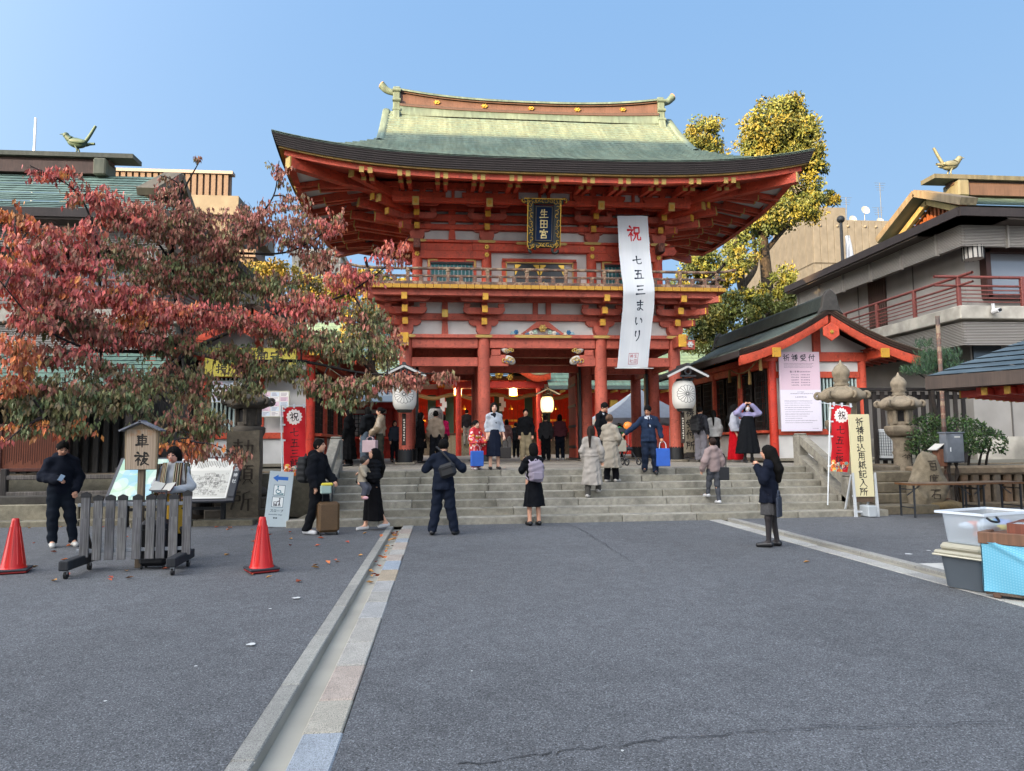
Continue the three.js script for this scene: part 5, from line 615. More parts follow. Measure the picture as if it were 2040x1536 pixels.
// ---------- red festival banners ----------
{ const [c, x] = canvas(256, 800, '#c0101c'); grainOver(x, 256, 800, 9, .06); x.fillStyle = '#e6dcd6'; x.beginPath(); for (let k = 0; k <= 160; k++) { const a = k / 160 * 2 * Math.PI, R = 88 + 6 * Math.cos(a * 14); x.lineTo(128 + R * Math.cos(a), 118 + R * Math.sin(a)); } x.fill(); glyph(x, '祝', 72, 62, 112, '#2a1a1c', .11); down(x, '七五三詣', 70, 240, 116, 122, '#3c1216', .11); const r = rng(12); for (let k = 0; k < 46; k++) { x.fillStyle = ['#d86a24', '#e2a23a', '#7aa39a', '#e8d2bc', '#a83a5a', '#d8442c'][k % 6]; const q = 10 + r() * 22, cx = r() * 256, cy = 690 + r() * 110; x.beginPath(); x.arc(cx, cy, q, 0, 7); x.fill(); x.strokeStyle = 'rgba(255,240,220,.5)'; x.lineWidth = 2; x.stroke(); } [...'生田神社'].forEach((g, i) => glyph(x, g, 18 + i * 57, 706, 50, '#2a1416', .11));
  const cm = print(c, .9);
  const nob = (px0, py0, px1, py1, z, lab, lean) => { const a = onZ(px0, py0, z), b = onZ(px1, py1, z), o = thing('festival_banner', lab, 'banner', [0, 0, 0]), W = .46, up = a.clone().sub(b).normalize(), side = V(1, 0, 0).addScaledVector(up, -up.x).normalize(), bot = b.clone(); M('pole', tube([bot, a], .014, 8, 3), mt('#cfd2d4', .4), o); M('cross_bar', tube([a.clone().addScaledVector(side, -.25 * lean).addScaledVector(up, -.02 - .0), a.clone().addScaledVector(side, W + .06).addScaledVector(up, -.03 * lean - .02)], .009, 8, 2), mt('#cfd2d4', .4), o);
    M('banner_cloth', fin(sheet((u, v) => { const p = a.clone().addScaledVector(up, -.05 - 1.46 * (1 - v)).addScaledVector(side, .04 + W * u - .05 * lean * (1 - v) * u); return [p.x, p.y, p.z + .03 * Math.sin(u * 6 + v * 5) * (1 - v * .6) + .012 * Math.sin(v * 22 + u * 4)]; }, 16, 40), true), cm, o); for (const t of [.12, .42, .75, 1.08, 1.4]) { const p = a.clone().addScaledVector(up, -t); M('banner_loop', B(.1, .035, .02, p.x + .03, p.y, p.z), mt('#c9cbd0', .8), o); } for (const u of [.1, .5, .95]) { const p = a.clone().addScaledVector(up, -.03).addScaledVector(side, .04 + W * u); M('banner_loop', B(.04, .09, .02, p.x, p.y, p.z), mt('#c9cbd0', .8), o); } };
  nob(1654, 802, 1649, 1006, -15.0, 'red festival banner on a white pole tied to the stone handrail of the steps', 1); nob(560, 807, 563, 1003, -15.6, 'red festival banner on a white pole behind the ramp sign', 0); }
// ---------- ramp sign ----------
{ const [c, x] = canvas(256, 608, '#b3bfc4'); grainOver(x, 256, 608, 3, .03); x.fillStyle = '#1f63b8'; x.beginPath(); for (const p of [[40, 72], [96, 32], [96, 54], [205, 54], [205, 92], [96, 92], [96, 114]]) x.lineTo(...p); x.fill(); x.strokeStyle = '#33505a'; x.lineWidth = 5; x.strokeRect(62, 150, 120, 112); x.strokeRect(58, 282, 120, 110); x.fillStyle = '#dfe3e2'; x.fillRect(65, 153, 114, 106); x.fillRect(61, 285, 114, 104); x.strokeStyle = '#2f6a78'; x.lineWidth = 8; x.beginPath(); x.arc(112, 218, 24, .2, 4.4); x.stroke(); x.beginPath(); x.moveTo(106, 176); x.lineTo(110, 208); x.lineTo(134, 208); x.lineTo(146, 234); x.stroke(); x.fillStyle = '#2f6a78'; x.beginPath(); x.arc(106, 166, 9, 0, 7); x.fill(); x.beginPath(); x.moveTo(74, 254); x.lineTo(172, 254); x.lineTo(172, 236); x.fill(); x.fillStyle = '#2a2430'; x.beginPath(); x.arc(138, 300, 9, 0, 7); x.fill(); x.lineWidth = 9; x.strokeStyle = '#2a2430'; x.beginPath(); x.moveTo(138, 312); x.lineTo(138, 345); x.lineTo(128, 382); x.moveTo(138, 345); x.lineTo(150, 382); x.moveTo(136, 322); x.lineTo(112, 336); x.stroke(); x.lineWidth = 6; x.strokeRect(78, 336, 32, 22); x.beginPath(); x.arc(84, 372, 8, 0, 7); x.arc(106, 372, 8, 0, 7); x.stroke(); [...'スロープ'].forEach((g, i) => glyph(x, g, 48 + i * 36, 416, 34, '#23343c', .12, true)); x.fillStyle = '#3a4a52'; x.font = 'bold 19px sans-serif'; x.fillText('Accessible slope', 36, 482); x.font = 'bold 20px sans-serif'; for (let k = 0; k < 2; k++) x.fillRect(90 + k * 24, 504, 18, 16);
  const o = thing('ramp_sign', 'leaning white ramp sign with blue arrow and wheelchair pictogram', 'sign', onZ(550, 1001, -14.9).setY(0), .12); o.rotation.z = -.07; o.rotation.x = -.12; M('sign_print', panelG(.46, 1.1, 0, .56, .02), print(c, .6), o); M('board', C(.47, 1.12, .03, 0, .56, 0, .006), mt('#aab5ba', .6), o); M('prop_leg', bar([0, .9, -.02], [0, 0, -.4], .04), mt('#8a8f92', .5), o); }
// ---------- inscribed stone pillar ----------
function rough(g, amp, sc, seed) { const q = g.index ? g : g, p = q.attributes.position; for (let i = 0; i < p.count; i++) { const x = p.getX(i), y = p.getY(i), z = p.getZ(i), a = (n3(x * sc, y * sc, z * sc, seed) - .5) * amp, b = (n3(x * sc + 9, y * sc, z * sc, seed + 1) - .5) * amp, c = (n3(x * sc, y * sc + 5, z * sc, seed + 2) - .5) * amp; p.setXYZ(i, x + a, y + b, z + c); } q.computeVertexNormals(); return q; }
function frontZ(g) { const p = g.attributes.position; return (x, y) => { let z = -9, b = 9; for (let i = 0; i < p.count; i++) { if (p.getZ(i) < 0) continue; const d = Math.hypot(p.getX(i) - x, p.getY(i) - y); if (d < .07 && p.getZ(i) > z) z = p.getZ(i); if (d < b && z < -8) b = d; } return z < -8 ? .2 : z; }; }
function carve(str, s, step, x0, yTop, zf, parent, w = .085) { const m = mt('#3b332b', .98); [...str].forEach((ch, i) => { const out = []; for (const st of GLYPH[ch].split(';')) { const P = st.trim().split(' ').map((q) => q.split(',').map(Number)).map(([a, b]) => [x0 + a / 100 * s, yTop - i * step - b / 100 * s]); for (let k = 1; k < P.length; k++) { const [a, b] = [P[k - 1], P[k]]; out.push(bar([a[0], a[1], zf(a[0], a[1]) - .004], [b[0], b[1], zf(b[0], b[1]) - .004], s * w, .016)); } } M('carved_character', out, m, parent).userData.kind = 'stuff'; }); }
{ const o = thing('stone_pillar', 'grey inscribed stone pillar with large carved characters beside the ramp sign', 'stone', onZ(485, 1036, -16.3).setY(0)); const g = rough(new THREE.BoxGeometry(.7, 1.98, .3, 10, 26, 6), .035, 3, 3).translate(0, .98, 0); M('pillar', fin(g), mt('#958876', .95, T.stone, { bump: .006 }), o); carve('勅願所', .5, .56, -.26, 1.82, frontZ(g), o); M('footing', C(.95, .12, .6, 0, .04, 0, .03), STONE, o); }
// ---------- stone lanterns ----------
function stoneLantern(pos, H, label, seed, ch) {
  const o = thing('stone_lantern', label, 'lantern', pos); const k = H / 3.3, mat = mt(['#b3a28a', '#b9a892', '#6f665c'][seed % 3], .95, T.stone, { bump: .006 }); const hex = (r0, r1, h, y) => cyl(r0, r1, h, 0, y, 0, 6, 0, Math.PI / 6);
  M('base_step', C(1.5, .28, 1.5, 0, .14, 0, .03), mat, o); M('base_step', C(1.16, .24, 1.16, 0, .40, 0, .03), mat, o); M('lotus_base', lathe([[0, 0], [.5, 0], [.52, .1], [.42, .2], [.3, .26], [0, .26]], 24, 0, .52, 0), mat, o);
  const sh = M('shaft', lathe([[.27, 0], [.24, .1], [.22, .45], [.22, .62], [.25, .68], [.22, .74], [.22, 1.0], [.27, 1.1]], 24, 0, .76, 0), mat, o); if (ch && GLYPH[ch]) carve(ch, .3, .3, -.15, 1.55, (x) => Math.sqrt(Math.max(.01, .05 - x * x)), sh);
  M('middle_platform', [lathe([[0, 0], [.28, 0], [.36, .08], [.4, .16], [.42, .2], [.42, .3], [.38, .33], [0, .33]], 6, 0, 1.86, 0)], mat, o);
  const fb = M('fire_box', [hex(.3, .31, .12, 2.24), ...[0, 1, 2, 3, 4, 5].map((i) => { const a = i * Math.PI / 3; return C(.09, .42, .09, .27 * Math.sin(a), 2.44, .27 * Math.cos(a), .01, 0, a); }), ...[0, 1, 3, 4].map((i) => { const a = (i + .5) * Math.PI / 3; return B(.24, .42, .05, .24 * Math.sin(a), 2.44, .24 * Math.cos(a), 0, a); })], mat, o); M('fire_window', [2, 5].map((i) => { const a = (i + .5) * Math.PI / 3; return B(.18, .3, .03, .2 * Math.sin(a), 2.44, .2 * Math.cos(a), 0, a); }), DARK, fb);
  M('cap_roof', fin(sheet((u, v) => { const a = u * 2 * Math.PI, q = Math.pow(Math.abs(Math.cos(a * 3)), 3), R = [.3, .49, .47, .38, .26, .17][Math.round(v * 5)] * (1 + .16 * q * (v < .5 ? 1 : .3)), y = [2.62, 2.68, 2.80, 2.92, 2.98, 3.02][Math.round(v * 5)] + (v < .5 && v > .1 ? .07 * q : 0); return [R * Math.sin(a), y, R * Math.cos(a)]; }, 60, 5)), mat, o);
  for (let i = 0; i < 6; i++) { const a = i * Math.PI / 3; M('roof_curl', fin(new THREE.TorusGeometry(.07, .042, 7, 12).rotateY(a + Math.PI / 2).translate(.545 * Math.sin(a), 2.80, .545 * Math.cos(a))), mat, o); M('roof_ridge', limb([[.2 * Math.sin(a), 3.0, .2 * Math.cos(a)], [.38 * Math.sin(a), 2.92, .38 * Math.cos(a)], [.52 * Math.sin(a), 2.78, .52 * Math.cos(a)]], .04, .045, 6), mat, o); }
  M('finial', lathe([[0, 0], [.17, 0], [.19, .07], [.15, .12], [.2, .17], [.17, .22], [.2, .3], [.21, .4], [.14, .52], [.04, .6], [.015, .68], [0, .69]], 20, 0, 3.0, 0), mat, o);
  o.scale.setScalar(k * .895); return o;
}
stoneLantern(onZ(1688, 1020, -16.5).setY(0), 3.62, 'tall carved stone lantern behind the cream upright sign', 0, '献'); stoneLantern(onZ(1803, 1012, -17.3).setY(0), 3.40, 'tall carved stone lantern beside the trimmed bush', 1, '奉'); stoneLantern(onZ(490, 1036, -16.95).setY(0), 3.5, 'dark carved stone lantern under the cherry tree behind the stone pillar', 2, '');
// ---------- hundred-times stone, plinths, stone rails ----------
{ const o = thing('inscribed_rock', 'rough standing rock with carved characters behind the folding tables', 'stone', onZ(1845, 1021, -15.4).setY(0), .1); const g = new THREE.SphereGeometry(.5, 40, 30), p = g.attributes.position; for (let i = 0; i < p.count; i++) { let x = p.getX(i) * 2, y = p.getY(i) * 2, z = p.getZ(i) * 2; const h = (y + 1) / 2, w = h > .62 ? 1 - (h - .62) * .5 : 1 + (.62 - h) * .75; x = Math.sign(x) * Math.pow(Math.abs(x), .75) * .36 * w - (h < .4 ? (.4 - h) * .22 : 0); z = Math.sign(z) * Math.pow(Math.abs(z), .8) * .24 * w; p.setXYZ(i, x + .08, h * 1.36, z); } rough(g, .16, 3.2, 8); rough(g, .04, 11, 9); M('rock', fin(g), mt('#a89a84', .97, T.stone, { bump: .012 }), o); carve('百度石', .26, .32, -.06, 1.2, frontZ(g), o); M('rock_base', fin(rough(new THREE.SphereGeometry(.4, 20, 14).scale(1.3, .5, .8), .12, 4, 3).translate(.35, .1, .1)), mt('#a28a62', .97, T.stone, { bump: .01 }), o); }
{ const mir = (s) => { // stair balustrade
    const x = XC + s * 5.75, o = thing('stone_handrail', s > 0 ? 'stone handrail with square newels on the steps below the reception pavilion' : 'stone handrail with square newels on the steps behind the ramp sign', 'handrail', [x, 0, 0]); const SM = mt('#bab3a6', .93, T.stone, { bump: .004 }); M('newel', C(.3, .84, .3, 0, .42, -15.12, .03), SM, o); M('newel_cap', C(.26, .05, .26, 0, .865, -15.12, .02), SM, o); M('newel', C(.28, .8, .28, 0, H0 + .36, -17.25, .03), SM, o); M('newel_cap', C(.24, .05, .24, 0, H0 + .785, -17.25, .02), SM, o); M('sloping_rail', bar([0, .74, -15.2], [0, H0 + .66, -17.15], .2, .2), SM, o); M('string_stone', bar([0, .2, -15.1], [0, H0 + .12, -17.2], .3, .34), SM, o); M('baluster', extr([[-.16, -.22], [.16, -.22], [.09, 0], [.16, .24], [-.16, .24], [-.09, 0]], .14, 0, .93, -16.2, 0, Math.PI / 2), SM, o); }; mir(1); mir(-1);
  // stepped plinth and low wall to the right of the steps
  const p = thing('stone_plinth', 'stepped stone plinth blocks beside the inscribed rock', 'plinth', [0, 0, 0]); for (const [x0, x1, y0, y1, z0, z1] of [[9.4, 11.0, 0, .2, -16.3, -14.95], [9.8, 11.2, .2, .42, -16.4, -15.55], [9.95, 11.3, .42, .66, -16.6, -15.8], [10.0, 11.3, .66, .9, -16.8, -16.0]]) M('plinth_block', C(x1 - x0, y1 - y0, z1 - z0, (x0 + x1) / 2, (y0 + y1) / 2, (z0 + z1) / 2, .02), mt('#9a8d78', .95, T.stone, { bump: .004 }), p);
  const w = thing('stone_fence', 'low stone post fence with rounded coping in front of the trimmed bush', 'fence', [0, 0, 0]); M('coping', C(4.2, .22, .42, 13.4, .9, -16.35, .05), mt('#a58f76', .95, T.stone, { bump: .005 }), w); M('coping', C(2.0, .2, .36, 10.4, .92, -17.0, .04), mt('#978977', .95, T.stone, { bump: .005 }), w); M('base_course', C(4.3, .14, .5, 13.4, .07, -16.3, .03), STONE, w); M('backing', B(4.2, .8, .2, 13.4, .42, -16.6), mt('#6f604f', .95, T.stone), w); for (let k = 0; k < 15; k++) M('post', C(.2, .72, .24, 11.45 + k * .285, .46, -16.3, .03), mt(['#9c7d62', '#8f7c68', '#a58a70', '#87796a'][k % 4], .95, T.stone, { bump: .005 }), w); M('wall_stone', C(1.8, .8, .3, 10.3, .42, -17.05, .03), mt('#7d7264', .95, T.stone, { bump: .004 }), w);
  const l = thing('stone_kerb_wall', 'long low stone kerb with weathered wooden rail along the left planting', 'wall', [0, 0, 0]); for (let k = 0; k < 4; k++) M('kerb_block', C(1.9, .42, .3, -12.6 + k * 1.93, .21, -16.55, .02), mt(['#a89f8a', '#9c937e', '#b0a792', '#a39a86'][k], .95, T.stone, { bump: .004 }), l); for (let k = 0; k < 8; k++) M('ground_kerb', C(1.2, .14, .34, -13 + k * 1.22, .05, -16.0 + (k > 5 ? .5 : 0), .02), mt(['#a39b88', '#948c7a'][k % 2], .95, T.stone, { bump: .004 }), l); for (const y of [.62, .98]) M('rail', C(6.4, .1, .1, -10.3, y, -16.9, .015), GREYW, l); for (let k = 0; k < 6; k++) M('rail_post', C(.13, .85, .13, -13.2 + k * 1.2, .75, -16.9, .015), mt('#4a4440', .9, T.grey), l); M('footing', C(7.6, .18, .5, -9.8, .5, -16.75, .02), mt('#5b5650', .95, T.stone), l); M('planting_soil', B(9, .4, 2.4, -9.6, .18, -17.9), mt('#3f352b', .98, T.stain), l); }
// ---------- cream upright sign on a white stand ----------
{ const [c, x] = canvas(256, 976, '#cdc29a'); grainOver(x, 256, 976, 13, .04); down(x, '祈祷申込用紙記入所', 74, 34, 106, 104, '#1f1b18', .12); const o = thing('upright_sign', 'cream upright sign with black characters on a white stand', 'sign', onZ(1722, 1030, -14.7).setY(0)); o.rotation.z = -.022 * 0; const WM = mt('#c9cdd0', .45, T.mottle); M('sign_print', panelG(.46, 1.76, -.02, 1.32, .045, 0, -.03), print(c, .7), o); M('board', C(.47, 1.78, .03, -.02, 1.32, .02, .005, -.03), mt('#c9bf98', .7), o); for (const s of [-1, 1]) { M('stand_leg', extr([[-.03, 0], [.03, 0], [.02, .95], [-.012, .95]], .04, s * .25, .0, .1, -.05), WM, o); M('stand_leg', bar([s * .25, .9, 0], [s * .25, 0, -.35], .03, .04), WM, o); } M('stand_bar', [B(.5, .04, .04, 0, .12, .05), B(.5, .04, .04, 0, .45, .01)], WM, o); M('weight_block', C(.2, .24, .34, .02, .14, .12, .02), mt('#b0b6ba', .6, T.mottle), o); M('bottom_board', C(.46, .12, .03, -.02, .38, .02, .005), mt('#6f5a48', .8, T.wood), o); }
// ---------- folding tables ----------
function table(pos, ry, L, label) { const o = thing('folding_table', label, 'table', pos, ry), W = .6, IRN = mt('#23262b', .5); M('table_top', C(L, .03, W, 0, .7, 0, .006), mt('#8d7862', .55, T.wood), o); M('top_edge', [B(L + .01, .04, .02, 0, .695, W / 2), B(L + .01, .04, .02, 0, .695, -W / 2), B(.02, .04, W, L / 2, .695, 0), B(.02, .04, W, -L / 2, .695, 0)], mt('#7a5230', .6, T.wood), o); for (const sx of [-1, 1]) { for (const sz of [-1, 1]) M('leg', B(.03, .68, .03, sx * (L / 2 - .08), .34, sz * (W / 2 - .05)), IRN, o); M('leg_brace', [B(.02, .02, W - .1, sx * (L / 2 - .08), .2, 0), B(.02, .02, W - .1, sx * (L / 2 - .08), .58, 0), bar([sx * (L / 2 - .08), .45, 0], [sx * (L / 2 - .4), .68, 0], .02)], IRN, o); } return o; }
table([10.62, .012, -14.45], -.06, 1.55, 'brown folding table nearer the cream upright sign'); table([11.95, .012, -14.55], .05, 1.05, 'brown folding table farther from the cream upright sign');
// ---------- storage boxes and the stall ----------
function bin(pos, ry, w, d, h, taper, mat, nm, label) { const o = thing(nm, label, 'box', pos, ry); const f = (y) => 1 - taper * (1 - y); const P = (t, y) => { const k = Math.floor(t * 4) % 4, q = t * 4 - Math.floor(t * 4), a = [[-1, -1], [1, -1], [1, 1], [-1, 1]], A = a[k], Bq = a[(k + 1) % 4], r = .12; let x = A[0] + (Bq[0] - A[0]) * q, z = A[1] + (Bq[1] - A[1]) * q; const m = Math.pow(Math.pow(Math.abs(x), 7) + Math.pow(Math.abs(z), 7), 1 / 7); x /= m; z /= m; return [x * w / 2 * f(y), y * h, z * d / 2 * f(y)]; }; M('box_shell', [fin(sheet((u, v) => P(u % 1 === 0 && u === 1 ? 0 : u, v), 64, 4)), fin(sheet((u, v) => { const p = P(u === 1 ? 0 : u, .01); return [p[0] * v, .01, p[2] * v]; }, 64, 1))], mat, o); return [o, P]; }
{ const base = V(5.86, .012, -7.42), [o] = bin(base, .32, .6, .5, .36, .14, mt('#4c545c', .6, T.mottle), 'grey_bin', 'grey plastic bin with beige lid under the clear box'); M('lid', [C(.66, .05, .56, 0, .37, 0, .02), C(.58, .09, .48, 0, .43, 0, .035)], mt('#b0ab98', .55, T.mottle), o); M('lid_rim', C(.68, .02, .58, 0, .345, 0, .008), mt('#b8b3a0', .55), o);
  const [q] = bin([base.x + .12, .012 + .485, base.z], .32, .84, .5, .33, .1, mt('#e6ecf0', .25, null, { transmission: .72, thickness: 0, ior: 1.3 }), 'clear_storage_box', 'translucent storage box with odds and ends stacked on the grey bin'); M('rim', [B(.88, .025, .03, 0, .33, .26), B(.88, .025, .03, 0, .33, -.26), B(.03, .025, .52, .43, .33, 0), B(.03, .025, .52, -.43, .33, 0)], mt('#c5ccd2', .4), q); M('handle', tube([[-.36, .30, .25], [-.35, .27, .29], [-.22, .26, .29], [-.2, .30, .25]], .012, 6), BLACK, q); M('castor', cyl(.035, .035, .03, .05, .03, .24, 12, Math.PI / 2), BLACK, q);
  const r = rng(31); for (let k = 0; k < 16; k++) { const t = solo('wrapped_item', fin(rough(new THREE.SphereGeometry(.05 + r() * .04, 10, 8).scale(1.3, .8, 1), .04, 12, k)), mt(['#c9b65a', '#5e7fb0', '#d8d8d4', '#b0695a', '#7ba38a', '#8d99c0', '#c98a4a', '#aab2ba'][k % 8], .6), 'crumpled ' + ['yellow', 'blue', 'white', 'rust red', 'green', 'lilac', 'orange', 'grey'][k % 8] + ' wrapped ' + (k < 8 ? 'item' : 'bundle') + ' inside the clear storage box', 'packet', 'packets inside the clear storage box'); t.position.set(base.x + .12 + (r() - .5) * .58, .012 + .56 + r() * .12, base.z + (r() - .5) * .26); }
  // stall draped in blue cloth along the kerb
  const s = thing('market_stall', 'low wooden stall draped with light blue patterned cloth beside the grey bin', 'stall', [5.55, .012, -6.95], .62); // local +z runs along the road side towards the camera
  const [c, x] = canvas(512, 256, '#5a9db6'); for (let j = 0; j < 64; j++) for (let i = 0; i < 128; i++) { x.fillStyle = (i + j) % 2 ? 'rgba(190,225,232,.5)' : 'rgba(50,115,150,.4)'; x.fillRect(i * 4, j * 4, 2.4, 2.4); } const cm = print(c, .85);
  M('cloth', fin(sheet((u, v) => { const z = 3.2 * u, y = .06 + .5 * v, k = (1 - v); return [-.012 + .02 * Math.sin(u * 26 + v * 3) * k * (.4 + k) - .05 * Math.exp(-Math.pow((u * 3.2 - .9 * (1.1 - v)) / .05, 2)) * .5, y, z]; }, 160, 24), true), cm, s); M('cloth_side', fin(sheet((u, v) => [1.0 * u, .06 + .5 * v, -.012 + .015 * Math.sin(u * 14) * (1 - v)], 40, 8), true), cm, s);
  M('frame_board', [C(.05, .12, 3.3, .0, .6, 1.62, .008), C(1.0, .12, .05, .5, .6, .0, .008)], mt('#7d5a44', .8, T.wood), s); M('table_top', C(1.0, .03, 3.2, .5, .62, 1.6, .006), mt('#8a6248', .7, T.wood), s); for (const [px, pz] of [[.05, .1], [.95, .1], [.05, .9], [.05, 2.2], [.05, 3.1], [.95, 3.1]]) M('leg', C(.07, .58, .07, px, .29, pz, .008), mt('#6b4f3e', .8, T.wood), s); M('cloth_clip', C(.05, .03, .12, -.03, .6, .55, .008), mt('#c9cdd2', .4), s); M('foot_rail', C(.06, .05, 3.2, .05, .05, 1.6, .008), mt('#6b5a4c', .8, T.wood), s);
  const d = thing('glass_display_case', 'shallow wood framed glass display case lying on the blue stall', 'case', [0, 0, 0]); s.updateMatrixWorld(true); d.position.copy(s.localToWorld(V(.55, .645, .75))); d.rotation.y = .62; const F = mt('#83442f', .6, T.wood); M('case_frame', [B(.78, .1, .025, 0, .05, .55), B(.78, .1, .025, 0, .05, -.55), B(.025, .1, 1.1, .38, .05, 0), B(.025, .1, 1.1, -.38, .05, 0), B(.02, .02, 1.1, 0, .095, 0)], F, d); M('glass_top', B(.75, .005, 1.07, 0, .093, 0), mt('#e4eef2', .05, null, { transmission: .9, thickness: 0 }), d); M('case_floor', B(.75, .01, 1.07, 0, .01, 0), mt('#c5b7ad', .8), d); const rr = rng(2); for (let k = 0; k < 9; k++) M('amulet_card', B(.14, .006, .2, -.25 + (k % 3) * .25, .022, -.36 + Math.floor(k / 3) * .34, 0, rr() * .1), mt(['#c98a90', '#d8d2ca', '#a83a4a', '#c9bcd0'][k % 4], .7), d); }
// ---------- electric box, pole, air conditioner ----------
{ const o = thing('electric_box', 'dented grey electric cabinet on short legs above the stone fence', 'cabinet', onZ(1896, 892, -15.6)); M('cabinet', C(.44, .68, .24, 0, 0, 0, .012), mt('#6f757e', .5, T.stain), o); M('cabinet_door', C(.4, .62, .012, 0, 0, .125, .004), mt('#7a818a', .5, T.stain), o); M('name_label', B(.14, .03, .004, .05, .25, .134), mt('#c9c9c4', .6), o); M('handle', C(.02, .1, .02, -.13, -.04, .14, .004), mt('#b9bcc0', .4), o); M('cabinet_roof', C(.48, .03, .28, 0, .35, 0, .006), mt('#666c74', .5), o); M('conduit', [tube([[-.1, -.33, 0], [-.12, -.6, .02], [-.06, -.9, 0]], .035, 8), tube([[.05, -.33, 0], [.1, -.6, .03], [.02, -.8, .02], [.04, -1.3, 0]], .025, 8), tube([[.12, -.33, 0], [.04, -.62, .02], [.1, -1.2, 0]], .02, 8)], mt('#5d4d42', .9, T.bark), o);
  const h = thing('small_shrine_box', 'little wooden box with pitched white roof beside the electric cabinet', 'box', onZ(1873, 905, -15.7)); M('box_body', C(.24, .4, .22, 0, -.08, 0, .01), mt('#8a5a42', .8, T.wood), h); for (const s of [-1, 1]) M('box_roof', bar([0, .24, 0], [s * .2, .1, 0], .3, .02), mt('#b9b6b0', .7), h);
  const p = thing('striped_pole', 'thin rusty white pole rising behind the electric cabinet', 'pole', onZ(1887, 960, -15.8).setY(0)); M('pole', cyl(.05, .05, 4.6, 0, 2.3, 0, 10), mt('#a59a92', .6, T.peel), p); M('pole_joint', [1.9, 3.2].map((y) => cyl(.058, .058, .1, 0, y, 0, 10)), mt('#7c5a4c', .7, T.peel), p);
  const a = thing('air_conditioner', 'white air conditioner unit standing behind the stone lantern', 'air conditioner', onZ(1775, 884, -18.2)); M('casing', C(.34, .8, .9, .1, 0, -.2, .02), mt('#b9bdbf', .5), a); M('grille', [...Array(9)].map((_, k) => B(.01, .01, .7, -.08, -.3 + k * .075, -.2)).concat([...Array(7)].map((_, k) => B(.01, .64, .01, -.08, 0, -.5 + k * .1)), [...Array(4)].map((_, k) => B(.26, .012, .01, .1, -.3 + k * .2, .256))), mt('#4d5256', .6), a).userData.kind = 'stuff';
  for (const y of [-.42]) M('unit_foot', B(.36, .06, .9, .1, y, -.2), BLACK, a);
  // purification pavilion roof reaching into the picture
  const c = thing('purification_pavilion', 'small blue grey tiled roof with red rafters over the purification basin', 'pavilion', [12.25, 0, -11.74], .55); const TB = mt('#5c6c78', .6, T.copper); for (let i = 0; i < 12; i++) { const d0 = i * .2, d1 = d0 + .2, y0 = 2.82 + d0 * .5 + .02 * d0 * d0, y1 = 2.82 + d1 * .5 + .02 * d1 * d1, E = 2.3; for (const [ax, q] of [['z', 1], ['z', -1], ['x', 1], ['x', -1]]) M('roof_course', fin(sheet((u, v) => { const d = v ? d1 : d0, w = E - d, t = -w + 2 * w * u, y = v ? y1 : y0 + .02; return ax === 'z' ? [t, y, q * w] : [q * w, y, t]; }, 1, 1)), TB, c); } M('eave_board', [B(4.64, .24, .1, 0, 2.70, 2.28), B(4.64, .24, .1, 0, 2.70, -2.28), B(.1, .24, 4.5, 2.28, 2.70, 0), B(.1, .24, 4.5, -2.28, 2.70, 0)], mt('#54453c', .8, T.wood), c); M('soffit', B(4.4, .05, 4.4, 0, 2.62, 0), mt('#5d4a40', .85, T.wood), c); { const rg = C(.09, .13, .9, 0, 0, 0, .008); for (let k = 0; k < 9; k++) for (const q of [1, -1]) { const m = M('rafter', rg, REDB, c); m.position.set(-1.45 + k * .36, 2.50, q * 1.6); const e = M('rafter_cap', C(.1, .14, .03, 0, 0, 0, .006), OCHRE, m); e.position.set(0, 0, q * .46); const n = M('rafter', rg, REDB, c); n.rotation.y = Math.PI / 2; n.position.set(q * 1.6, 2.50, -1.45 + k * .36); const e2 = M('rafter_cap', C(.1, .14, .03, 0, 0, 0, .006), OCHRE, n); e2.position.set(0, 0, q * .46); } } M('fascia', [B(3.4, .2, .06, 0, 2.54, 1.7), B(.06, .2, 3.4, -1.7, 2.54, 0)], REDB, c); for (const [px, pz] of [[1.9, 1.5], [1.9, -1.5]]) M('post', cyl(.1, .1, 2.6, px, 1.3, pz, 12), REDB, c); M('stone_basin', C(1.2, .7, .9, 1.9, .36, .4, .05), STONE, c); M('ridge', C(.5, .3, .5, 0, 4.0, 0, .05), TB, c); }
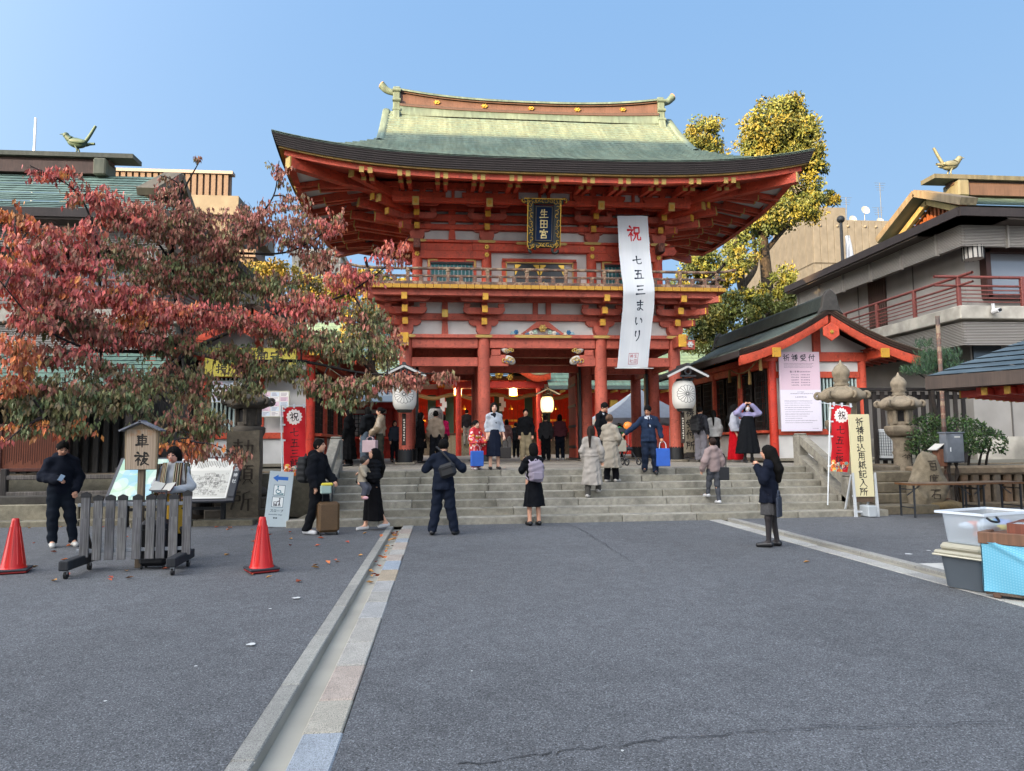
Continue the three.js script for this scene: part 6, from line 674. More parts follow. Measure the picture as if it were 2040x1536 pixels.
// ---------- map board, wooden frame, cones, barricade, small wooden sign ----------
{ const [c, x] = canvas(768, 384, '#b9b7ae'); const r = rng(21); x.fillStyle = '#8fb2a4'; x.fillRect(0, 0, 330, 384); for (let k = 0; k < 40; k++) { x.fillStyle = ['rgba(120,170,200,.5)', 'rgba(150,185,140,.5)', 'rgba(200,205,190,.5)'][k % 3]; x.beginPath(); x.ellipse(r() * 330, r() * 384, 20 + r() * 70, 10 + r() * 40, r() * 3, 0, 7); x.fill(); } x.fillStyle = '#c9c6bd'; x.fillRect(430, 10, 320, 110); x.strokeStyle = '#3c3a36'; for (let k = 0; k < 150; k++) { x.lineWidth = 1 + r(); x.strokeRect(430 + r() * 300, 140 + r() * 210, 6 + r() * 30, 4 + r() * 16); } x.fillStyle = '#4a4842'; for (let k = 0; k < 26; k++) x.fillRect(440 + k * 11.5, 26, 4, 74 * (.5 + r() * .5)); x.strokeStyle = '#ddd'; x.lineWidth = 3; x.strokeRect(332, 8, 428, 368);
  const o = thing('map_board', 'slanted outdoor map board with aerial picture and street map behind the barricade', 'sign', onZ(345, 1040, -15.4).setY(0), .03); const tilt = -.75; M('map_print', panelG(2.25, 1.08, 0, .98, .035, 0, tilt), print(c, .4), o); M('panel', C(2.4, 1.2, .06, 0, .95, 0, .01, tilt), mt('#33343a', .5), o); const sd = M('side_panel', C(.16, 1.2, .07, 1.2, .95, .004, .01, tilt), mt('#2a2b30', .5), o); [...'神社'].forEach(() => 0); const [c2, x2] = canvas(64, 384, '#25262b'); [...'生田神社'].forEach((g, i) => glyph(x2, g, 10, 20 + i * 62, 44, '#c9c9c4', .09)); M('side_print', panelG(.13, 1.0, 1.2, .985, .046, 0, tilt), print(c2, .5), sd); for (const s of [-1, 1]) M('leg', C(.09, .8, .09, s * .95, .4, -.1, .01), BLACK, o); M('leg_bar', B(1.9, .06, .06, 0, .35, -.1), BLACK, o);
  const f = thing('wooden_notice_frame', 'red brown wooden notice frame hanging behind the railing', 'notice', onZ(68, 892, -17.3)); M('frame', [C(1.5, .08, .08, 0, .5, 0), C(1.5, .08, .08, 0, -.5, 0), C(.08, 1.0, .08, -.72, 0, 0), C(.08, 1.0, .08, .72, 0, 0)], mt('#5a2c20', .8, T.wood), f); M('board', B(1.4, .95, .03, 0, 0, -.02), mt('#7c4026', .8, T.wood), f); M('written_lines', [...Array(26)].map((_, k) => B(.012, .8 - (k % 4) * .06, .004, -.62 + k * .049, .02, .0)), mt('#3c1c14', .9), f).userData.kind = 'stuff'; M('post', [C(.12, 1.7, .12, -.66, -.6, -.1), C(.12, 1.7, .12, .66, -.6, -.1)], DARKW, f); }
{ const CR = mt('#d31a14', .38, T.mottle), coneG = lathe([[.03, .78], [.045, .775], [.05, .74], [.16, .09], [.17, .085], [.175, .06], [.17, .045], [0, .045]], 32), ribs = (() => { const l = []; for (let k = 0; k < 12; k++) { const a = k / 12 * 6.283; l.push(bar([.063 * Math.cos(a), .66, .063 * Math.sin(a)], [.15 * Math.cos(a), .13, .15 * Math.sin(a)], .012, .012)); } return mg(l); })(); const cone = (px, py, lab, ry) => { const o = thing('traffic_cone', lab, 'cone', onY(px, py), ry); M('cone_body', coneG, CR, o); M('cone_rib', ribs, CR, o).userData.kind = 'stuff'; M('base_plate', C(.4, .035, .4, 0, .03, 0, .012), mt('#8e1a18', .5), o); M('weight_plate', C(.42, .03, .42, 0, .055, 0, .01), mt('#22242a', .7), o); o.scale.setScalar(.9); }; cone(521, 1139, 'red traffic cone standing alone beside the ramp sign', .5); cone(26, 1141, 'red traffic cone standing beside the man with a phone', .3); }
{ const A = onY(145, 1138), o = thing('slat_barricade', 'weathered grey wooden slat barricade with black caps on castors', 'barricade', onY(262, 1139, 0), .06), W = 1.38; const px = [167.6, 192, 216, 240, 269.5, 296, 317, 342, 369], k0 = 262; px.forEach((p, i) => { const x = (p - k0) * .0062, tone = ['#7c7b7c', '#8a8988', '#717173', '#838281'][i % 4]; const h = .78; const s = M('slat', C(.109, h, .026, x, .16 + h / 2 - (i === 0 || i === 8 ? -.04 : 0), .0, .004), mt(tone, .92, T.grey, { bump: .003 }), o); M('slat_cap', extr([[-.06, 0], [.06, 0], [.06, .045], [0, .075], [-.06, .045]], .034, x, .93 + (i === 0 || i === 8 ? .04 : 0), 0), BLACK, s); }); for (const y of [.28, .87]) M('rail', C(W, .045, .04, 0, y, -.035, .005), mt('#8b8f94', .5, T.mottle, { metalness: .3 }), o); for (const s of [-1, 1]) { M('foot', C(.12, .12, .85, s * .62, .17, .06, .012), mt('#2a2d33', .8, T.grey), o); M('brace', bar([s * .58, .55, -.04], [s * .6, .22, -.3], .03, .04), mt('#4a4744', .9, T.grey), o); for (const z of [.4, -.28]) { const c = M('castor', cyl(.05, .05, .03, s * .62, .05, z, 14, 0, 0, Math.PI / 2), BLACK, o); M('castor_fork', [B(.05, .08, .02, s * .62, .1, z + .02), B(.05, .03, .07, s * .62, .12, z)], mt('#9a9da0', .35, null, { metalness: .7 }), c); } }
  const [c, x] = canvas(256, 384, '#9a8874'); const r = rng(41); for (let i = 0; i < 420; i++) { x.fillStyle = r() < .6 ? `rgba(60,45,32,${.16 * r()})` : `rgba(225,205,175,${.16 * r()})`; x.fillRect(r() * 256, 0, 1 + r() * 3, 384); } for (let i = 0; i < 60; i++) { x.fillStyle = `rgba(150,85,35,${.14 * r()})`; x.fillRect(r() * 256, r() * 60, 10 + r() * 30, 6 + r() * 30); } glyph(x, '車', 72, 48, 128, '#15130f', .13); glyph(x, '祓', 66, 216, 138, '#15130f', .13);
  const g = thing('wooden_signpost', 'small wooden signpost with brushed characters and a grey pitched roof', 'sign', onY(276, 1131, 0)); M('post', C(.085, 1.5, .07, .0, .75, 0, .008), mt('#857560', .9, T.grey), g); const b = M('sign_board', extr([[-.2, -.28], [.2, -.28], [.215, .24], [0, .33], [-.215, .24]], .045, .01, 1.6, .05, 0, 0, 0, .006), mt('#9a8467', .9, T.wood), g); M('sign_print', fin(new THREE.PlaneGeometry(.38, .54).translate(.01, 1.59, .077), true), print(c, .9), b); for (const s of [-1, 1]) M('sign_roof', bar([.01 - s * .02, 1.975, .05], [.01 + s * .27, 1.84, .05], .2, .02), mt('#8b909a', .6, T.grey), g); }
// dark suitcase behind the barricade
{ const o = thing('black_suitcase', 'black suitcase standing behind the slat barricade', 'suitcase', onY(308, 1132)); M('case_shell', C(.36, .6, .24, 0, .34, 0, .05), mt('#0f1014', .5, T.mottle), o); for (const y of [.52, .14]) M('case_trim', B(.34, .012, .25, 0, y, 0), mt('#2a2c30', .4), o); M('handle', [B(.02, .4, .02, -.09, .82, -.08), B(.02, .4, .02, .09, .82, -.08), B(.2, .03, .03, 0, 1.02, -.08)], mt('#3a3c40', .4), o); for (const [x, z] of [[-.14, .08], [.14, .08], [-.14, -.08], [.14, -.08]]) M('wheel', cyl(.025, .025, .02, x, .025, z, 10, 0, 0, Math.PI / 2), BLACK, o); }
// yellow amulet sign and price boards on the left pavilion
{ const [c, x] = canvas(768, 260, '#a99a3c'); grainOver(x, 768, 260, 15, .08); [...'縁結び御守'].forEach((g, i) => glyph(x, g, 60 + i * 122, 24, 104, '#1f1c14', .12)); [...'授与所'].forEach((g, i) => glyph(x, g, 90 + i * 220, 146, 98, '#1f1c14', .12)); const o = thing('amulet_sign', 'long yellow sign with black brushed characters on the amulet pavilion', 'sign', onZ(500, 722, -20.9)); M('sign_print', panelG(2.5, .8, 0, 0, .03), print(c, .8), o); M('board', C(2.54, .84, .05, 0, 0, 0, .01), mt('#8a7d2c', .8), o);
  const pb = (px, py, w, h, col, lab) => { const [c3, y] = canvas(192, 256, col); const r = rng(px); for (let i = 0; i < 5; i++) for (let j = 0; j < 3; j++) { y.fillStyle = ['#d8b9c4', '#c9d2da', '#e2dcd6'][(i + j) % 3]; y.fillRect(6 + j * 62, 6 + i * 50, 56, 44); y.fillStyle = '#6a5060'; for (let k = 0; k < 3; k++) y.fillRect(12 + j * 62, 14 + i * 50 + k * 12, 20 + r() * 24, 4); } const b = thing('price_board', lab, 'notice', onZ(px, py, -21.1)); M('board', C(w + .04, h + .04, .03, 0, 0, 0, .006), mt('#b8b39a', .8), b); M('board_print', panelG(w, h, 0, 0, .02), print(c3, .7), b); }; pb(548, 805, .78, .72, '#cfc9bd', 'pink and white price board beneath the yellow amulet sign'); pb(455, 780, .9, .6, '#b9c2c9', 'blue and white price board under the cherry branches'); }
// ---------- trees and planting ----------
function leafGeo(L, W, fold = .25) { // pointed leaf folded along its midrib, hanging down -y
  const g = new THREE.BufferGeometry(), P = [[0, 0, 0], [-W / 2, -L * .42, W * fold], [0, -L * .45, 0], [W / 2, -L * .42, W * fold], [0, -L, W * fold * .8]], I = [0, 1, 2, 0, 2, 3, 1, 4, 2, 2, 4, 3]; g.setAttribute('position', new THREE.BufferAttribute(new Float32Array(I.flatMap((i) => P[i])), 3)); g.computeVertexNormals(); return fin(g);
}
function scatter(list, base) { // list of {m: Matrix4, c:[r,g,b]} -> one merged geometry
  const p = base.attributes.position.array, n = p.length / 3, out = new Float32Array(list.length * p.length), col = new Float32Array(list.length * p.length), v = new THREE.Vector3(); let o = 0;
  for (const { m, c } of list) for (let i = 0; i < n; i++) { v.set(p[i * 3], p[i * 3 + 1], p[i * 3 + 2]).applyMatrix4(m); out[o] = v.x; out[o + 1] = v.y; out[o + 2] = v.z; col[o] = c[0]; col[o + 1] = c[1]; col[o + 2] = c[2]; o += 3; }
  const g = new THREE.BufferGeometry(); g.setAttribute('position', new THREE.BufferAttribute(out, 3)); g.setAttribute('color', new THREE.BufferAttribute(col, 3)); g.computeVertexNormals(); return fin(g);
}
const LEAF = mt('#ffffff', .62, null, { vertexColors: true });
const mat4 = (p, e, s) => new THREE.Matrix4().compose(p, new THREE.Quaternion().setFromEuler(e), s);
const lin = (h) => new THREE.Color(h).toArray();
{ // autumn cherry
  const r = rng(101), tr = thing('cherry_tree', 'autumn cherry tree with red, orange and olive leaves over the forecourt', 'tree', [0, 0, 0]), BK = mt('#3a2f2c', .95, T.bark, { bump: .01 });
  const pal = { r: ['#c05a52', '#cc645a', '#b85450', '#d2745a', '#b0564e', '#c47058', '#c06862', '#a6624e'], d: ['#9c6050', '#a86c58', '#8c5c4a', '#ac705a', '#946c52', '#866c4c', '#7c7048', '#a65c52'], o: ['#cc7440', '#c06640', '#d68a44', '#b25e44', '#a86e40'], g: ['#6e7044', '#626c42', '#7a7448', '#80694c', '#5c6842', '#86704a', '#6e6248', '#747a4c'] }; for (const k in pal) pal[k] = pal[k].map(lin);
  const P = (x, y, z) => onZ(x, y, z), base = P(402, 1036, -16.6).setY(.2), fork = P(372, 700, -14.6);
  const limbs = [[base, P(398, 900, -16.1), P(385, 800, -15.4), fork], [fork, P(350, 600, -14.2), P(338, 521, -13.8), P(290, 455, -13.4), P(245, 403, -13.0)], [fork, P(420, 600, -14.4), P(470, 505, -14.1), P(500, 452, -14.0), P(545, 390, -13.8), P(556, 320, -13.7)], [P(338, 521, -13.8), P(352, 450, -13.6), P(362, 390, -13.4), P(398, 320, -13.2)], [fork, P(290, 650, -13.4), P(200, 590, -12.2), P(110, 530, -11.4), P(30, 480, -11.0)], [fork, P(260, 700, -12.8), P(160, 690, -11.4), P(70, 640, -10.6), P(0, 560, -10.2)], [fork, P(460, 660, -14.2), P(560, 620, -13.8), P(680, 590, -13.5), P(780, 520, -13.4), P(815, 470, -13.4)], [fork, P(480, 720, -13.9), P(600, 720, -13.5), P(740, 745, -13.2), P(905, 742, -13.0)], [fork, P(300, 760, -13.0), P(190, 800, -11.6), P(90, 830, -10.8)], [P(470, 505, -14.1), P(580, 500, -13.8), P(660, 450, -13.6), P(690, 410, -13.5)], [P(200, 590, -12.2), P(190, 470, -11.9), P(150, 380, -11.8), P(60, 330, -11.6)], [P(300, 760, -13.0), P(350, 830, -12.4), P(380, 880, -12.0)]];
  limbs.forEach((l, i) => M(i ? 'limb' : 'trunk', limb(l, i > 8 ? .026 : i ? .05 : .2, i ? .007 : .12, 8, 6), BK, tr));
  const pts = limbs.flatMap((l) => { const c = new THREE.CatmullRomCurve3(l); return c.getPoints(30); });
  // [px, py, rx, ry, z, leaves, palette]
  const blobs = [[110, 345, 60, 16, -11.7, 110, 'r'], [180, 390, 55, 26, -11.9, 200, 'r'], [250, 425, 60, 35, -12.8, 420, 'rd'], [330, 440, 80, 48, -13.3, 800, 'd'], [430, 470, 85, 55, -13.8, 900, 'd'], [345, 385, 30, 36, -13.4, 100, 'd'], [398, 320, 14, 16, -13.2, 9, 'd'], [320, 350, 12, 14, -13.2, 6, 'd'], [520, 440, 50, 48, -13.9, 420, 'd'], [555, 350, 30, 34, -13.7, 70, 'd'], [600, 465, 62, 52, -13.8, 500, 'd'], [580, 400, 44, 24, -13.8, 90, 'd'], [665, 445, 34, 36, -13.5, 110, 'r'], [640, 520, 55, 30, -13.8, 240, 'd'], [30, 420, 40, 20, -11.2, 50, 'o'], [70, 500, 60, 34, -11.0, 260, 'r'], [30, 545, 50, 40, -10.6, 260, 'r'], [110, 575, 90, 34, -11.2, 460, 'r'], [240, 500, 60, 34, -12.8, 330, 'dg'], [330, 540, 110, 52, -13.9, 900, 'dg'], [450, 560, 110, 44, -14.1, 700, 'gd'], [560, 570, 80, 36, -14.0, 360, 'gd'], [240, 590, 80, 30, -12.0, 460, 'r'], [360, 620, 120, 28, -12.6, 720, 'r'], [480, 640, 100, 28, -13.2, 520, 'rd'], [620, 610, 90, 36, -13.6, 560, 'rd'], [700, 555, 60, 34, -13.5, 330, 'r'], [775, 510, 44, 34, -13.4, 130, 'r'], [800, 490, 16, 24, -13.4, 24, 'r'], [730, 640, 60, 50, -13.6, 420, 'gd'], [690, 690, 70, 44, -13.4, 480, 'g'], [600, 670, 80, 36, -13.4, 460, 'gd'], [770, 690, 42, 50, -13.3, 260, 'gd'], [120, 640, 90, 36, -11.4, 420, 'dg'], [230, 660, 100, 36, -12.4, 560, 'dr'], [330, 680, 90, 40, -13.0, 500, 'gd'], [30, 700, 40, 44, -10.3, 190, 'o'], [30, 760, 36, 26, -10.4, 110, 'o'], [120, 705, 80, 26, -11.2, 260, 'dr'], [70, 640, 50, 30, -10.6, 150, 'r'], [200, 740, 70, 26, -12.0, 200, 'gd'], [380, 770, 60, 60, -13.4, 480, 'gd'], [470, 700, 60, 30, -13.6, 260, 'gd'], [560, 735, 70, 30, -13.5, 300, 'g'], [640, 770, 60, 28, -13.4, 260, 'gd'], [720, 765, 70, 30, -13.2, 380, 'gd'], [810, 757, 60, 20, -13.1, 240, 'd'], [880, 748, 40, 13, -13.0, 80, 'd'], [690, 800, 60, 22, -13.2, 150, 'g'], [480, 775, 56, 26, -13.4, 240, 'g'], [100, 815, 70, 28, -10.9, 220, 'g'], [60, 850, 50, 22, -10.7, 110, 'go'], [150, 850, 46, 24, -11.0, 110, 'go'], [240, 800, 60, 30, -11.8, 260, 'g'], [170, 790, 70, 30, -11.4, 260, 'g'], [40, 800, 40, 24, -10.6, 120, 'g'], [290, 760, 60, 40, -12.6, 300, 'gd'], [180, 660, 60, 40, -11.8, 300, 'dr'], [90, 770, 80, 28, -11.0, 260, 'gd'], [230, 780, 70, 30, -12.0, 240, 'gd'], [60, 460, 60, 30, -11.2, 160, 'ro'], [150, 470, 60, 40, -11.8, 260, 'rd'], [160, 530, 60, 30, -11.6, 240, 'rd'], [500, 730, 60, 24, -13.5, 200, 'gd'], [450, 700, 40, 24, -13.5, 120, 'gd'], [90, 610, 80, 30, -11.0, 300, 'rd'], [330, 850, 66, 40, -12.2, 330, 'gd'], [395, 890, 60, 26, -12.1, 190, 'od'], [410, 840, 50, 40, -12.4, 280, 'gd'], [330, 890, 34, 16, -11.9, 46, 'o'], [470, 905, 30, 18, -12.4, 60, 'd'], [12, 880, 14, 14, -10.4, 14, 'r'], [250, 640, 40, 20, -12.2, 90, 'o']];
  const lv = [], tw = [], q = new THREE.Vector3();
  for (const [bx, by, rx, ry, z, n, pk] of blobs) {
    const c = P(bx, by, z), sc = c.clone().sub(camera.position).length() / 1420, R = V(rx * sc, ry * sc, Math.min(rx, ry) * sc * 1.15); let bestD = 1e9, near = pts[0]; for (const p of pts) { const d = p.distanceTo(c); if (d < bestD) { bestD = d; near = p; } }
    const k = Math.max(2, Math.round(n * (n < 30 ? 1 : 2.1) / 9)); if (bestD > .12) tw.push(limb([near, near.clone().lerp(c, .5).add(V(0, .05, 0)), c], .018, .008, 5, 3));
    for (let i = 0; i < k; i++) {
      let d; do { d = V(r() * 2 - 1, r() * 2 - 1, r() * 2 - 1); } while (d.lengthSq() > 1); const e = c.clone().add(d.clone().multiply(R)), s = c.clone().lerp(e, .25 + .3 * r()); if (i % 3 === 0) tw.push(limb([s, s.clone().lerp(e, .5).add(V(0, .03 * r(), 0)), e], .006, .003, 4, 2));
      const mix = r(), col = pal[pk === 'r' && mix > .74 ? (mix > .9 ? 'o' : 'd') : pk[mix < .62 ? 0 : pk.length - 1]], cc = col[Math.floor(r() * col.length)];
      for (let j = 0; j < 9; j++) { const t = .3 + .7 * j / 8; q.copy(s).lerp(e, t); q.x += (r() - .5) * .12; q.y += (r() - .5) * .08; q.z += (r() - .5) * .12; const b = .72 + r() * .5, sz = .6 + r() * .8, c2 = r() < .3 ? col[Math.floor(r() * col.length)] : cc; lv.push({ m: mat4(q.clone(), new THREE.Euler((r() - .5) * 1.2, r() * 6.28, (r() - .5) * .9), V(sz, sz, sz)), c: [c2[0] * b, c2[1] * b, c2[2] * b], z: q.z }); }
    }
  }
  M('twig', tw, mt('#322826', .95), tr).userData.kind = 'stuff';
  lv.sort((a, b) => b.z - a.z); const G = leafGeo(.098, .046), few = lv.splice(0, 300), mats = few.slice(0, 12).map((f, i) => { const m = new THREE.MeshPhysicalMaterial({ roughness: .62, side: THREE.DoubleSide }); m.color.setRGB(...few[i * 25].c); return m; });
  few.forEach((f, i) => { const m = shade(new THREE.Mesh(G, mats[Math.floor(i / 25)])); m.name = 'leaf'; f.m.decompose(m.position, m.quaternion, m.scale); tr.add(m); });
  M('foliage', scatter(lv, G), LEAF, tr).userData.kind = 'stuff';
  // leaves blown down on the asphalt and into the gutter
  const fg = leafGeo(.1, .06, .35).rotateX(-Math.PI / 2), fm = ['#9c4a2c', '#b8693a', '#8a3a2c', '#a8783c', '#6e4a30'].map((c) => mt(c, .8)); const rr = rng(55);
  const drop = (px, py, where) => { const p = onY(px, py), m = shade(new THREE.Mesh(fg, fm[Math.floor(rr() * 5)])); m.name = numbered('fallen_leaf'); const gut = p.x > L1 && p.x < L2; m.position.set(p.x, gut ? -.06 + rr() * .03 : .014, p.z); m.rotation.set((rr() - .5) * .4, rr() * 6.28, (rr() - .5) * .4); const s = .7 + rr() * .6; m.scale.set(s, s, s); m.userData = { label: where, category: 'leaf', group: 'fallen leaves on the forecourt' }; scene.add(m); };
  for (let k = 0; k < 46; k++) drop(20 + rr() * 520, 1052 + Math.pow(rr(), 1.8) * 110, 'brown fallen cherry leaf lying on the asphalt under the tree'); for (let k = 0; k < 16; k++) drop(560 + rr() * 200, 1062 + rr() * 110, 'reddish fallen cherry leaf lying on the asphalt near the steps'); for (let k = 0; k < 34; k++) { const t = Math.pow(rr(), 2); const p = onY(797 - t * 60 + rr() * 12, 1056 + t * 95); const m = V(L1 + .03 + rr() * .12, 0, p.z); const u = m.clone().project(camera); drop((u.x + 1) * 1020, (1 - u.y) * 768, 'dry fallen cherry leaf lying in the gutter channel'); } drop(1600, 1122, 'pale pink fallen leaf lying alone on the road');
}
function broadTree(label, z, trunks, blobs, seed, pal, leaf = .18) {
  const r = rng(seed), tr = thing('camphor_tree', label, 'tree', [0, 0, 0], 0, 'evergreen trees behind the gate'), BK = mt('#5d4f42', .95, T.bark, { bump: .02 }), cols = pal.map(lin); trunks.forEach((t, i) => M(i ? 'limb' : 'trunk', limb(t[0].map(([x, y, dz]) => y > 1200 ? onZ(x, 900, z + dz).setY(.5) : onZ(x, y, z + dz)), t[1], t[2], 9, 6), BK, tr));
  const lv = []; for (const [bx, by, rx, ry, dz, n] of blobs) { const c = onZ(bx, by, z + dz), sc = c.clone().sub(camera.position).length() / 1420, R = V(rx * sc, ry * sc, Math.max(rx, ry) * sc); const clumps = []; for (let k = 0; k < Math.max(7, n / 26); k++) { let d = V(r() * 2 - 1, r() * 2 - 1, r() * 2 - 1); d.normalize().multiplyScalar(.45 + .5 * r()); clumps.push([d, .24 + .2 * r(), .75 + r() * .5, cols[Math.floor(r() * cols.length)]]); } for (let i = 0; i < n * 2.6; i++) { const [cd, cr, cb, cc] = clumps[Math.floor(r() * clumps.length)]; const d = V(r() * 2 - 1, r() * 2 - 1, r() * 2 - 1).normalize().multiplyScalar(cr * (.55 + .5 * r())).add(cd), p = c.clone().add(d.multiply(R)), b = cb * (.8 + r() * .4), s = .7 + r() * .8; lv.push({ m: mat4(p, new THREE.Euler(r() * 6.28, r() * 6.28, r() * 6.28), V(s, s, s)), c: [cc[0] * b, cc[1] * b, cc[2] * b] }); } }
  M('crown', scatter(lv, leafGeo(leaf, leaf * .6, .3)), LEAF, tr).userData.kind = 'stuff'; return tr;
}
const CAM = ['#525a24', '#5c6226', '#686622', '#485426', '#706820', '#565c28', '#766c24'];
broadTree('tall camphor tree with forked dark trunk and sunlit rounded crown rising beside the gate roof', -38, [[[[1560, 1300, 0], [1535, 760, 0], [1530, 650, 0], [1528, 560, 0], [1520, 470, 0], [1518, 400, 0], [1540, 300, 0]], .55, .16], [[[1530, 660, 0], [1500, 615, 0], [1478, 570, 0], [1472, 500, .5], [1452, 450, .5]], .36, .14], [[[1480, 570, 0], [1505, 530, 0], [1500, 470, 0]], .2, .08], [[[1525, 500, 0], [1570, 450, 0], [1640, 400, 0]], .16, .05]], [[1552, 232, 48, 36, 0, 1300], [1512, 258, 40, 36, 0, 900], [1590, 252, 34, 36, 0, 800], [1548, 275, 66, 34, 0, 1300], [1500, 300, 26, 24, 0, 360], [1578, 315, 52, 40, 0, 1100], [1535, 325, 46, 30, 0, 700], [1608, 318, 32, 34, .5, 520], [1620, 352, 24, 34, .5, 380], [1586, 380, 50, 34, 0, 900], [1560, 425, 62, 38, 0, 1200], [1520, 445, 46, 30, 0, 700], [1605, 420, 36, 26, 0, 520], [1655, 392, 20, 16, 0, 190], [1480, 490, 32, 44, 0, 520]], 201, CAM);
broadTree('camphor tree with low golden green foliage spreading behind the balcony and reception pavilion', -36, [[[[1480, 1300, 0], [1455, 760, 0], [1445, 690, 0], [1430, 640, 0], [1400, 590, 0]], .4, .12], [[[1450, 690, 0], [1500, 650, 0], [1560, 600, 0]], .18, .06]], [[1430, 545, 44, 32, 0, 620], [1385, 530, 46, 28, 0, 620], [1470, 520, 36, 34, 0, 460], [1420, 640, 56, 36, 0, 800], [1475, 640, 50, 40, 0, 760], [1400, 690, 40, 30, 0, 500], [1440, 600, 40, 26, 0, 420], [1360, 560, 30, 26, 0, 300], [1570, 560, 28, 34, 0, 380], [1555, 605, 46, 34, 0, 620], [1510, 590, 34, 30, 0, 360]], 202, CAM);
broadTree('rounded camphor tree crown showing just over the gate roof slope', -46, [[[[1410, 1300, 0], [1402, 600, 0], [1400, 400, 0], [1400, 280, 0]], .5, .14]], [[1400, 272, 40, 32, 0, 1200], [1388, 300, 34, 30, 0, 600], [1418, 300, 30, 28, 0, 600], [1402, 330, 44, 30, 0, 500]], 203, CAM);
broadTree('sunlit yellow green tree glimpsed between the cherry branches', -42, [[[[590, 1300, 0], [600, 700, 0], [605, 580, 0]], .4, .14]], [[500, 548, 60, 22, 0, 600], [570, 552, 60, 26, 0, 700], [640, 590, 56, 34, 0, 700], [560, 610, 70, 34, 0, 600], [470, 600, 60, 40, 0, 500]], 204, ['#7c6a22', '#867420', '#6c6a28', '#8e7a24']);
broadTree('sunlit yellow tree behind the balcony end on the cherry side', -40, [[[[745, 1300, 0], [740, 700, 0], [740, 580, 0]], .35, .12]], [[740, 560, 46, 24, 0, 600], [790, 570, 40, 22, 0, 420], [690, 580, 40, 30, 0, 420], [720, 640, 50, 44, 0, 600], [770, 700, 30, 40, 0, 300], [700, 700, 40, 40, 0, 300]], 205, ['#7c6a22', '#867420', '#60682c', '#8e7a24', '#505c28']);
{ // trimmed bush and pine by the office
  const r = rng(301), b = thing('trimmed_bush', 'rounded trimmed green bush behind the stone fence', 'bush', [0, 0, 0]), cols = ['#2c4420', '#36501f', '#24381c', '#3f5826'].map(lin), lv = []; for (const [bx, by, rx, ry, dz, n] of [[1850, 868, 42, 36, 0, 1500], [1905, 872, 56, 36, 0, 2200], [1955, 884, 40, 28, 0, 1300], [1880, 890, 60, 24, .2, 1200]]) { const c = onZ(bx, by, -17.0 + dz), s0 = c.length() / 1420; for (let i = 0; i < n; i++) { const d = V(r() * 2 - 1, r() * 2 - 1, r() * 2 - 1).normalize(); if (d.y < -.55) continue; const k = .9 + .12 * r() + .06 * Math.sin(d.x * 9) * Math.sin(d.y * 8), p = c.clone().add(V(d.x * rx * s0 * k, d.y * ry * s0 * k, d.z * rx * s0 * .7 * k)), cc = cols[Math.floor(r() * 4)], q = .7 + r() * .6; lv.push({ m: mat4(p, new THREE.Euler(r() * 6.28, r() * 6.28, r() * 6.28), V(q, q, q)), c: cc.map((v) => v * (.75 + r() * .5)) }); } } M('foliage', scatter(lv, leafGeo(.07, .045, .3)), LEAF, b).userData.kind = 'stuff'; const st = (a, c) => M('stem', limb([onZ(a, 930, -17).setY(.7), onZ((a + c) / 2, 905, -17), onZ(c, 880, -17)], .035, .02, 6), mt('#4a3f34', .95, T.bark), b); for (const [a, c] of [[1880, 1850], [1890, 1900], [1925, 1940], [1945, 1965], [1960, 1975]]) st(a, c);
  const pn = thing('pine_tree', 'dark green pine with flat needle pads before the office wall', 'tree', [0, 0, 0]), ln = []; M('trunk', limb([onZ(1862, 920, -18.0).setY(.6), onZ(1866, 840, -18), onZ(1858, 780, -18), onZ(1872, 730, -18)], .1, .04, 8), mt('#4a3d33', .95, T.bark, { bump: .01 }), pn); const nc = ['#2f4a30', '#3a5636', '#28402a'].map(lin); for (const [bx, by, rx, ry, n] of [[1830, 742, 26, 9, 420], [1868, 716, 36, 12, 640], [1885, 738, 30, 10, 420], [1850, 728, 26, 10, 360], [1840, 690, 14, 8, 120]]) { const c = onZ(bx, by, -18), s0 = c.length() / 1420; for (let i = 0; i < n; i++) { const a = r() * 6.28, k = Math.sqrt(r()), p = c.clone().add(V(Math.cos(a) * rx * s0 * k, (r() - .35) * ry * s0 * 1.6, Math.sin(a) * rx * s0 * k)); ln.push({ m: mat4(p, new THREE.Euler((r() - .5) * 1.6 + Math.PI, r() * 6.28, (r() - .5) * 1.6), V(1, 1, 1)), c: nc[i % 3].map((v) => v * (.7 + r() * .6)) }); } } M('needles', scatter(ln, leafGeo(.15, .022, .2)), LEAF, pn).userData.kind = 'stuff'; for (const [a, b2] of [[1830, 745], [1885, 740], [1868, 722]]) M('limb', limb([onZ(1862, 770, -18), onZ((1862 + a) / 2, 755, -18), onZ(a, b2, -18)], .035, .015, 6), mt('#4a3d33', .95, T.bark), pn); }
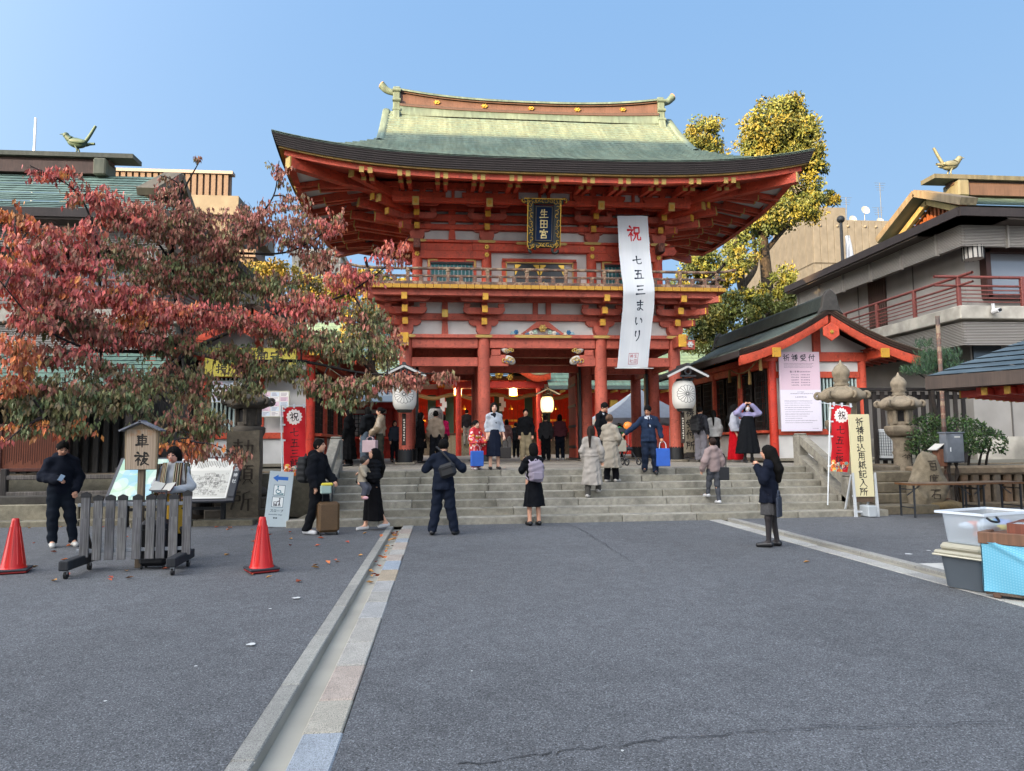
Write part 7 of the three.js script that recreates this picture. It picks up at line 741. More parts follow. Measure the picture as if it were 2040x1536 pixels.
// ---------- people: skeletons wrapped in a smooth distance field, meshed with surface nets ----------
function nets(f, b0, b1, h) {
  const N = [0, 1, 2].map((k) => Math.ceil((b1[k] - b0[k]) / h) + 2), [nx, ny, nz] = N, F = new Float32Array(nx * ny * nz), S = 4;
  for (let z = 0; z < nz; z += S) for (let y = 0; y < ny; y += S) for (let x = 0; x < nx; x += S) {
    const c = f(b0[0] + (x + S / 2 - .5) * h, b0[1] + (y + S / 2 - .5) * h, b0[2] + (z + S / 2 - .5) * h), far = Math.abs(c) > h * S * 1.5;
    for (let k = z; k < Math.min(nz, z + S); k++) for (let j = y; j < Math.min(ny, y + S); j++) for (let i = x; i < Math.min(nx, x + S); i++) F[(k * ny + j) * nx + i] = far ? c : f(b0[0] + i * h, b0[1] + j * h, b0[2] + k * h);
  }
  const id = new Int32Array(nx * ny * nz).fill(-1), P = [], I = [], cs = [0, 1, nx, nx + 1, nx * ny, nx * ny + 1, nx * ny + nx, nx * ny + nx + 1];
  const E = [[0, 1], [2, 3], [4, 5], [6, 7], [0, 2], [1, 3], [4, 6], [5, 7], [0, 4], [1, 5], [2, 6], [3, 7]];
  for (let z = 0; z < nz - 1; z++) for (let y = 0; y < ny - 1; y++) for (let x = 0; x < nx - 1; x++) {
    const o = (z * ny + y) * nx + x; let m = 0; for (let k = 0; k < 8; k++) if (F[o + cs[k]] < 0) m |= 1 << k; if (m === 0 || m === 255) continue;
    let sx = 0, sy = 0, sz = 0, n = 0; for (const [a, b] of E) { if (((m >> a) & 1) === ((m >> b) & 1)) continue; const A = F[o + cs[a]], Bv = F[o + cs[b]], t = A / (A - Bv); sx += (a & 1) + ((b & 1) - (a & 1)) * t; sy += ((a >> 1) & 1) + (((b >> 1) & 1) - ((a >> 1) & 1)) * t; sz += (a >> 2) + ((b >> 2) - (a >> 2)) * t; n++; }
    id[o] = P.length / 3; P.push(b0[0] + (x + sx / n) * h, b0[1] + (y + sy / n) * h, b0[2] + (z + sz / n) * h);
  }
  const quad = (a, b, c, d, s) => { if (a < 0 || b < 0 || c < 0 || d < 0) return; s ? I.push(a, b, c, a, c, d) : I.push(a, c, b, a, d, c); };
  for (let z = 1; z < nz - 1; z++) for (let y = 1; y < ny - 1; y++) for (let x = 1; x < nx - 1; x++) {
    const o = (z * ny + y) * nx + x, s = F[o] < 0;
    if (s !== (F[o + 1] < 0)) quad(id[o - nx - nx * ny], id[o - nx * ny], id[o], id[o - nx], s);
    if (s !== (F[o + nx] < 0)) quad(id[o - 1 - nx * ny], id[o - 1], id[o], id[o - nx * ny], s);
    if (s !== (F[o + nx * ny] < 0)) quad(id[o - 1 - nx], id[o - nx], id[o], id[o - 1], s);
  }
  const g = new THREE.BufferGeometry(); g.setAttribute('position', new THREE.BufferAttribute(new Float32Array(P), 3)); g.setIndex(I); g.computeVertexNormals(); return g;
}
const smin = (a, b, k) => { const h = Math.max(k - Math.abs(a - b), 0) / k; return Math.min(a, b) - h * h * k * .25; };
function cap(a, b, ra, rb, zs = 1) { const ax = a[0], ay = a[1], az = a[2], dx = b[0] - ax, dy = b[1] - ay, dz = (b[2] - az) * zs, L = dx * dx + dy * dy + dz * dz + 1e-9; return (x, y, z, e) => { const px = x - ax, py = y - ay, pz = (z - az) * zs; let t = (px * dx + py * dy + pz * dz) / L; t = t < 0 ? 0 : t > 1 ? 1 : t; const qx = px - dx * t, qy = py - dy * t, qz = pz - dz * t; return Math.sqrt(qx * qx + qy * qy + qz * qz) - (ra + (rb - ra) * t) - e; }; }
const join = (l, k) => (x, y, z, e = 0) => { let d = l[0](x, y, z, e); for (let i = 1; i < l.length; i++) d = smin(d, l[i](x, y, z, e), k); return d; };
const lerp3 = (a, b, t) => a.map((v, i) => v + (b[i] - v) * t);
// o: {px, py (feet, photo pixels), top (pixel of the crown), y (ground height) or z (plane), turn, hair, hairC, top/bottom garments, pose overrides}
function person(label, o) {
  const gy = o.y ?? 0, foot = o.z ? onZ(o.px, o.py, o.z).setY(gy) : onY(o.px, o.py, gy), H = o.H || onZ(o.px, o.top, foot.z).y - gy, s = H / 1.7, dist = foot.distanceTo(camera.position), cell = Math.max(.010, dist * .00092) / s;
  const p = thing('person', label, 'person', foot, o.turn || 0, o.group), w = o.fem ? .142 : .163, J = { pel: [0, .93, 0], che: [0, 1.22, 0], nek: [0, 1.43, -.015], hd: [0, 1.585, .015], sL: [w, 1.358, -.01], sR: [-w, 1.358, -.01], eL: [w + .055, 1.10, -.03], eR: [-w - .055, 1.10, -.03], wL: [w + .05, .86, .05], wR: [-w - .05, .86, .05], hL: [.085, .91, 0], hR: [-.085, .91, 0], kL: [.095, .49, .015], kR: [-.095, .49, .015], aL: [.1, .085, -.02], aR: [-.1, .085, -.02], ...o.J };
  const tilt = o.nod || 0, hy = o.look || 0, hq = new THREE.Matrix4().makeRotationFromEuler(new THREE.Euler(tilt, hy, o.roll || 0, 'YXZ')), hin = hq.clone().invert(), v = new THREE.Vector3();
  const fat = o.fat || 1, torso = [cap(J.pel, [0, 1.06, 0], .155 * fat * (o.fem ? 1.02 : .98), .135 * fat, 1.4), cap([0, 1.06, 0], J.che, .135 * fat, (o.fem ? .142 : .155) * fat, 1.42), cap(J.che, [0, 1.36, -.01], (o.fem ? .142 : .155) * fat, .1, 1.4), cap([0, 1.4, -.012], J.sL, .056, .05), cap([0, 1.4, -.012], J.sR, .056, .05)];
  const arm = (q) => [cap(J['s' + q], J['e' + q], .05, .04), cap(J['e' + q], J['w' + q], .039, .028)], leg = (q) => [cap(J['h' + q], J['k' + q], .088, .058), cap(J['k' + q], J['a' + q], .058, .038)];
  const toe = (q) => { const a = J['a' + q], t = o['t' + q] || [a[0] * 1.12, a[1] - .045, a[2] + .17]; return t; };
  const hand = (q) => { const a = J['w' + q], e = J['e' + q], d = V(...a).sub(V(...e)).normalize(), c = o['c' + q] ?? .5, sd = V(0, 1, 0).cross(d).normalize(); if (sd.lengthSq() < .1) sd.set(1, 0, 0); const n = d.clone().cross(sd), out = [], k = V(...a).addScaledVector(d, .075); out.push(cap(a, k.toArray(), .026, .03)); for (let i = 0; i < 4; i++) { const b = k.clone().addScaledVector(sd, (i - 1.5) * .018), l = [.036, .042, .04, .03][i], m = b.clone().addScaledVector(d, l * (1 - c * .35)).addScaledVector(n, -l * c * .8), t = m.clone().addScaledVector(d, l * (.9 - c * 1.2)).addScaledVector(n, -l * c); out.push(cap(b.toArray(), m.toArray(), .0105, .0095), cap(m.toArray(), t.toArray(), .0095, .0085)); } const tb = V(...a).addScaledVector(d, .03).addScaledVector(sd, q === 'L' ? -.025 : .025), tt = tb.clone().addScaledVector(d, .045).addScaledVector(sd, (q === 'L' ? -1 : 1) * .02).addScaledVector(n, -.02 * c); out.push(cap(tb.toArray(), tt.toArray(), .014, .011)); return out; };
  const skinC = lin(o.skin || '#c08e74'), bodyF = join([...torso, ...arm('L'), ...arm('R'), ...leg('L'), ...leg('R'), cap(J.nek, lerp3(J.nek, J.hd, .8), .055, .05), ...['L', 'R'].map((q) => cap(J['a' + q], toe(q), .036, .03))], .035);
  const pts = Object.values(J), bb = (m) => [[0, 1, 2].map((k) => Math.min(...pts.map((q) => q[k])) - m), [0, 1, 2].map((k) => Math.max(...pts.map((q) => q[k])) + m)];
  const [bl, bh] = bb(.24); bl[1] = -.03;
  // head in its own finer grid
  const hc = J.hd, headL = (x, y, z) => { v.set(x - hc[0], y - hc[1], z - hc[2]).applyMatrix4(hin); return [v.x, v.y, v.z]; }, kid = o.kid ? 1.22 : 1, ell = (x, y, z, a, b, c) => { const l = Math.sqrt((x / a) ** 2 + (y / b) ** 2 + (z / c) ** 2); return (l - 1) * Math.min(a, b, c); };
  const headF = (X, Y, Z) => { let [x, y, z] = headL(X, Y, Z); x /= kid; y /= kid; z /= kid; const ax = Math.abs(x); let d = smin(ell(x, y - .02, z + .01, .076, .098, .094), ell(x, y + .045, z - .022, .054, .072, .062), .05); d = smin(d, Math.hypot(x, y + .012, z - .098) - .013, .02); d = smin(d, cap([0, .012, .086], [0, -.008, .1], .008, .011)(x, y, z, 0), .014); d = smin(d, ell(ax - .078, y - .0, z + .008, .012, .032, .02), .012); d = Math.max(d, -(Math.hypot(ax - .031, y - .018, z - .098) - .014)); d = smin(d, ell(x, y + .052, z - .078, .022, .009, .012), .012); return Math.min(d * kid, bodyF(X, Y, Z) > .09 ? 9 : cap(J.nek, lerp3(J.nek, hc, .85), .052, .05)(X, Y, Z, 0)); };
  const hh = cell * .5, headG = nets(headF, [hc[0] - .13 * kid, J.nek[1] + .0, hc[2] - .15 * kid], [hc[0] + .13 * kid, hc[1] + .15 * kid, hc[2] + .16 * kid], Math.max(.0055, hh));
  const paint = (g, fn) => { const a = g.attributes.position, c = new Float32Array(a.count * 3); for (let i = 0; i < a.count; i++) c.set(fn(a.getX(i), a.getY(i), a.getZ(i)), i * 3); g.setAttribute('color', new THREE.BufferAttribute(c, 3)); return g; };
  paint(headG, (X, Y, Z) => { let [x, y, z] = headL(X, Y, Z); x /= kid; y /= kid; z /= kid; const ax = Math.abs(x); if (z > .06 && Math.abs(y - .017) < .009 && Math.abs(ax - .032) < .017) return [.02, .015, .015]; if (z > .055 && Math.abs(y - .043) < .006 && Math.abs(ax - .033) < .022) return [.05, .035, .03]; if (z > .06 && Math.abs(y + .052) < .009 && ax < .024) return [skinC[0] * .8, skinC[1] * .45, skinC[2] * .45]; return o.mask && z > .02 && y < .0 && y > -.1 ? [.7, .7, .72] : skinC; });
  const handsG = ['L', 'R'].map((q) => { const c = V(...J['w' + q]).addScaledVector(V(...J['w' + q]).sub(V(...J['e' + q])).normalize(), .07).toArray(); return paint(nets(((f) => (x, y, z) => f(x, y, z, 0))(join(hand(q), .006)), c.map((t) => t - .14), c.map((t) => t + .14), Math.max(.006, cell * .55)), () => skinC); });
  const legC = o.tights ? lin(o.tights) : skinC, bodyG = paint(nets((x, y, z) => bodyF(x, y, z, 0), bl, bh, cell * 1.3), (x, y) => (y < .92 ? legC : skinC));
  const fins = (g) => { g.scale(s, s, s); return fin(g); };
  M('body', mg([bodyG, headG, ...handsG].map(fins)), mt('#ffffff', .6, null, { vertexColors: true }), p);
  // garments
  const wr = (x, y, z) => .010 * Math.sin(x * 21 + y * 15 + z * 9) * Math.sin(z * 19 - y * 17 + x * 8) + .005 * Math.sin(y * 47 + x * 25 - z * 37) * Math.sin(x * 19 - y * 9);
  const wear = (name, f, col, m = .0, kind) => M(name, fins(nets(f, bl.map((t, i) => t - (i === 1 ? 0 : m)), bh.map((t) => t + m), cell)), col.isMaterial ? col : CLOTH(col), p);
  const flare = (y1, y0, r1, r0, amp, n, zs = 1.25, cx = 0, cz = 0) => (x, y, z) => { const t = Math.max(0, Math.min(1, (y1 - y) / (y1 - y0))), X = x - cx * t, Z = (z - cz * t) * zs, a = Math.atan2(X, Z), R = r1 + (r0 - r1) * t + amp * t * Math.cos(a * n + 2 * Math.sin(a * 3)); return Math.max((Math.hypot(X, Z) - R) * .8, y - y1, y0 - y); };
  const T2 = o.up || {}, sl = (q) => { const e = J['e' + q], a = J['w' + q], c = T2.cuff ?? .93; return [cap(J['s' + q], e, .05 + (T2.bag || 0) * .35, .042 + (T2.bag || 0) * .8), cap(e, lerp3(e, a, c), .041 + (T2.bag || 0) * .8, .034 + (T2.bag || 0) * (T2.cuffW ?? .6))]; };
  if (o.up) { const e = T2.e ?? .016, hem = T2.hem ?? .86, base = join([...torso, ...sl('L'), ...sl('R'), ...(T2.hood ? [cap([-.07, 1.43, -.08], [.07, 1.43, -.08], .05, .05)] : []), ...(T2.collar ? [cap([-.03, 1.43, -.03], [.03, 1.43, -.03], .062, .062)] : [])], .04), fl = T2.coat ? flare(1.1, hem, .165 * fat, T2.coat, .018, 7, 1.2, T2.cx || 0, T2.cz || 0) : null;
    wear(T2.name || 'jacket', (x, y, z) => { let d = base(x, y, z, e) + wr(x, y, z) * (T2.wr ?? 1); if (T2.puff) d += .008 * Math.cos(y * 78) * (Math.abs(x) < .3 ? 1 : .6); if (fl) d = smin(d, fl(x, y, z) + wr(x, y, z), .03); d = Math.max(d, hem - y); const nk = Math.hypot(x, (z - .03) * .9, 0); if (T2.neck && z > 0) d = Math.max(d, -(ell(x, y - 1.43, z - .13, .05, T2.neck, .1))); return d; }, T2.c, T2.coat ? .12 : .03);
    if (T2.in) { M('shirt', fins(nets((x, y, z) => Math.max(join(torso, .04)(x, y, z, e - .006), 1.0 - y, Math.abs(x) - .1 + (1.43 - y) * .16, .02 - z), [-.16, .95, -.02], [.16, 1.48, .2], cell * .8)), CLOTH(T2.in), p); if (T2.tie) M('tie', fins(nets((x, y, z) => Math.max(join(torso, .04)(x, y, z, e + .006), 1.02 - y, y - 1.42, Math.abs(x) - .026 + (y - 1.1) * .03, .03 - z), [-.1, .98, 0], [.1, 1.46, .2], cell * .7)), CLOTH(T2.tie), p); }
    if (T2.belt) M('belt', fins(nets((x, y, z) => Math.max(Math.abs(y - T2.belt) - .028, Math.hypot(x, z * 1.2) - .188 * fat), [-.25, T2.belt - .06, -.22], [.25, T2.belt + .06, .22], cell * .8)), CLOTH(T2.beltC || T2.c), p);
  }
  const L2 = o.low || {};
  if (L2.type === 'trousers') { const k = L2.w || 0, f = join([torso[0], ...['L', 'R'].flatMap((q) => [cap(J['h' + q], J['k' + q], .095 + k * .5, .068 + k), cap(J['k' + q], J['a' + q], .068 + k, .054 + k * 1.2)])], .03); wear('trousers', (x, y, z) => Math.max(f(x, y, z, .012) + wr(x, y, z), y - 1.02, (L2.hem ?? .06) - y), L2.c, .02); }
  if (L2.type === 'skirt') { const f = flare(L2.y1 ?? 1.03, L2.hem, L2.r1 ?? .15, L2.r0, L2.amp ?? .02, L2.n ?? 9, 1.22, L2.cx || 0, L2.cz || 0); wear(L2.name || 'skirt', (x, y, z) => f(x, y, z) + .5 * wr(x, y, z), L2.c, .1); }
  if (o.low2) wear('trousers', ((f) => (x, y, z) => Math.max(f(x, y, z, .012) + wr(x, y, z), y - .8, .06 - y))(join(['L', 'R'].flatMap((q) => [cap(J['h' + q], J['k' + q], .1, .075), cap(J['k' + q], J['a' + q], .075, .06)]), .02)), o.low2, .02);
  for (const q of ['L', 'R']) { const a = J['a' + q], t = toe(q), f = join([cap([a[0], a[1] - .03, a[2] - .03], [t[0], t[1] - .002, t[2]], .046, .036), ...(o.boot ? [cap(a, [a[0], a[1] + .06, a[2]], .045, .045)] : [])], .02), gl = Math.min(a[1] - .083, t[1] - .038); M('shoe', fins(nets((x, y, z) => Math.max(f(x, y, z, .004), gl - y, o.pump ? y - a[1] + .01 - (z - a[2] < .02 ? 0 : .02) : -9), [a[0] - .12, gl - .03, a[2] - .14], [a[0] + .16, a[1] + .14, t[2] + .12], cell * .75)), mt(o.shoe || '#17181b', .45, T.mottle), p); }
  // hair
  const hr = o.hair || 'short', hairF = (X, Y, Z) => { let [x, y, z] = headL(X, Y, Z); x /= kid; y /= kid; z /= kid; const ax = Math.abs(x), n = .004 * Math.sin(x * 120 + y * 40) * Math.sin(z * 90 + y * 60); let d = ell(x, y - .026, z + .018, .092, .108, .108) + n; const line = hr === 'short' ? .05 : .045; d = Math.max(d, -(ell(x, y + .04, z - .13, .078, .115, .1))); if (hr === 'short') d = Math.max(d, -.06 - y + Math.max(0, z) * 1.2 - (z < 0 ? 0 : 0)); else if (hr !== 'bun') d = smin(d, Math.max(ell(x, y + .05, z + .04, .1, hr === 'bob' ? .13 : .12, .088), -(ell(x, y + .06, z - .12, .078, .15, .12))), .03); if (hr === 'bun') { d = Math.max(d, -.07 - y); d = smin(d, Math.hypot(x, y - .03, z + .125) - .05, .02); } return d * kid; };
  const tail = hr === 'long' ? join([cap([0, 1.6, -.06], [0, 1.3, -.14], .085, .1), cap([0, 1.3, -.14], [0, 1.12, -.15], .1, .05)], .03) : hr === 'pony' ? join([cap([0, 1.62, -.11], [0, 1.45, -.16], .03, .04), cap([0, 1.45, -.16], [0, 1.2, -.16], .04, .018)], .02) : null;
  M('hair', fins(nets((x, y, z) => { let d = hairF(x, y, z); if (tail) d = smin(d, tail(x - hc[0], y - hc[1] + 1.585, z - hc[2] + .015, 0) + .004 * Math.sin(x * 130) * Math.sin(y * 20), .02); return d; }, [hc[0] - .17 * kid, hc[1] - (tail ? .55 : .26) * kid, hc[2] - .3], [hc[0] + .17 * kid, hc[1] + .17 * kid, hc[2] + .16], Math.max(.007, cell * .7))), mt(o.hairC || '#0d0b0a', .8, null, { specularIntensity: .25 }), p);
  p.userData.w = { s, J, foot, turn: o.turn || 0 };
  return p;
}
const wpt = (p, q) => { p.updateMatrixWorld(true); const s = p.userData.w.s; return p.localToWorld(V(q[0] * s, q[1] * s, q[2] * s)); };
const clean = []; // scratch data leaves userData at the end
const mk = (l, o) => { const p = person(l, o); clean.push(p); return p; };
function bag(nm, lab, cat, at, turn, w, h, d, col, handleC, hh = .16, rough2 = .7) { const b = thing(nm, lab, cat, at, turn); M('bag_body', nets2(w, h, d), mt(col, rough2, T.fabric), b).position.y = -hh - h / 2; for (const q of [-1, 1]) M('handle', tube([[-w * .25, -hh, q * d * .3], [-w * .2, -hh * .3, q * d * .12], [0, 0, q * .01], [w * .2, -hh * .3, q * d * .12], [w * .25, -hh, q * d * .3]], .007, 6), mt(handleC || col, .7), b); return b; }
function nets2(w, h, d) { return C(w, h, d, 0, 0, 0, .012); }
function backpack(lab, p, at, w, h, d, col, straps = true) { const b = thing('backpack', lab, 'backpack', wpt(p, at), p.rotation.y), s = p.userData.w.s; M('pack_body', fin(nets((x, y, z) => { const q = Math.pow(Math.pow(Math.abs(x / (w / 2)), 4) + Math.pow(Math.abs(y / (h / 2)), 4) + Math.pow(Math.abs(z / (d / 2)), 4), .25); return (q - 1) * Math.min(w, h, d) / 2 + .004 * Math.sin(y * 60 + x * 20); }, [-w * .62, -h * .62, -d * .7], [w * .62, h * .62, d * .7], .014)), mt(col, .75, T.fabric), b); M('pack_pocket', C(w * .72, h * .38, .05, 0, -h * .2, -d * .5, .02), mt(col, .7, T.fabric), b); M('top_loop', tube([[-.04, h * .47, d * .1], [0, h * .58, d * .1], [.04, h * .47, d * .1]], .008, 6), mt(col, .7), b); if (straps) for (const q of [-1, 1]) M('strap', tube([[q * w * .3, h * .42, d * .4], [q * w * .36, h * .55, d * .5 + .07], [q * w * .4, h * .35, d * .5 + .21], [q * w * .42, -.05, d * .5 + .2], [q * w * .45, -h * .4, d * .5 + .02]], .014, 6), mt(col, .7), b); return b; }
const STZ = (k) => H0 / 7 * k; // height of the k-th tread
{ // on the forecourt
  const a = mk('man in navy hooded jacket and dark jeans looking down at his phone', { px: 116, py: 1090, top: 878, turn: .55, nod: .55, look: .1, shoe: '#c9c6bf', J: { hd: [0, 1.575, .05], eR: [-.25, 1.12, -.02], wR: [-.06, 1.08, .27], eL: [.25, 1.10, -.03], wL: [.2, .90, .12], kL: [.14, .5, .03], aL: [.2, .085, .03], aR: [-.08, .085, -.04] }, up: { c: '#1a1f2b', hem: .84, hood: 1, e: .026, bag: .015 }, low: { type: 'trousers', c: '#1b222c' } });
  { const h = wpt(a, [-.03, 1.11, .34]), t = thing('smartphone', 'dark smartphone held by the man in the navy hooded jacket', 'phone', h, .55); t.rotation.x = -.9; M('phone_body', C(.075, .15, .009, 0, 0, 0, .004), mt('#22252b', .3), t); M('screen', B(.066, .138, .002, 0, 0, .006), mt('#7f93a8', .15), t); }
  const b = mk('woman in white turtleneck and striped brown vest reading a notebook behind the barricade', { px: 342, py: 1122, z: -10.75, top: 890, turn: -.12, nod: .28, fem: 1, hair: 'bob', skin: '#c8907a', shoe: '#17181b', J: { hd: [0, 1.575, .04], eR: [-.27, 1.13, .02], wR: [-.08, 1.08, .28], eL: [.27, 1.10, .02], wL: [.08, 1.05, .28] }, up: { c: '#b9bcc0', hem: .9, collar: 1, e: .016, name: 'sweater' }, low: { type: 'skirt', c: '#b08a34', hem: .42, r1: .16, r0: .24, amp: .012 }, low2: '#15161a', tights: '#1a1a1e' });
  { const s = b.userData.w.s, [c, x] = canvas(128, 128, '#3a2620'); for (let i = 0; i < 8; i++) { x.fillStyle = ['#c9c2a8', '#2f4a2c', '#b9a07a', '#4a2f26'][i % 4]; x.fillRect(i * 16 + 2, 0, 8, 128); } const pm = print(c, .95); for (const q of [-1, 1]) { const g = sheet((u, v) => { const y = 1.46 - .62 * v, xx = q * (.055 + .10 * u + .02 * v * u), z = .10 + .075 * Math.sin(v * 2.2) - .05 * u * u; return [xx * s, y * s, z * s]; }, 8, 14); M('striped_vest', fin(g, true), pm, b); const g2 = sheet((u, v) => { const y = 1.46 - .6 * v, xx = q * (.05 + .15 * u), z = -.1 - .06 * Math.sin(v * 2.2) + .06 * u * u; return [xx * s, y * s, z * s]; }, 8, 14); M('striped_vest', fin(g2, true), pm, b); M('striped_vest', fin(sheet((u, v) => { const y = 1.45 - .5 * v, z = -.06 + .2 * u - .04; return [q * (.2 + .05 * v) * s, (y - .02 * Math.abs(u - .5)) * s, (z + .02) * s]; }, 8, 10), true), pm, b); } const n = thing('notebook', 'open dark red notebook held by the woman in the striped vest', 'book', wpt(b, [.02, 1.11, .36]), -.12); n.rotation.x = .6; for (const q of [-1, 1]) { M('cover', C(.15, .012, .2, q * .078, 0, 0, .004, 0, 0, q * .25), mt('#4a1c20', .7), n); M('page', C(.14, .008, .19, q * .076, .012, 0, .003, 0, 0, q * .25), mt('#c9c4b8', .9), n); } }
  const c = mk('man in black hooded jacket with backpack holding a suitcase handle', { px: 632, py: 1064, top: 876, turn: 1.25, skin: '#b98a70', shoe: '#c9c9cb', J: { kL: [.08, .5, .12], aL: [.08, .085, .17], kR: [-.09, .49, -.02], aR: [-.1, .085, -.16], eL: [.26, 1.13, .02], wL: [.18, .95, .22], hd: [0, 1.585, .03] }, nod: -.08, up: { c: '#17191f', hem: .84, hood: 1, e: .03, bag: .02 }, low: { type: 'trousers', c: '#14161a', w: .012 } });
  backpack('black backpack worn by the man with the suitcase', c, [0, 1.16, -.27], .32, .5, .2, '#15171b');
  { const h = onY(652, 1066), o = thing('brown_suitcase', 'speckled golden brown suitcase beside the man in the black hooded jacket', 'suitcase', [h.x, 0, h.z - .05], .35), m = mt('#6b5030', .4, T.granite); o.scale.setScalar(.88); M('case_shell', C(.44, .62, .28, 0, .37, 0, .05), m, o); M('handle_tube', [B(.018, .42, .018, -.1, .86, -.1), B(.018, .42, .018, .1, .86, -.1)], BLACK, o); M('handle', C(.24, .03, .04, 0, 1.07, -.1, .01), BLACK, o); for (const [x, z] of [[-.17, .1], [.17, .1], [-.17, -.1], [.17, -.1]]) M('wheel', cyl(.03, .03, .03, x, .03, z, 12, 0, 0, Math.PI / 2), BLACK, o); const yb = thing('yellow_pouch', 'clear and yellow travel pouch tied to the suitcase handle', 'pouch', [h.x - .02, .83, h.z + .1], .3); M('pouch_body', C(.2, .16, .05, 0, 0, 0, .02), mt('#8fa39a', .4), yb); M('pouch_flap', C(.21, .06, .055, .02, .09, 0, .02), mt('#c9b93a', .5), yb); }
  const d = mk('woman in black puffer jacket and long black skirt carrying a small child', { px: 742, py: 1056, top: 893, turn: -1.0, fem: 1, hair: 'long', nod: -.35, look: -.2, skin: '#c8977c', shoe: '#c9c7c6', J: { eL: [.25, 1.10, .06], wL: [-.02, 1.16, .26], eR: [-.25, 1.08, .1], wR: [.02, 1.02, .3], kL: [.1, .5, -.02], aL: [.12, .13, -.26], kR: [-.09, .49, .07], aR: [-.08, .085, .12], hd: [.02, 1.58, -.01] }, up: { c: '#14161b', hem: .82, e: .034, bag: .024, puff: 1 }, low: { type: 'skirt', c: '#101013', hem: .2, r1: .165, r0: .25, amp: .022, n: 6, cz: -.03 } });
  { const k = thing('person', 'small child in cream top and grey trousers held by the woman in the puffer jacket', 'person', wpt(d, [.04, .93, .27]), -1.0 + Math.PI * .72), sk = lin('#c8977c'); const f = join([cap([0, .1, 0], [0, .3, .03], .085, .08, 1.1), cap([.08, .33, .02], [.12, .24, .12], .034, .03), cap([-.08, .33, .02], [-.1, .2, .1], .034, .03), cap([.05, .06, .02], [.1, -.04, .12], .05, .045), cap([-.05, .06, .02], [-.1, -.04, .12], .05, .045), cap([.1, -.04, .12], [.12, -.2, .1], .042, .036), cap([-.1, -.04, .12], [-.13, -.2, .08], .042, .036), cap([0, .33, .03], [0, .44, .05], .035, .04)], .03), hd = (x, y, z) => Math.min(ell2(x, y - .47, z - .06, .072, .085, .08), 9); const g = nets((x, y, z) => smin(f(x, y, z, 0), hd(x, y, z), .02), [-.22, -.28, -.14], [.22, .6, .25], .011), ca = new Float32Array(g.attributes.position.count * 3); for (let i = 0; i < ca.length / 3; i++) ca.set(sk, i * 3); g.setAttribute('color', new THREE.BufferAttribute(ca, 3)); M('body', fin(g), mt('#ffffff', .6, null, { vertexColors: true }), k); M('sweater', fin(nets((x, y, z) => Math.max(f(x, y, z, .014), .07 - y, y - .4), [-.24, 0, -.16], [.24, .46, .25], .011)), CLOTH('#b5a894'), k); M('trousers', fin(nets((x, y, z) => Math.max(f(x, y, z, .012), y - .09, -.18 - y), [-.24, -.24, -.16], [.24, .14, .25], .011)), CLOTH('#5a5c66'), k); M('hair', fin(nets((x, y, z) => Math.max(ell2(x, y - .485, z - .045, .082, .09, .09), -(ell2(x, y - .43, z - .14, .06, .08, .06))), [-.13, .34, -.1], [.13, .62, .2], .01)), mt('#17130f', .6), k); for (const q of [-1, 1]) M('shoe', fin(new THREE.SphereGeometry(.045, 10, 8).scale(1, .8, 1.5).translate(q * .125, -.22, .12)), mt('#c99aa0', .7), k); }
  const e = mk('man in navy suit seen from behind raising a camera', { px: 883, py: 1066, top: 875, turn: Math.PI - .25, skin: '#b98a70', J: { eL: [.33, 1.17, .02], wL: [.12, 1.36, .26], eR: [-.35, 1.18, .0], wR: [-.1, 1.36, .26], kL: [.13, .49, .02], aL: [.19, .085, -.03], kR: [-.12, .49, .03], aR: [-.19, .085, .05], hd: [0, 1.575, .05] }, nod: .2, up: { c: '#1a2130', hem: .80, e: .022, bag: .012, coat: .2 }, low: { type: 'trousers', c: '#1a2130', w: .012 } });
  { const g = thing('camera_bag', 'black shoulder bag slung across the back of the man in the navy suit', 'bag', wpt(e, [-.13, 1.15, -.2]), Math.PI - .25), m = mt('#17181c', .7, T.fabric); M('bag_body', C(.3, .25, .15, 0, 0, 0, .05, 0, 0, -.3), m, g); M('bag_flap', C(.28, .12, .16, .01, .06, -.005, .04, 0, 0, -.3), m, g); M('strap', tube([[-.1, .1, .02], [.08, .3, .03], [.24, .42, .13]], .02, 6), m, g); }
  const f = mk('woman in long black dress with mauve backpack seen from behind holding up her phone', { px: 1064, py: 1047, top: 884, turn: Math.PI + .2, fem: 1, hair: 'bob', nod: .1, shoe: '#111114', pump: 0, J: { eR: [-.2, 1.17, .1], wR: [-.1, 1.38, .27], eL: [.24, 1.14, .06], wL: [.12, 1.34, .24] }, up: { c: '#14161b', hem: .95, e: .016, bag: .012, name: 'cardigan' }, low: { type: 'skirt', c: '#14161b', hem: .40, r1: .15, r0: .235, amp: .016, n: 8 } });
  backpack('mauve backpack worn by the woman in the long black dress', f, [.02, 1.13, -.23], .30, .42, .19, '#9a8f9e');
  const g = mk('girl with long black hair in navy blazer, tweed skirt and black tights', { px: 1537, py: 1090, top: 888, turn: Math.PI + 1.0, fem: 1, hair: 'long', tights: '#1d1719', shoe: '#141417', J: { eL: [.24, 1.12, .06], wL: [.07, 1.36, .17], eR: [-.22, 1.1, .1], wR: [-.04, 1.33, .19], kL: [.09, .49, .02], aL: [.08, .085, .03], aR: [-.13, .085, -.08], kR: [-.1, .49, -.03] }, up: { c: '#161b29', hem: .74, e: .024, bag: .014, coat: .205, name: 'blazer' }, low: { type: 'skirt', c: mt('#4a4a4e', .95, T.granite), hem: .54, r1: .16, r0: .195, amp: .004, name: 'tweed_skirt' } });
  bag('document_bag', 'flat navy document bag hanging beside the girl in the navy blazer', 'bag', wpt(g, [.2, .96, -.17]), Math.PI + .9, .24, .3, .04, '#232c3d', '#232c3d', .1);
}
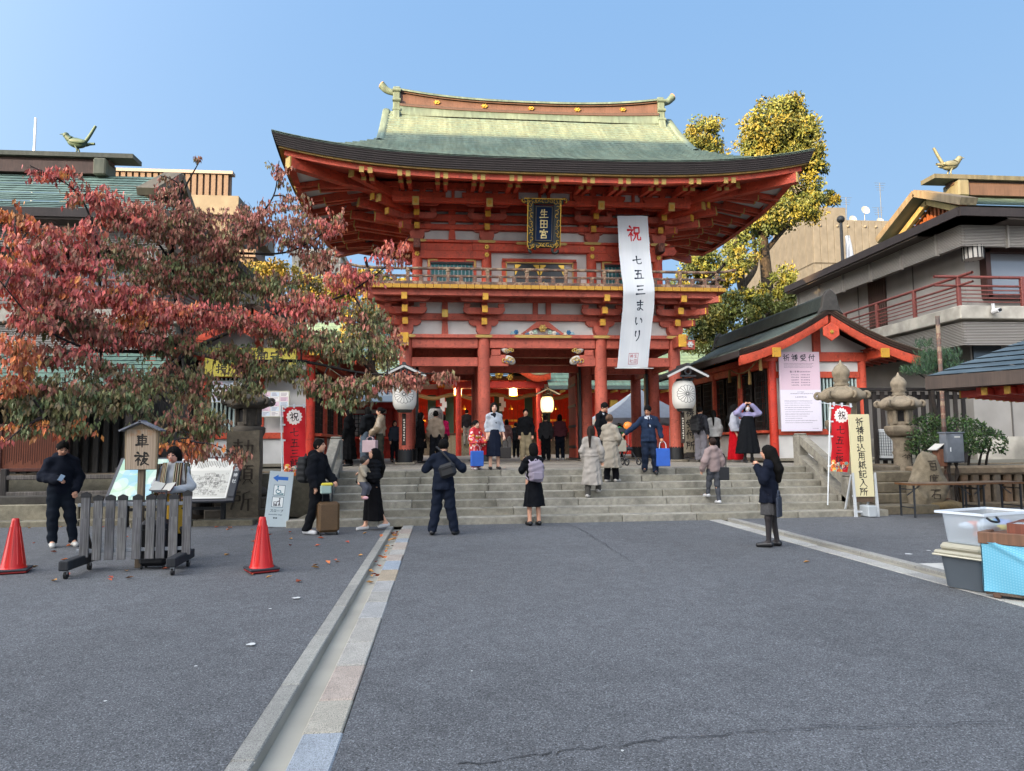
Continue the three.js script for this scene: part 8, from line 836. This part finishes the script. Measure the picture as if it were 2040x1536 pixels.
function ell2(x, y, z, a, b, c) { const l = Math.sqrt((x / a) ** 2 + (y / b) ** 2 + (z / c) ** 2); return (l - 1) * Math.min(a, b, c); }
{ // on the steps and the platform edge
  const zk = (k) => ZB - (ZB - ZT) / 6 * (k - 1) - .16;
  mk('girl in long pale grey coat with ponytail climbing the steps', { px: 1180, py: 985, z: zk(3), y: STZ(3), top: 849, turn: Math.PI - .45, fem: 1, hair: 'pony', hairC: '#2b211c', skin: '#c8977c', shoe: '#b9b4ae', J: { eL: [.22, 1.1, -.05], eR: [-.24, 1.1, -.02], wR: [-.24, .88, .06], kR: [-.09, .5, .12], aR: [-.1, .2, .2], aL: [.1, .085, -.06] }, up: { c: '#aba49c', hem: .30, e: .02, bag: .018, coat: .25, belt: 1.0, name: 'coat' }, low: { type: 'trousers', c: '#55524e' } });
  mk('woman in beige trench coat and black trousers climbing the steps', { px: 1217, py: 972, z: zk(5), y: STZ(5), top: 826, turn: Math.PI - .7, fem: 1, hair: 'bun', hairC: '#5a4638', skin: '#c8977c', shoe: '#b9b4ae', J: { eL: [.2, 1.12, .05], wL: [.12, .98, .24], eR: [-.24, 1.1, .0], wR: [-.12, .98, .22], aR: [-.1, .085, .1], kR: [-.09, .5, .08] }, up: { c: '#a1988a', hem: .36, e: .022, bag: .02, coat: .29, belt: 1.05, name: 'trench_coat' }, low: { type: 'trousers', c: '#14151a', w: .01 } });
  mk('man in black suit with head bowed behind the woman in the trench coat', { px: 1203, py: 936, z: ZT - .6, y: H0, top: 802, turn: .75, nod: .55, J: { hd: [0, 1.57, .06] }, up: { c: '#14151a', hem: .82, e: .02, in: '#c5c6c9' }, low: { type: 'trousers', c: '#14151a' } });
  const s = mk('man in blue suit and dark tie carrying a bright blue paper bag down the steps', { px: 1294, py: 944, z: zk(6), y: STZ(6), top: 808, turn: -.28, nod: .5, look: -.35, skin: '#b07a5c', J: { hd: [-.01, 1.575, .05], eR: [-.34, 1.18, .06], wR: [-.56, 1.02, .14], eL: [.27, 1.13, -.02], wL: [.31, .90, .08], kL: [.12, .5, .05], aL: [.15, .085, -.02], kR: [-.09, .52, .06], aR: [-.11, .14, -.04] }, up: { c: '#26334a', hem: .80, e: .02, bag: .008, coat: .2, in: '#c9ced8', tie: '#141a2c', neck: .1 }, low: { type: 'trousers', c: '#232d40', w: .006 } });
  bag('blue_paper_bag', 'bright blue paper bag held by the man in the blue suit', 'bag', wpt(s, [.33, .82, .1]), -.1, .32, .42, .12, '#2a62c4', '#c9c9cc', .17);
  const k = mk('woman in mauve jacket and grey trousers walking up the steps', { px: 1424, py: 1013, z: zk(2), y: STZ(2), top: 873, turn: Math.PI + .12, fem: 1, hair: 'bun', hairC: '#2a1f1b', skin: '#b98a70', shoe: '#c9c9cb', J: { kL: [.09, .52, .1], aL: [.1, .085 + .16, .16], kR: [-.085, .48, -.01], aR: [-.09, .085, -.06], eL: [.27, 1.1, -.04], wL: [.3, .88, .05], eR: [-.24, 1.1, .0] }, up: { c: '#9a8784', hem: .82, e: .03, bag: .028, collar: 1 }, low: { type: 'trousers', c: '#4a4c52', w: -.012 } });
  bag('black_handbag', 'black handbag on the shoulder of the woman in the mauve jacket', 'bag', wpt(k, [-.25, 1.3, -.05]), Math.PI, .24, .28, .1, '#14151a', '#14151a', .3);
  const w = mk('woman in white tweed jacket and long navy skirt standing at the top of the steps', { px: 985, py: 936, z: ZT - .2, y: H0, top: 803, turn: .08, fem: 1, hair: 'bob', skin: '#c99c84', shoe: '#17171a', up: { c: '#b7bcc3', hem: .96, e: .018, neck: .12, in: '#22262e' }, J: { wL: [.24, .86, .06] }, low: { type: 'skirt', c: '#1a2030', hem: .34, r1: .15, r0: .215, amp: .012, n: 7 } });
  bag('dark_handbag', 'dark brown handbag held by the woman in the white jacket', 'bag', wpt(w, [.27, .78, .08]), .1, .26, .26, .12, '#2b231e', '#2b231e', .2);
  { const [c, x] = canvas(512, 512, '#b0141f'), r = rng(9); for (let i = 0; i < 90; i++) { x.fillStyle = ['#d8cfc8', '#d9a23a', '#e0b6bc', '#4a6a8a', '#c9412f'][i % 5]; const q = 6 + r() * 16, cx = r() * 512, cy = r() * 512; for (let k2 = 0; k2 < 5; k2++) { x.beginPath(); x.arc(cx + Math.cos(k2 * 1.257) * q * .7, cy + Math.sin(k2 * 1.257) * q * .7, q * .5, 0, 7); x.fill(); } } const kt = new THREE.CanvasTexture(c); kt.colorSpace = THREE.SRGBColorSpace; kt.wrapS = kt.wrapT = THREE.RepeatWrapping; kt.repeat.set(1.6, 1.6); const km = new THREE.MeshPhysicalMaterial({ map: kt, roughness: .6, side: THREE.DoubleSide });
    const g = mk('girl in red flowered kimono standing beside the woman in the white jacket', { px: 948, py: 936, z: ZT - .25, y: H0, top: 838, turn: .75, fem: 1, kid: 1, hair: 'bun', skin: '#c99c84', shoe: '#c9b9bc', J: { hd: [0, 1.56, .02], eL: [.24, 1.08, .05], wL: [.16, .95, .24], eR: [-.24, 1.06, .05], wR: [-.2, .88, .2] }, up: { c: km, hem: .9, e: .035, bag: .05, cuffW: 1.6, cuff: .86, name: 'kimono', belt: 1.12, beltC: '#b5893a', fat: 1.1 }, low: { type: 'skirt', c: km, hem: .1, r1: .19, r0: .2, amp: .004, name: 'kimono_skirt' }, fat: 1.15 });
    const s2 = g.userData.w.s; for (const q of [-1, 1]) { const a = [q * .24, .98, .14]; M('kimono_sleeve', fin(mv(new THREE.BoxGeometry(.06 * s2, .5 * s2, .34 * s2), a[0] * s2, (a[1] - .22) * s2, (a[2] - .02) * s2)), km, g); }
    bag('blue_paper_bag', 'bright blue paper bag held by the girl in the red kimono', 'bag', wpt(g, [-.25, .86, .3]), .25, .30, .36, .1, '#2f68c8', '#c98a90', .14); }
  // stroller with balloons beside the blue suit
  const b0 = onZ(1243, 925, -19.2), t = thing('baby_stroller', 'dark baby stroller with a pale bag in the gate passage', 'stroller', [b0.x, H0, -19.2], .5), IRN = mt('#1c1e22', .5); M('seat', C(.36, .1, .4, 0, .45, 0, .04), mt('#2a2c33', .9, T.fabric), t); M('backrest', C(.36, .5, .07, 0, .7, -.22, .03, -.3), mt('#2a2c33', .9, T.fabric), t); M('canopy', fin(new THREE.SphereGeometry(.26, 16, 8, 0, 6.3, 0, 1.3).scale(.8, .7, 1).translate(0, .86, -.12)), mt('#1f2126', .9, T.fabric), t); M('frame', [tube([[.2, .98, -.5], [.2, .5, 0], [.2, .1, .35]], .014, 6), tube([[-.2, .98, -.5], [-.2, .5, 0], [-.2, .1, .35]], .014, 6), tube([[.2, .55, .05], [.2, .1, -.3]], .014, 6), tube([[-.2, .55, .05], [-.2, .1, -.3]], .014, 6), B(.42, .03, .03, 0, .98, -.5)], IRN, t); for (const [x, z] of [[-.22, .35], [.22, .35], [-.22, -.3], [.22, -.3]]) M('wheel', fin(new THREE.TorusGeometry(.08, .02, 8, 18).rotateY(Math.PI / 2).translate(x, .1, z)), BLACK, t);
  bag('cream_bag', 'cream tote bag hooked on the baby stroller', 'bag', onZ(1236, 870, -18.9), .2, .3, .3, .1, '#b5ae9a', '#b5ae9a', .1);
  for (const [px, py, c, lab] of [[1234, 862, '#1f9a4a', 'green balloon floating above the baby stroller'], [1251, 852, '#d8782a', 'orange balloon floating above the baby stroller']]) { const q = onZ(px, py, -19.6), bl = thing('balloon', lab, 'balloon', q); M('balloon_skin', lathe([[0, -.17], [.03, -.15], [.1, -.06], [.13, .05], [.1, .14], [0, .17]], 16), mt(c, .35), bl); M('string', cyl(.004, .004, .5, 0, -.42, 0, 5), mt('#c9c9c9', .8), bl); }
}
{ // at the reception window, in the gate and in the court
  const Y = { y: H0 };
  mk('shrine maiden in white robe and red skirt with long black hair', { ...Y, px: 1466, py: 918, z: -21.3, top: 806, turn: 1.1, fem: 1, hair: 'long', nod: .2, shoe: '#b9b7b4', J: { eL: [.25, 1.15, .05], wL: [.16, 1.12, .26] }, up: { c: '#b3b5c0', hem: .9, e: .03, bag: .05, cuffW: 1.5, name: 'white_robe' }, low: { type: 'skirt', c: '#b80f1c', hem: .07, r1: .17, r0: .27, amp: .02, n: 6, name: 'red_skirt' } });
  mk('woman in black pinafore dress and lavender sleeves with both hands at her hair', { ...Y, px: 1492, py: 923, z: -20.4, top: 804, turn: -.1, fem: 1, mask: 1, hair: 'bob', tights: '#16161a', boot: 1, J: { eL: [.33, 1.42, .05], wL: [.1, 1.66, .1], eR: [-.33, 1.42, .05], wR: [-.1, 1.66, .1] }, cL: .9, cR: .9, up: { c: '#9a94b8', hem: 1.0, e: .018, bag: .02, name: 'blouse' }, low: { type: 'skirt', c: '#14161a', y1: 1.34, hem: .26, r1: .165, r0: .36, amp: .02, n: 8, name: 'pinafore_dress' } });
  const m = mk('man with black backpack at the reception window', { ...Y, px: 1397, py: 917, z: -21.8, top: 811, turn: Math.PI - .9, nod: .2, shoe: '#8a8580', up: { c: '#33343a', hem: .84, e: .028, bag: .02 }, low: { type: 'trousers', c: '#77747a', w: .03 } }); backpack('black backpack worn by the man at the reception window', m, [0, 1.16, -.26], .34, .5, .2, '#121317');
  mk('woman in loose white blouse and black trousers at the reception window', { ...Y, px: 1424, py: 916, z: -21.9, top: 818, turn: Math.PI - .4, fem: 1, hair: 'pony', up: { c: '#a9a9a8', hem: .82, e: .03, bag: .03, coat: .24, name: 'blouse' }, low: { type: 'trousers', c: '#131418' }, shoe: '#131418' });
  mk('man in black sweater and beige trousers facing out of the gate', { ...Y, px: 1048, py: 928, z: -23.4, top: 815, turn: 0, fat: 1.08, up: { c: '#101114', hem: .86, e: .022, bag: .012, name: 'sweater' }, low: { type: 'trousers', c: '#8d8066', w: .01 } });
  mk('man in charcoal jacket and black trousers seen from behind in the gate passage', { ...Y, px: 1088, py: 919, z: -26.5, top: 828, turn: Math.PI + .1, fat: 1.05, hairC: '#2c2622', up: { c: '#3a3a3d', hem: .8, e: .028, bag: .02 }, low: { type: 'trousers', c: '#141519', w: .008 } });
  mk('woman in maroon quilted jacket seen from behind in the gate passage', { ...Y, px: 1116, py: 918, z: -26.7, top: 826, turn: Math.PI - .1, fem: 1, hair: 'bob', shoe: '#b9b9bb', up: { c: '#5e343c', hem: .86, e: .03, bag: .02, puff: 1 }, low: { type: 'trousers', c: '#151a26' } });
  mk('woman all in black with a dark bag queueing at the amulet counter', { ...Y, px: 694, py: 928, z: -21.2, top: 814, turn: -1.9, fem: 1, hair: 'bob', fat: 1.15, up: { c: '#0d0d0f', hem: .2, e: .03, bag: .02, coat: .28, name: 'long_coat' }, low: { type: 'trousers', c: '#0d0d0f' } });
  mk('person in black jacket and blue jeans queueing at the amulet counter', { ...Y, px: 732, py: 926, z: -21.0, top: 811, turn: -2.4, fem: 1, hair: 'bob', shoe: '#8d8a86', up: { c: '#15171a', hem: .9, e: .03, bag: .03, hood: 1 }, low: { type: 'trousers', c: '#5a6672', w: .05 } });
  const q = mk('woman in shiny beige bomber jacket with a pink shopping bag', { ...Y, px: 757, py: 927, z: -20.6, top: 812, turn: -1.6, fem: 1, hair: 'bun', skin: '#c8977c', J: { eL: [.25, 1.12, .04], wL: [.2, .96, .22] }, up: { c: mt('#94826a', .35, T.fabric), hem: .88, e: .04, bag: .03 }, low: { type: 'trousers', c: '#3a3a30', w: .02 } }); bag('pink_shopping_bag', 'pale pink printed shopping bag held by the woman in the bomber jacket', 'bag', wpt(q, [.2, .86, .26]), -.4, .42, .34, .16, '#b9a0a4', '#b9a0a4', .1);
  mk('person in dark top carrying a blue bag behind the gate column', { ...Y, px: 786, py: 915, z: -26, top: 838, turn: .3, fem: 1, hair: 'bob', up: { c: '#3c4450', hem: .85, e: .025 }, low: { type: 'trousers', c: '#1c1e24' } });
  mk('woman in beige sweater with crossbody strap walking in through the gate', { ...Y, px: 868, py: 922, z: -23.6, top: 819, turn: Math.PI - .15, fem: 1, hair: 'bun', J: { aL: [.1, .085, -.16], kL: [.1, .5, -.03], aR: [-.1, .085, .14] }, up: { c: '#9d8b78', hem: .84, e: .034, bag: .035, name: 'sweater' }, low: { type: 'trousers', c: '#15161b', w: .02 } });
  mk('person in black coat half hidden beside the woman in the beige sweater', { ...Y, px: 838, py: 921, z: -24.2, top: 822, turn: 1.9, fem: 1, hair: 'bob', up: { c: '#131316', hem: .5, e: .028, coat: .24, name: 'coat' }, low: { type: 'trousers', c: '#131316' } });
  mk('person in bright pink top in the court beyond the gate', { ...Y, px: 884, py: 905, z: -34, top: 826, turn: 2.6, fem: 1, hair: 'bob', up: { c: '#c01a58', hem: .86, e: .025 }, low: { type: 'trousers', c: '#2a2a30' } });
  mk('man with dark backpack and grey trousers climbing the hall stairs', { y: 1.6, px: 930, py: 868, z: -42, top: 816, turn: Math.PI, up: { c: '#22242a', hem: .84, e: .035, fat: 1.1 }, low: { type: 'trousers', c: '#8a8880' } });
  mk('child in dark printed jacket walking in the court beyond the gate', { ...Y, px: 1028, py: 904, z: -33, top: 842, turn: 2.9, up: { c: '#22262c', hem: .84, e: .03 }, low: { type: 'trousers', c: '#16181c' } });
  mk('woman in pale trousers and pink top with dark backpack in the court', { ...Y, px: 1010, py: 908, z: -31, top: 836, turn: 2.7, fem: 1, hair: 'bob', up: { c: '#8f6a68', hem: .84, e: .028 }, low: { type: 'trousers', c: '#a9a8a6', w: .02 } });
  mk('person in dark clothes standing under the white tent', { ...Y, px: 1236, py: 905, z: -31.5, top: 838, turn: 2.2, up: { c: '#1b1c20', hem: .84, e: .028 }, low: { type: 'trousers', c: '#1b1c20' } });
}
for (const p of clean) delete p.userData.w;
renderer.render(scene, camera);
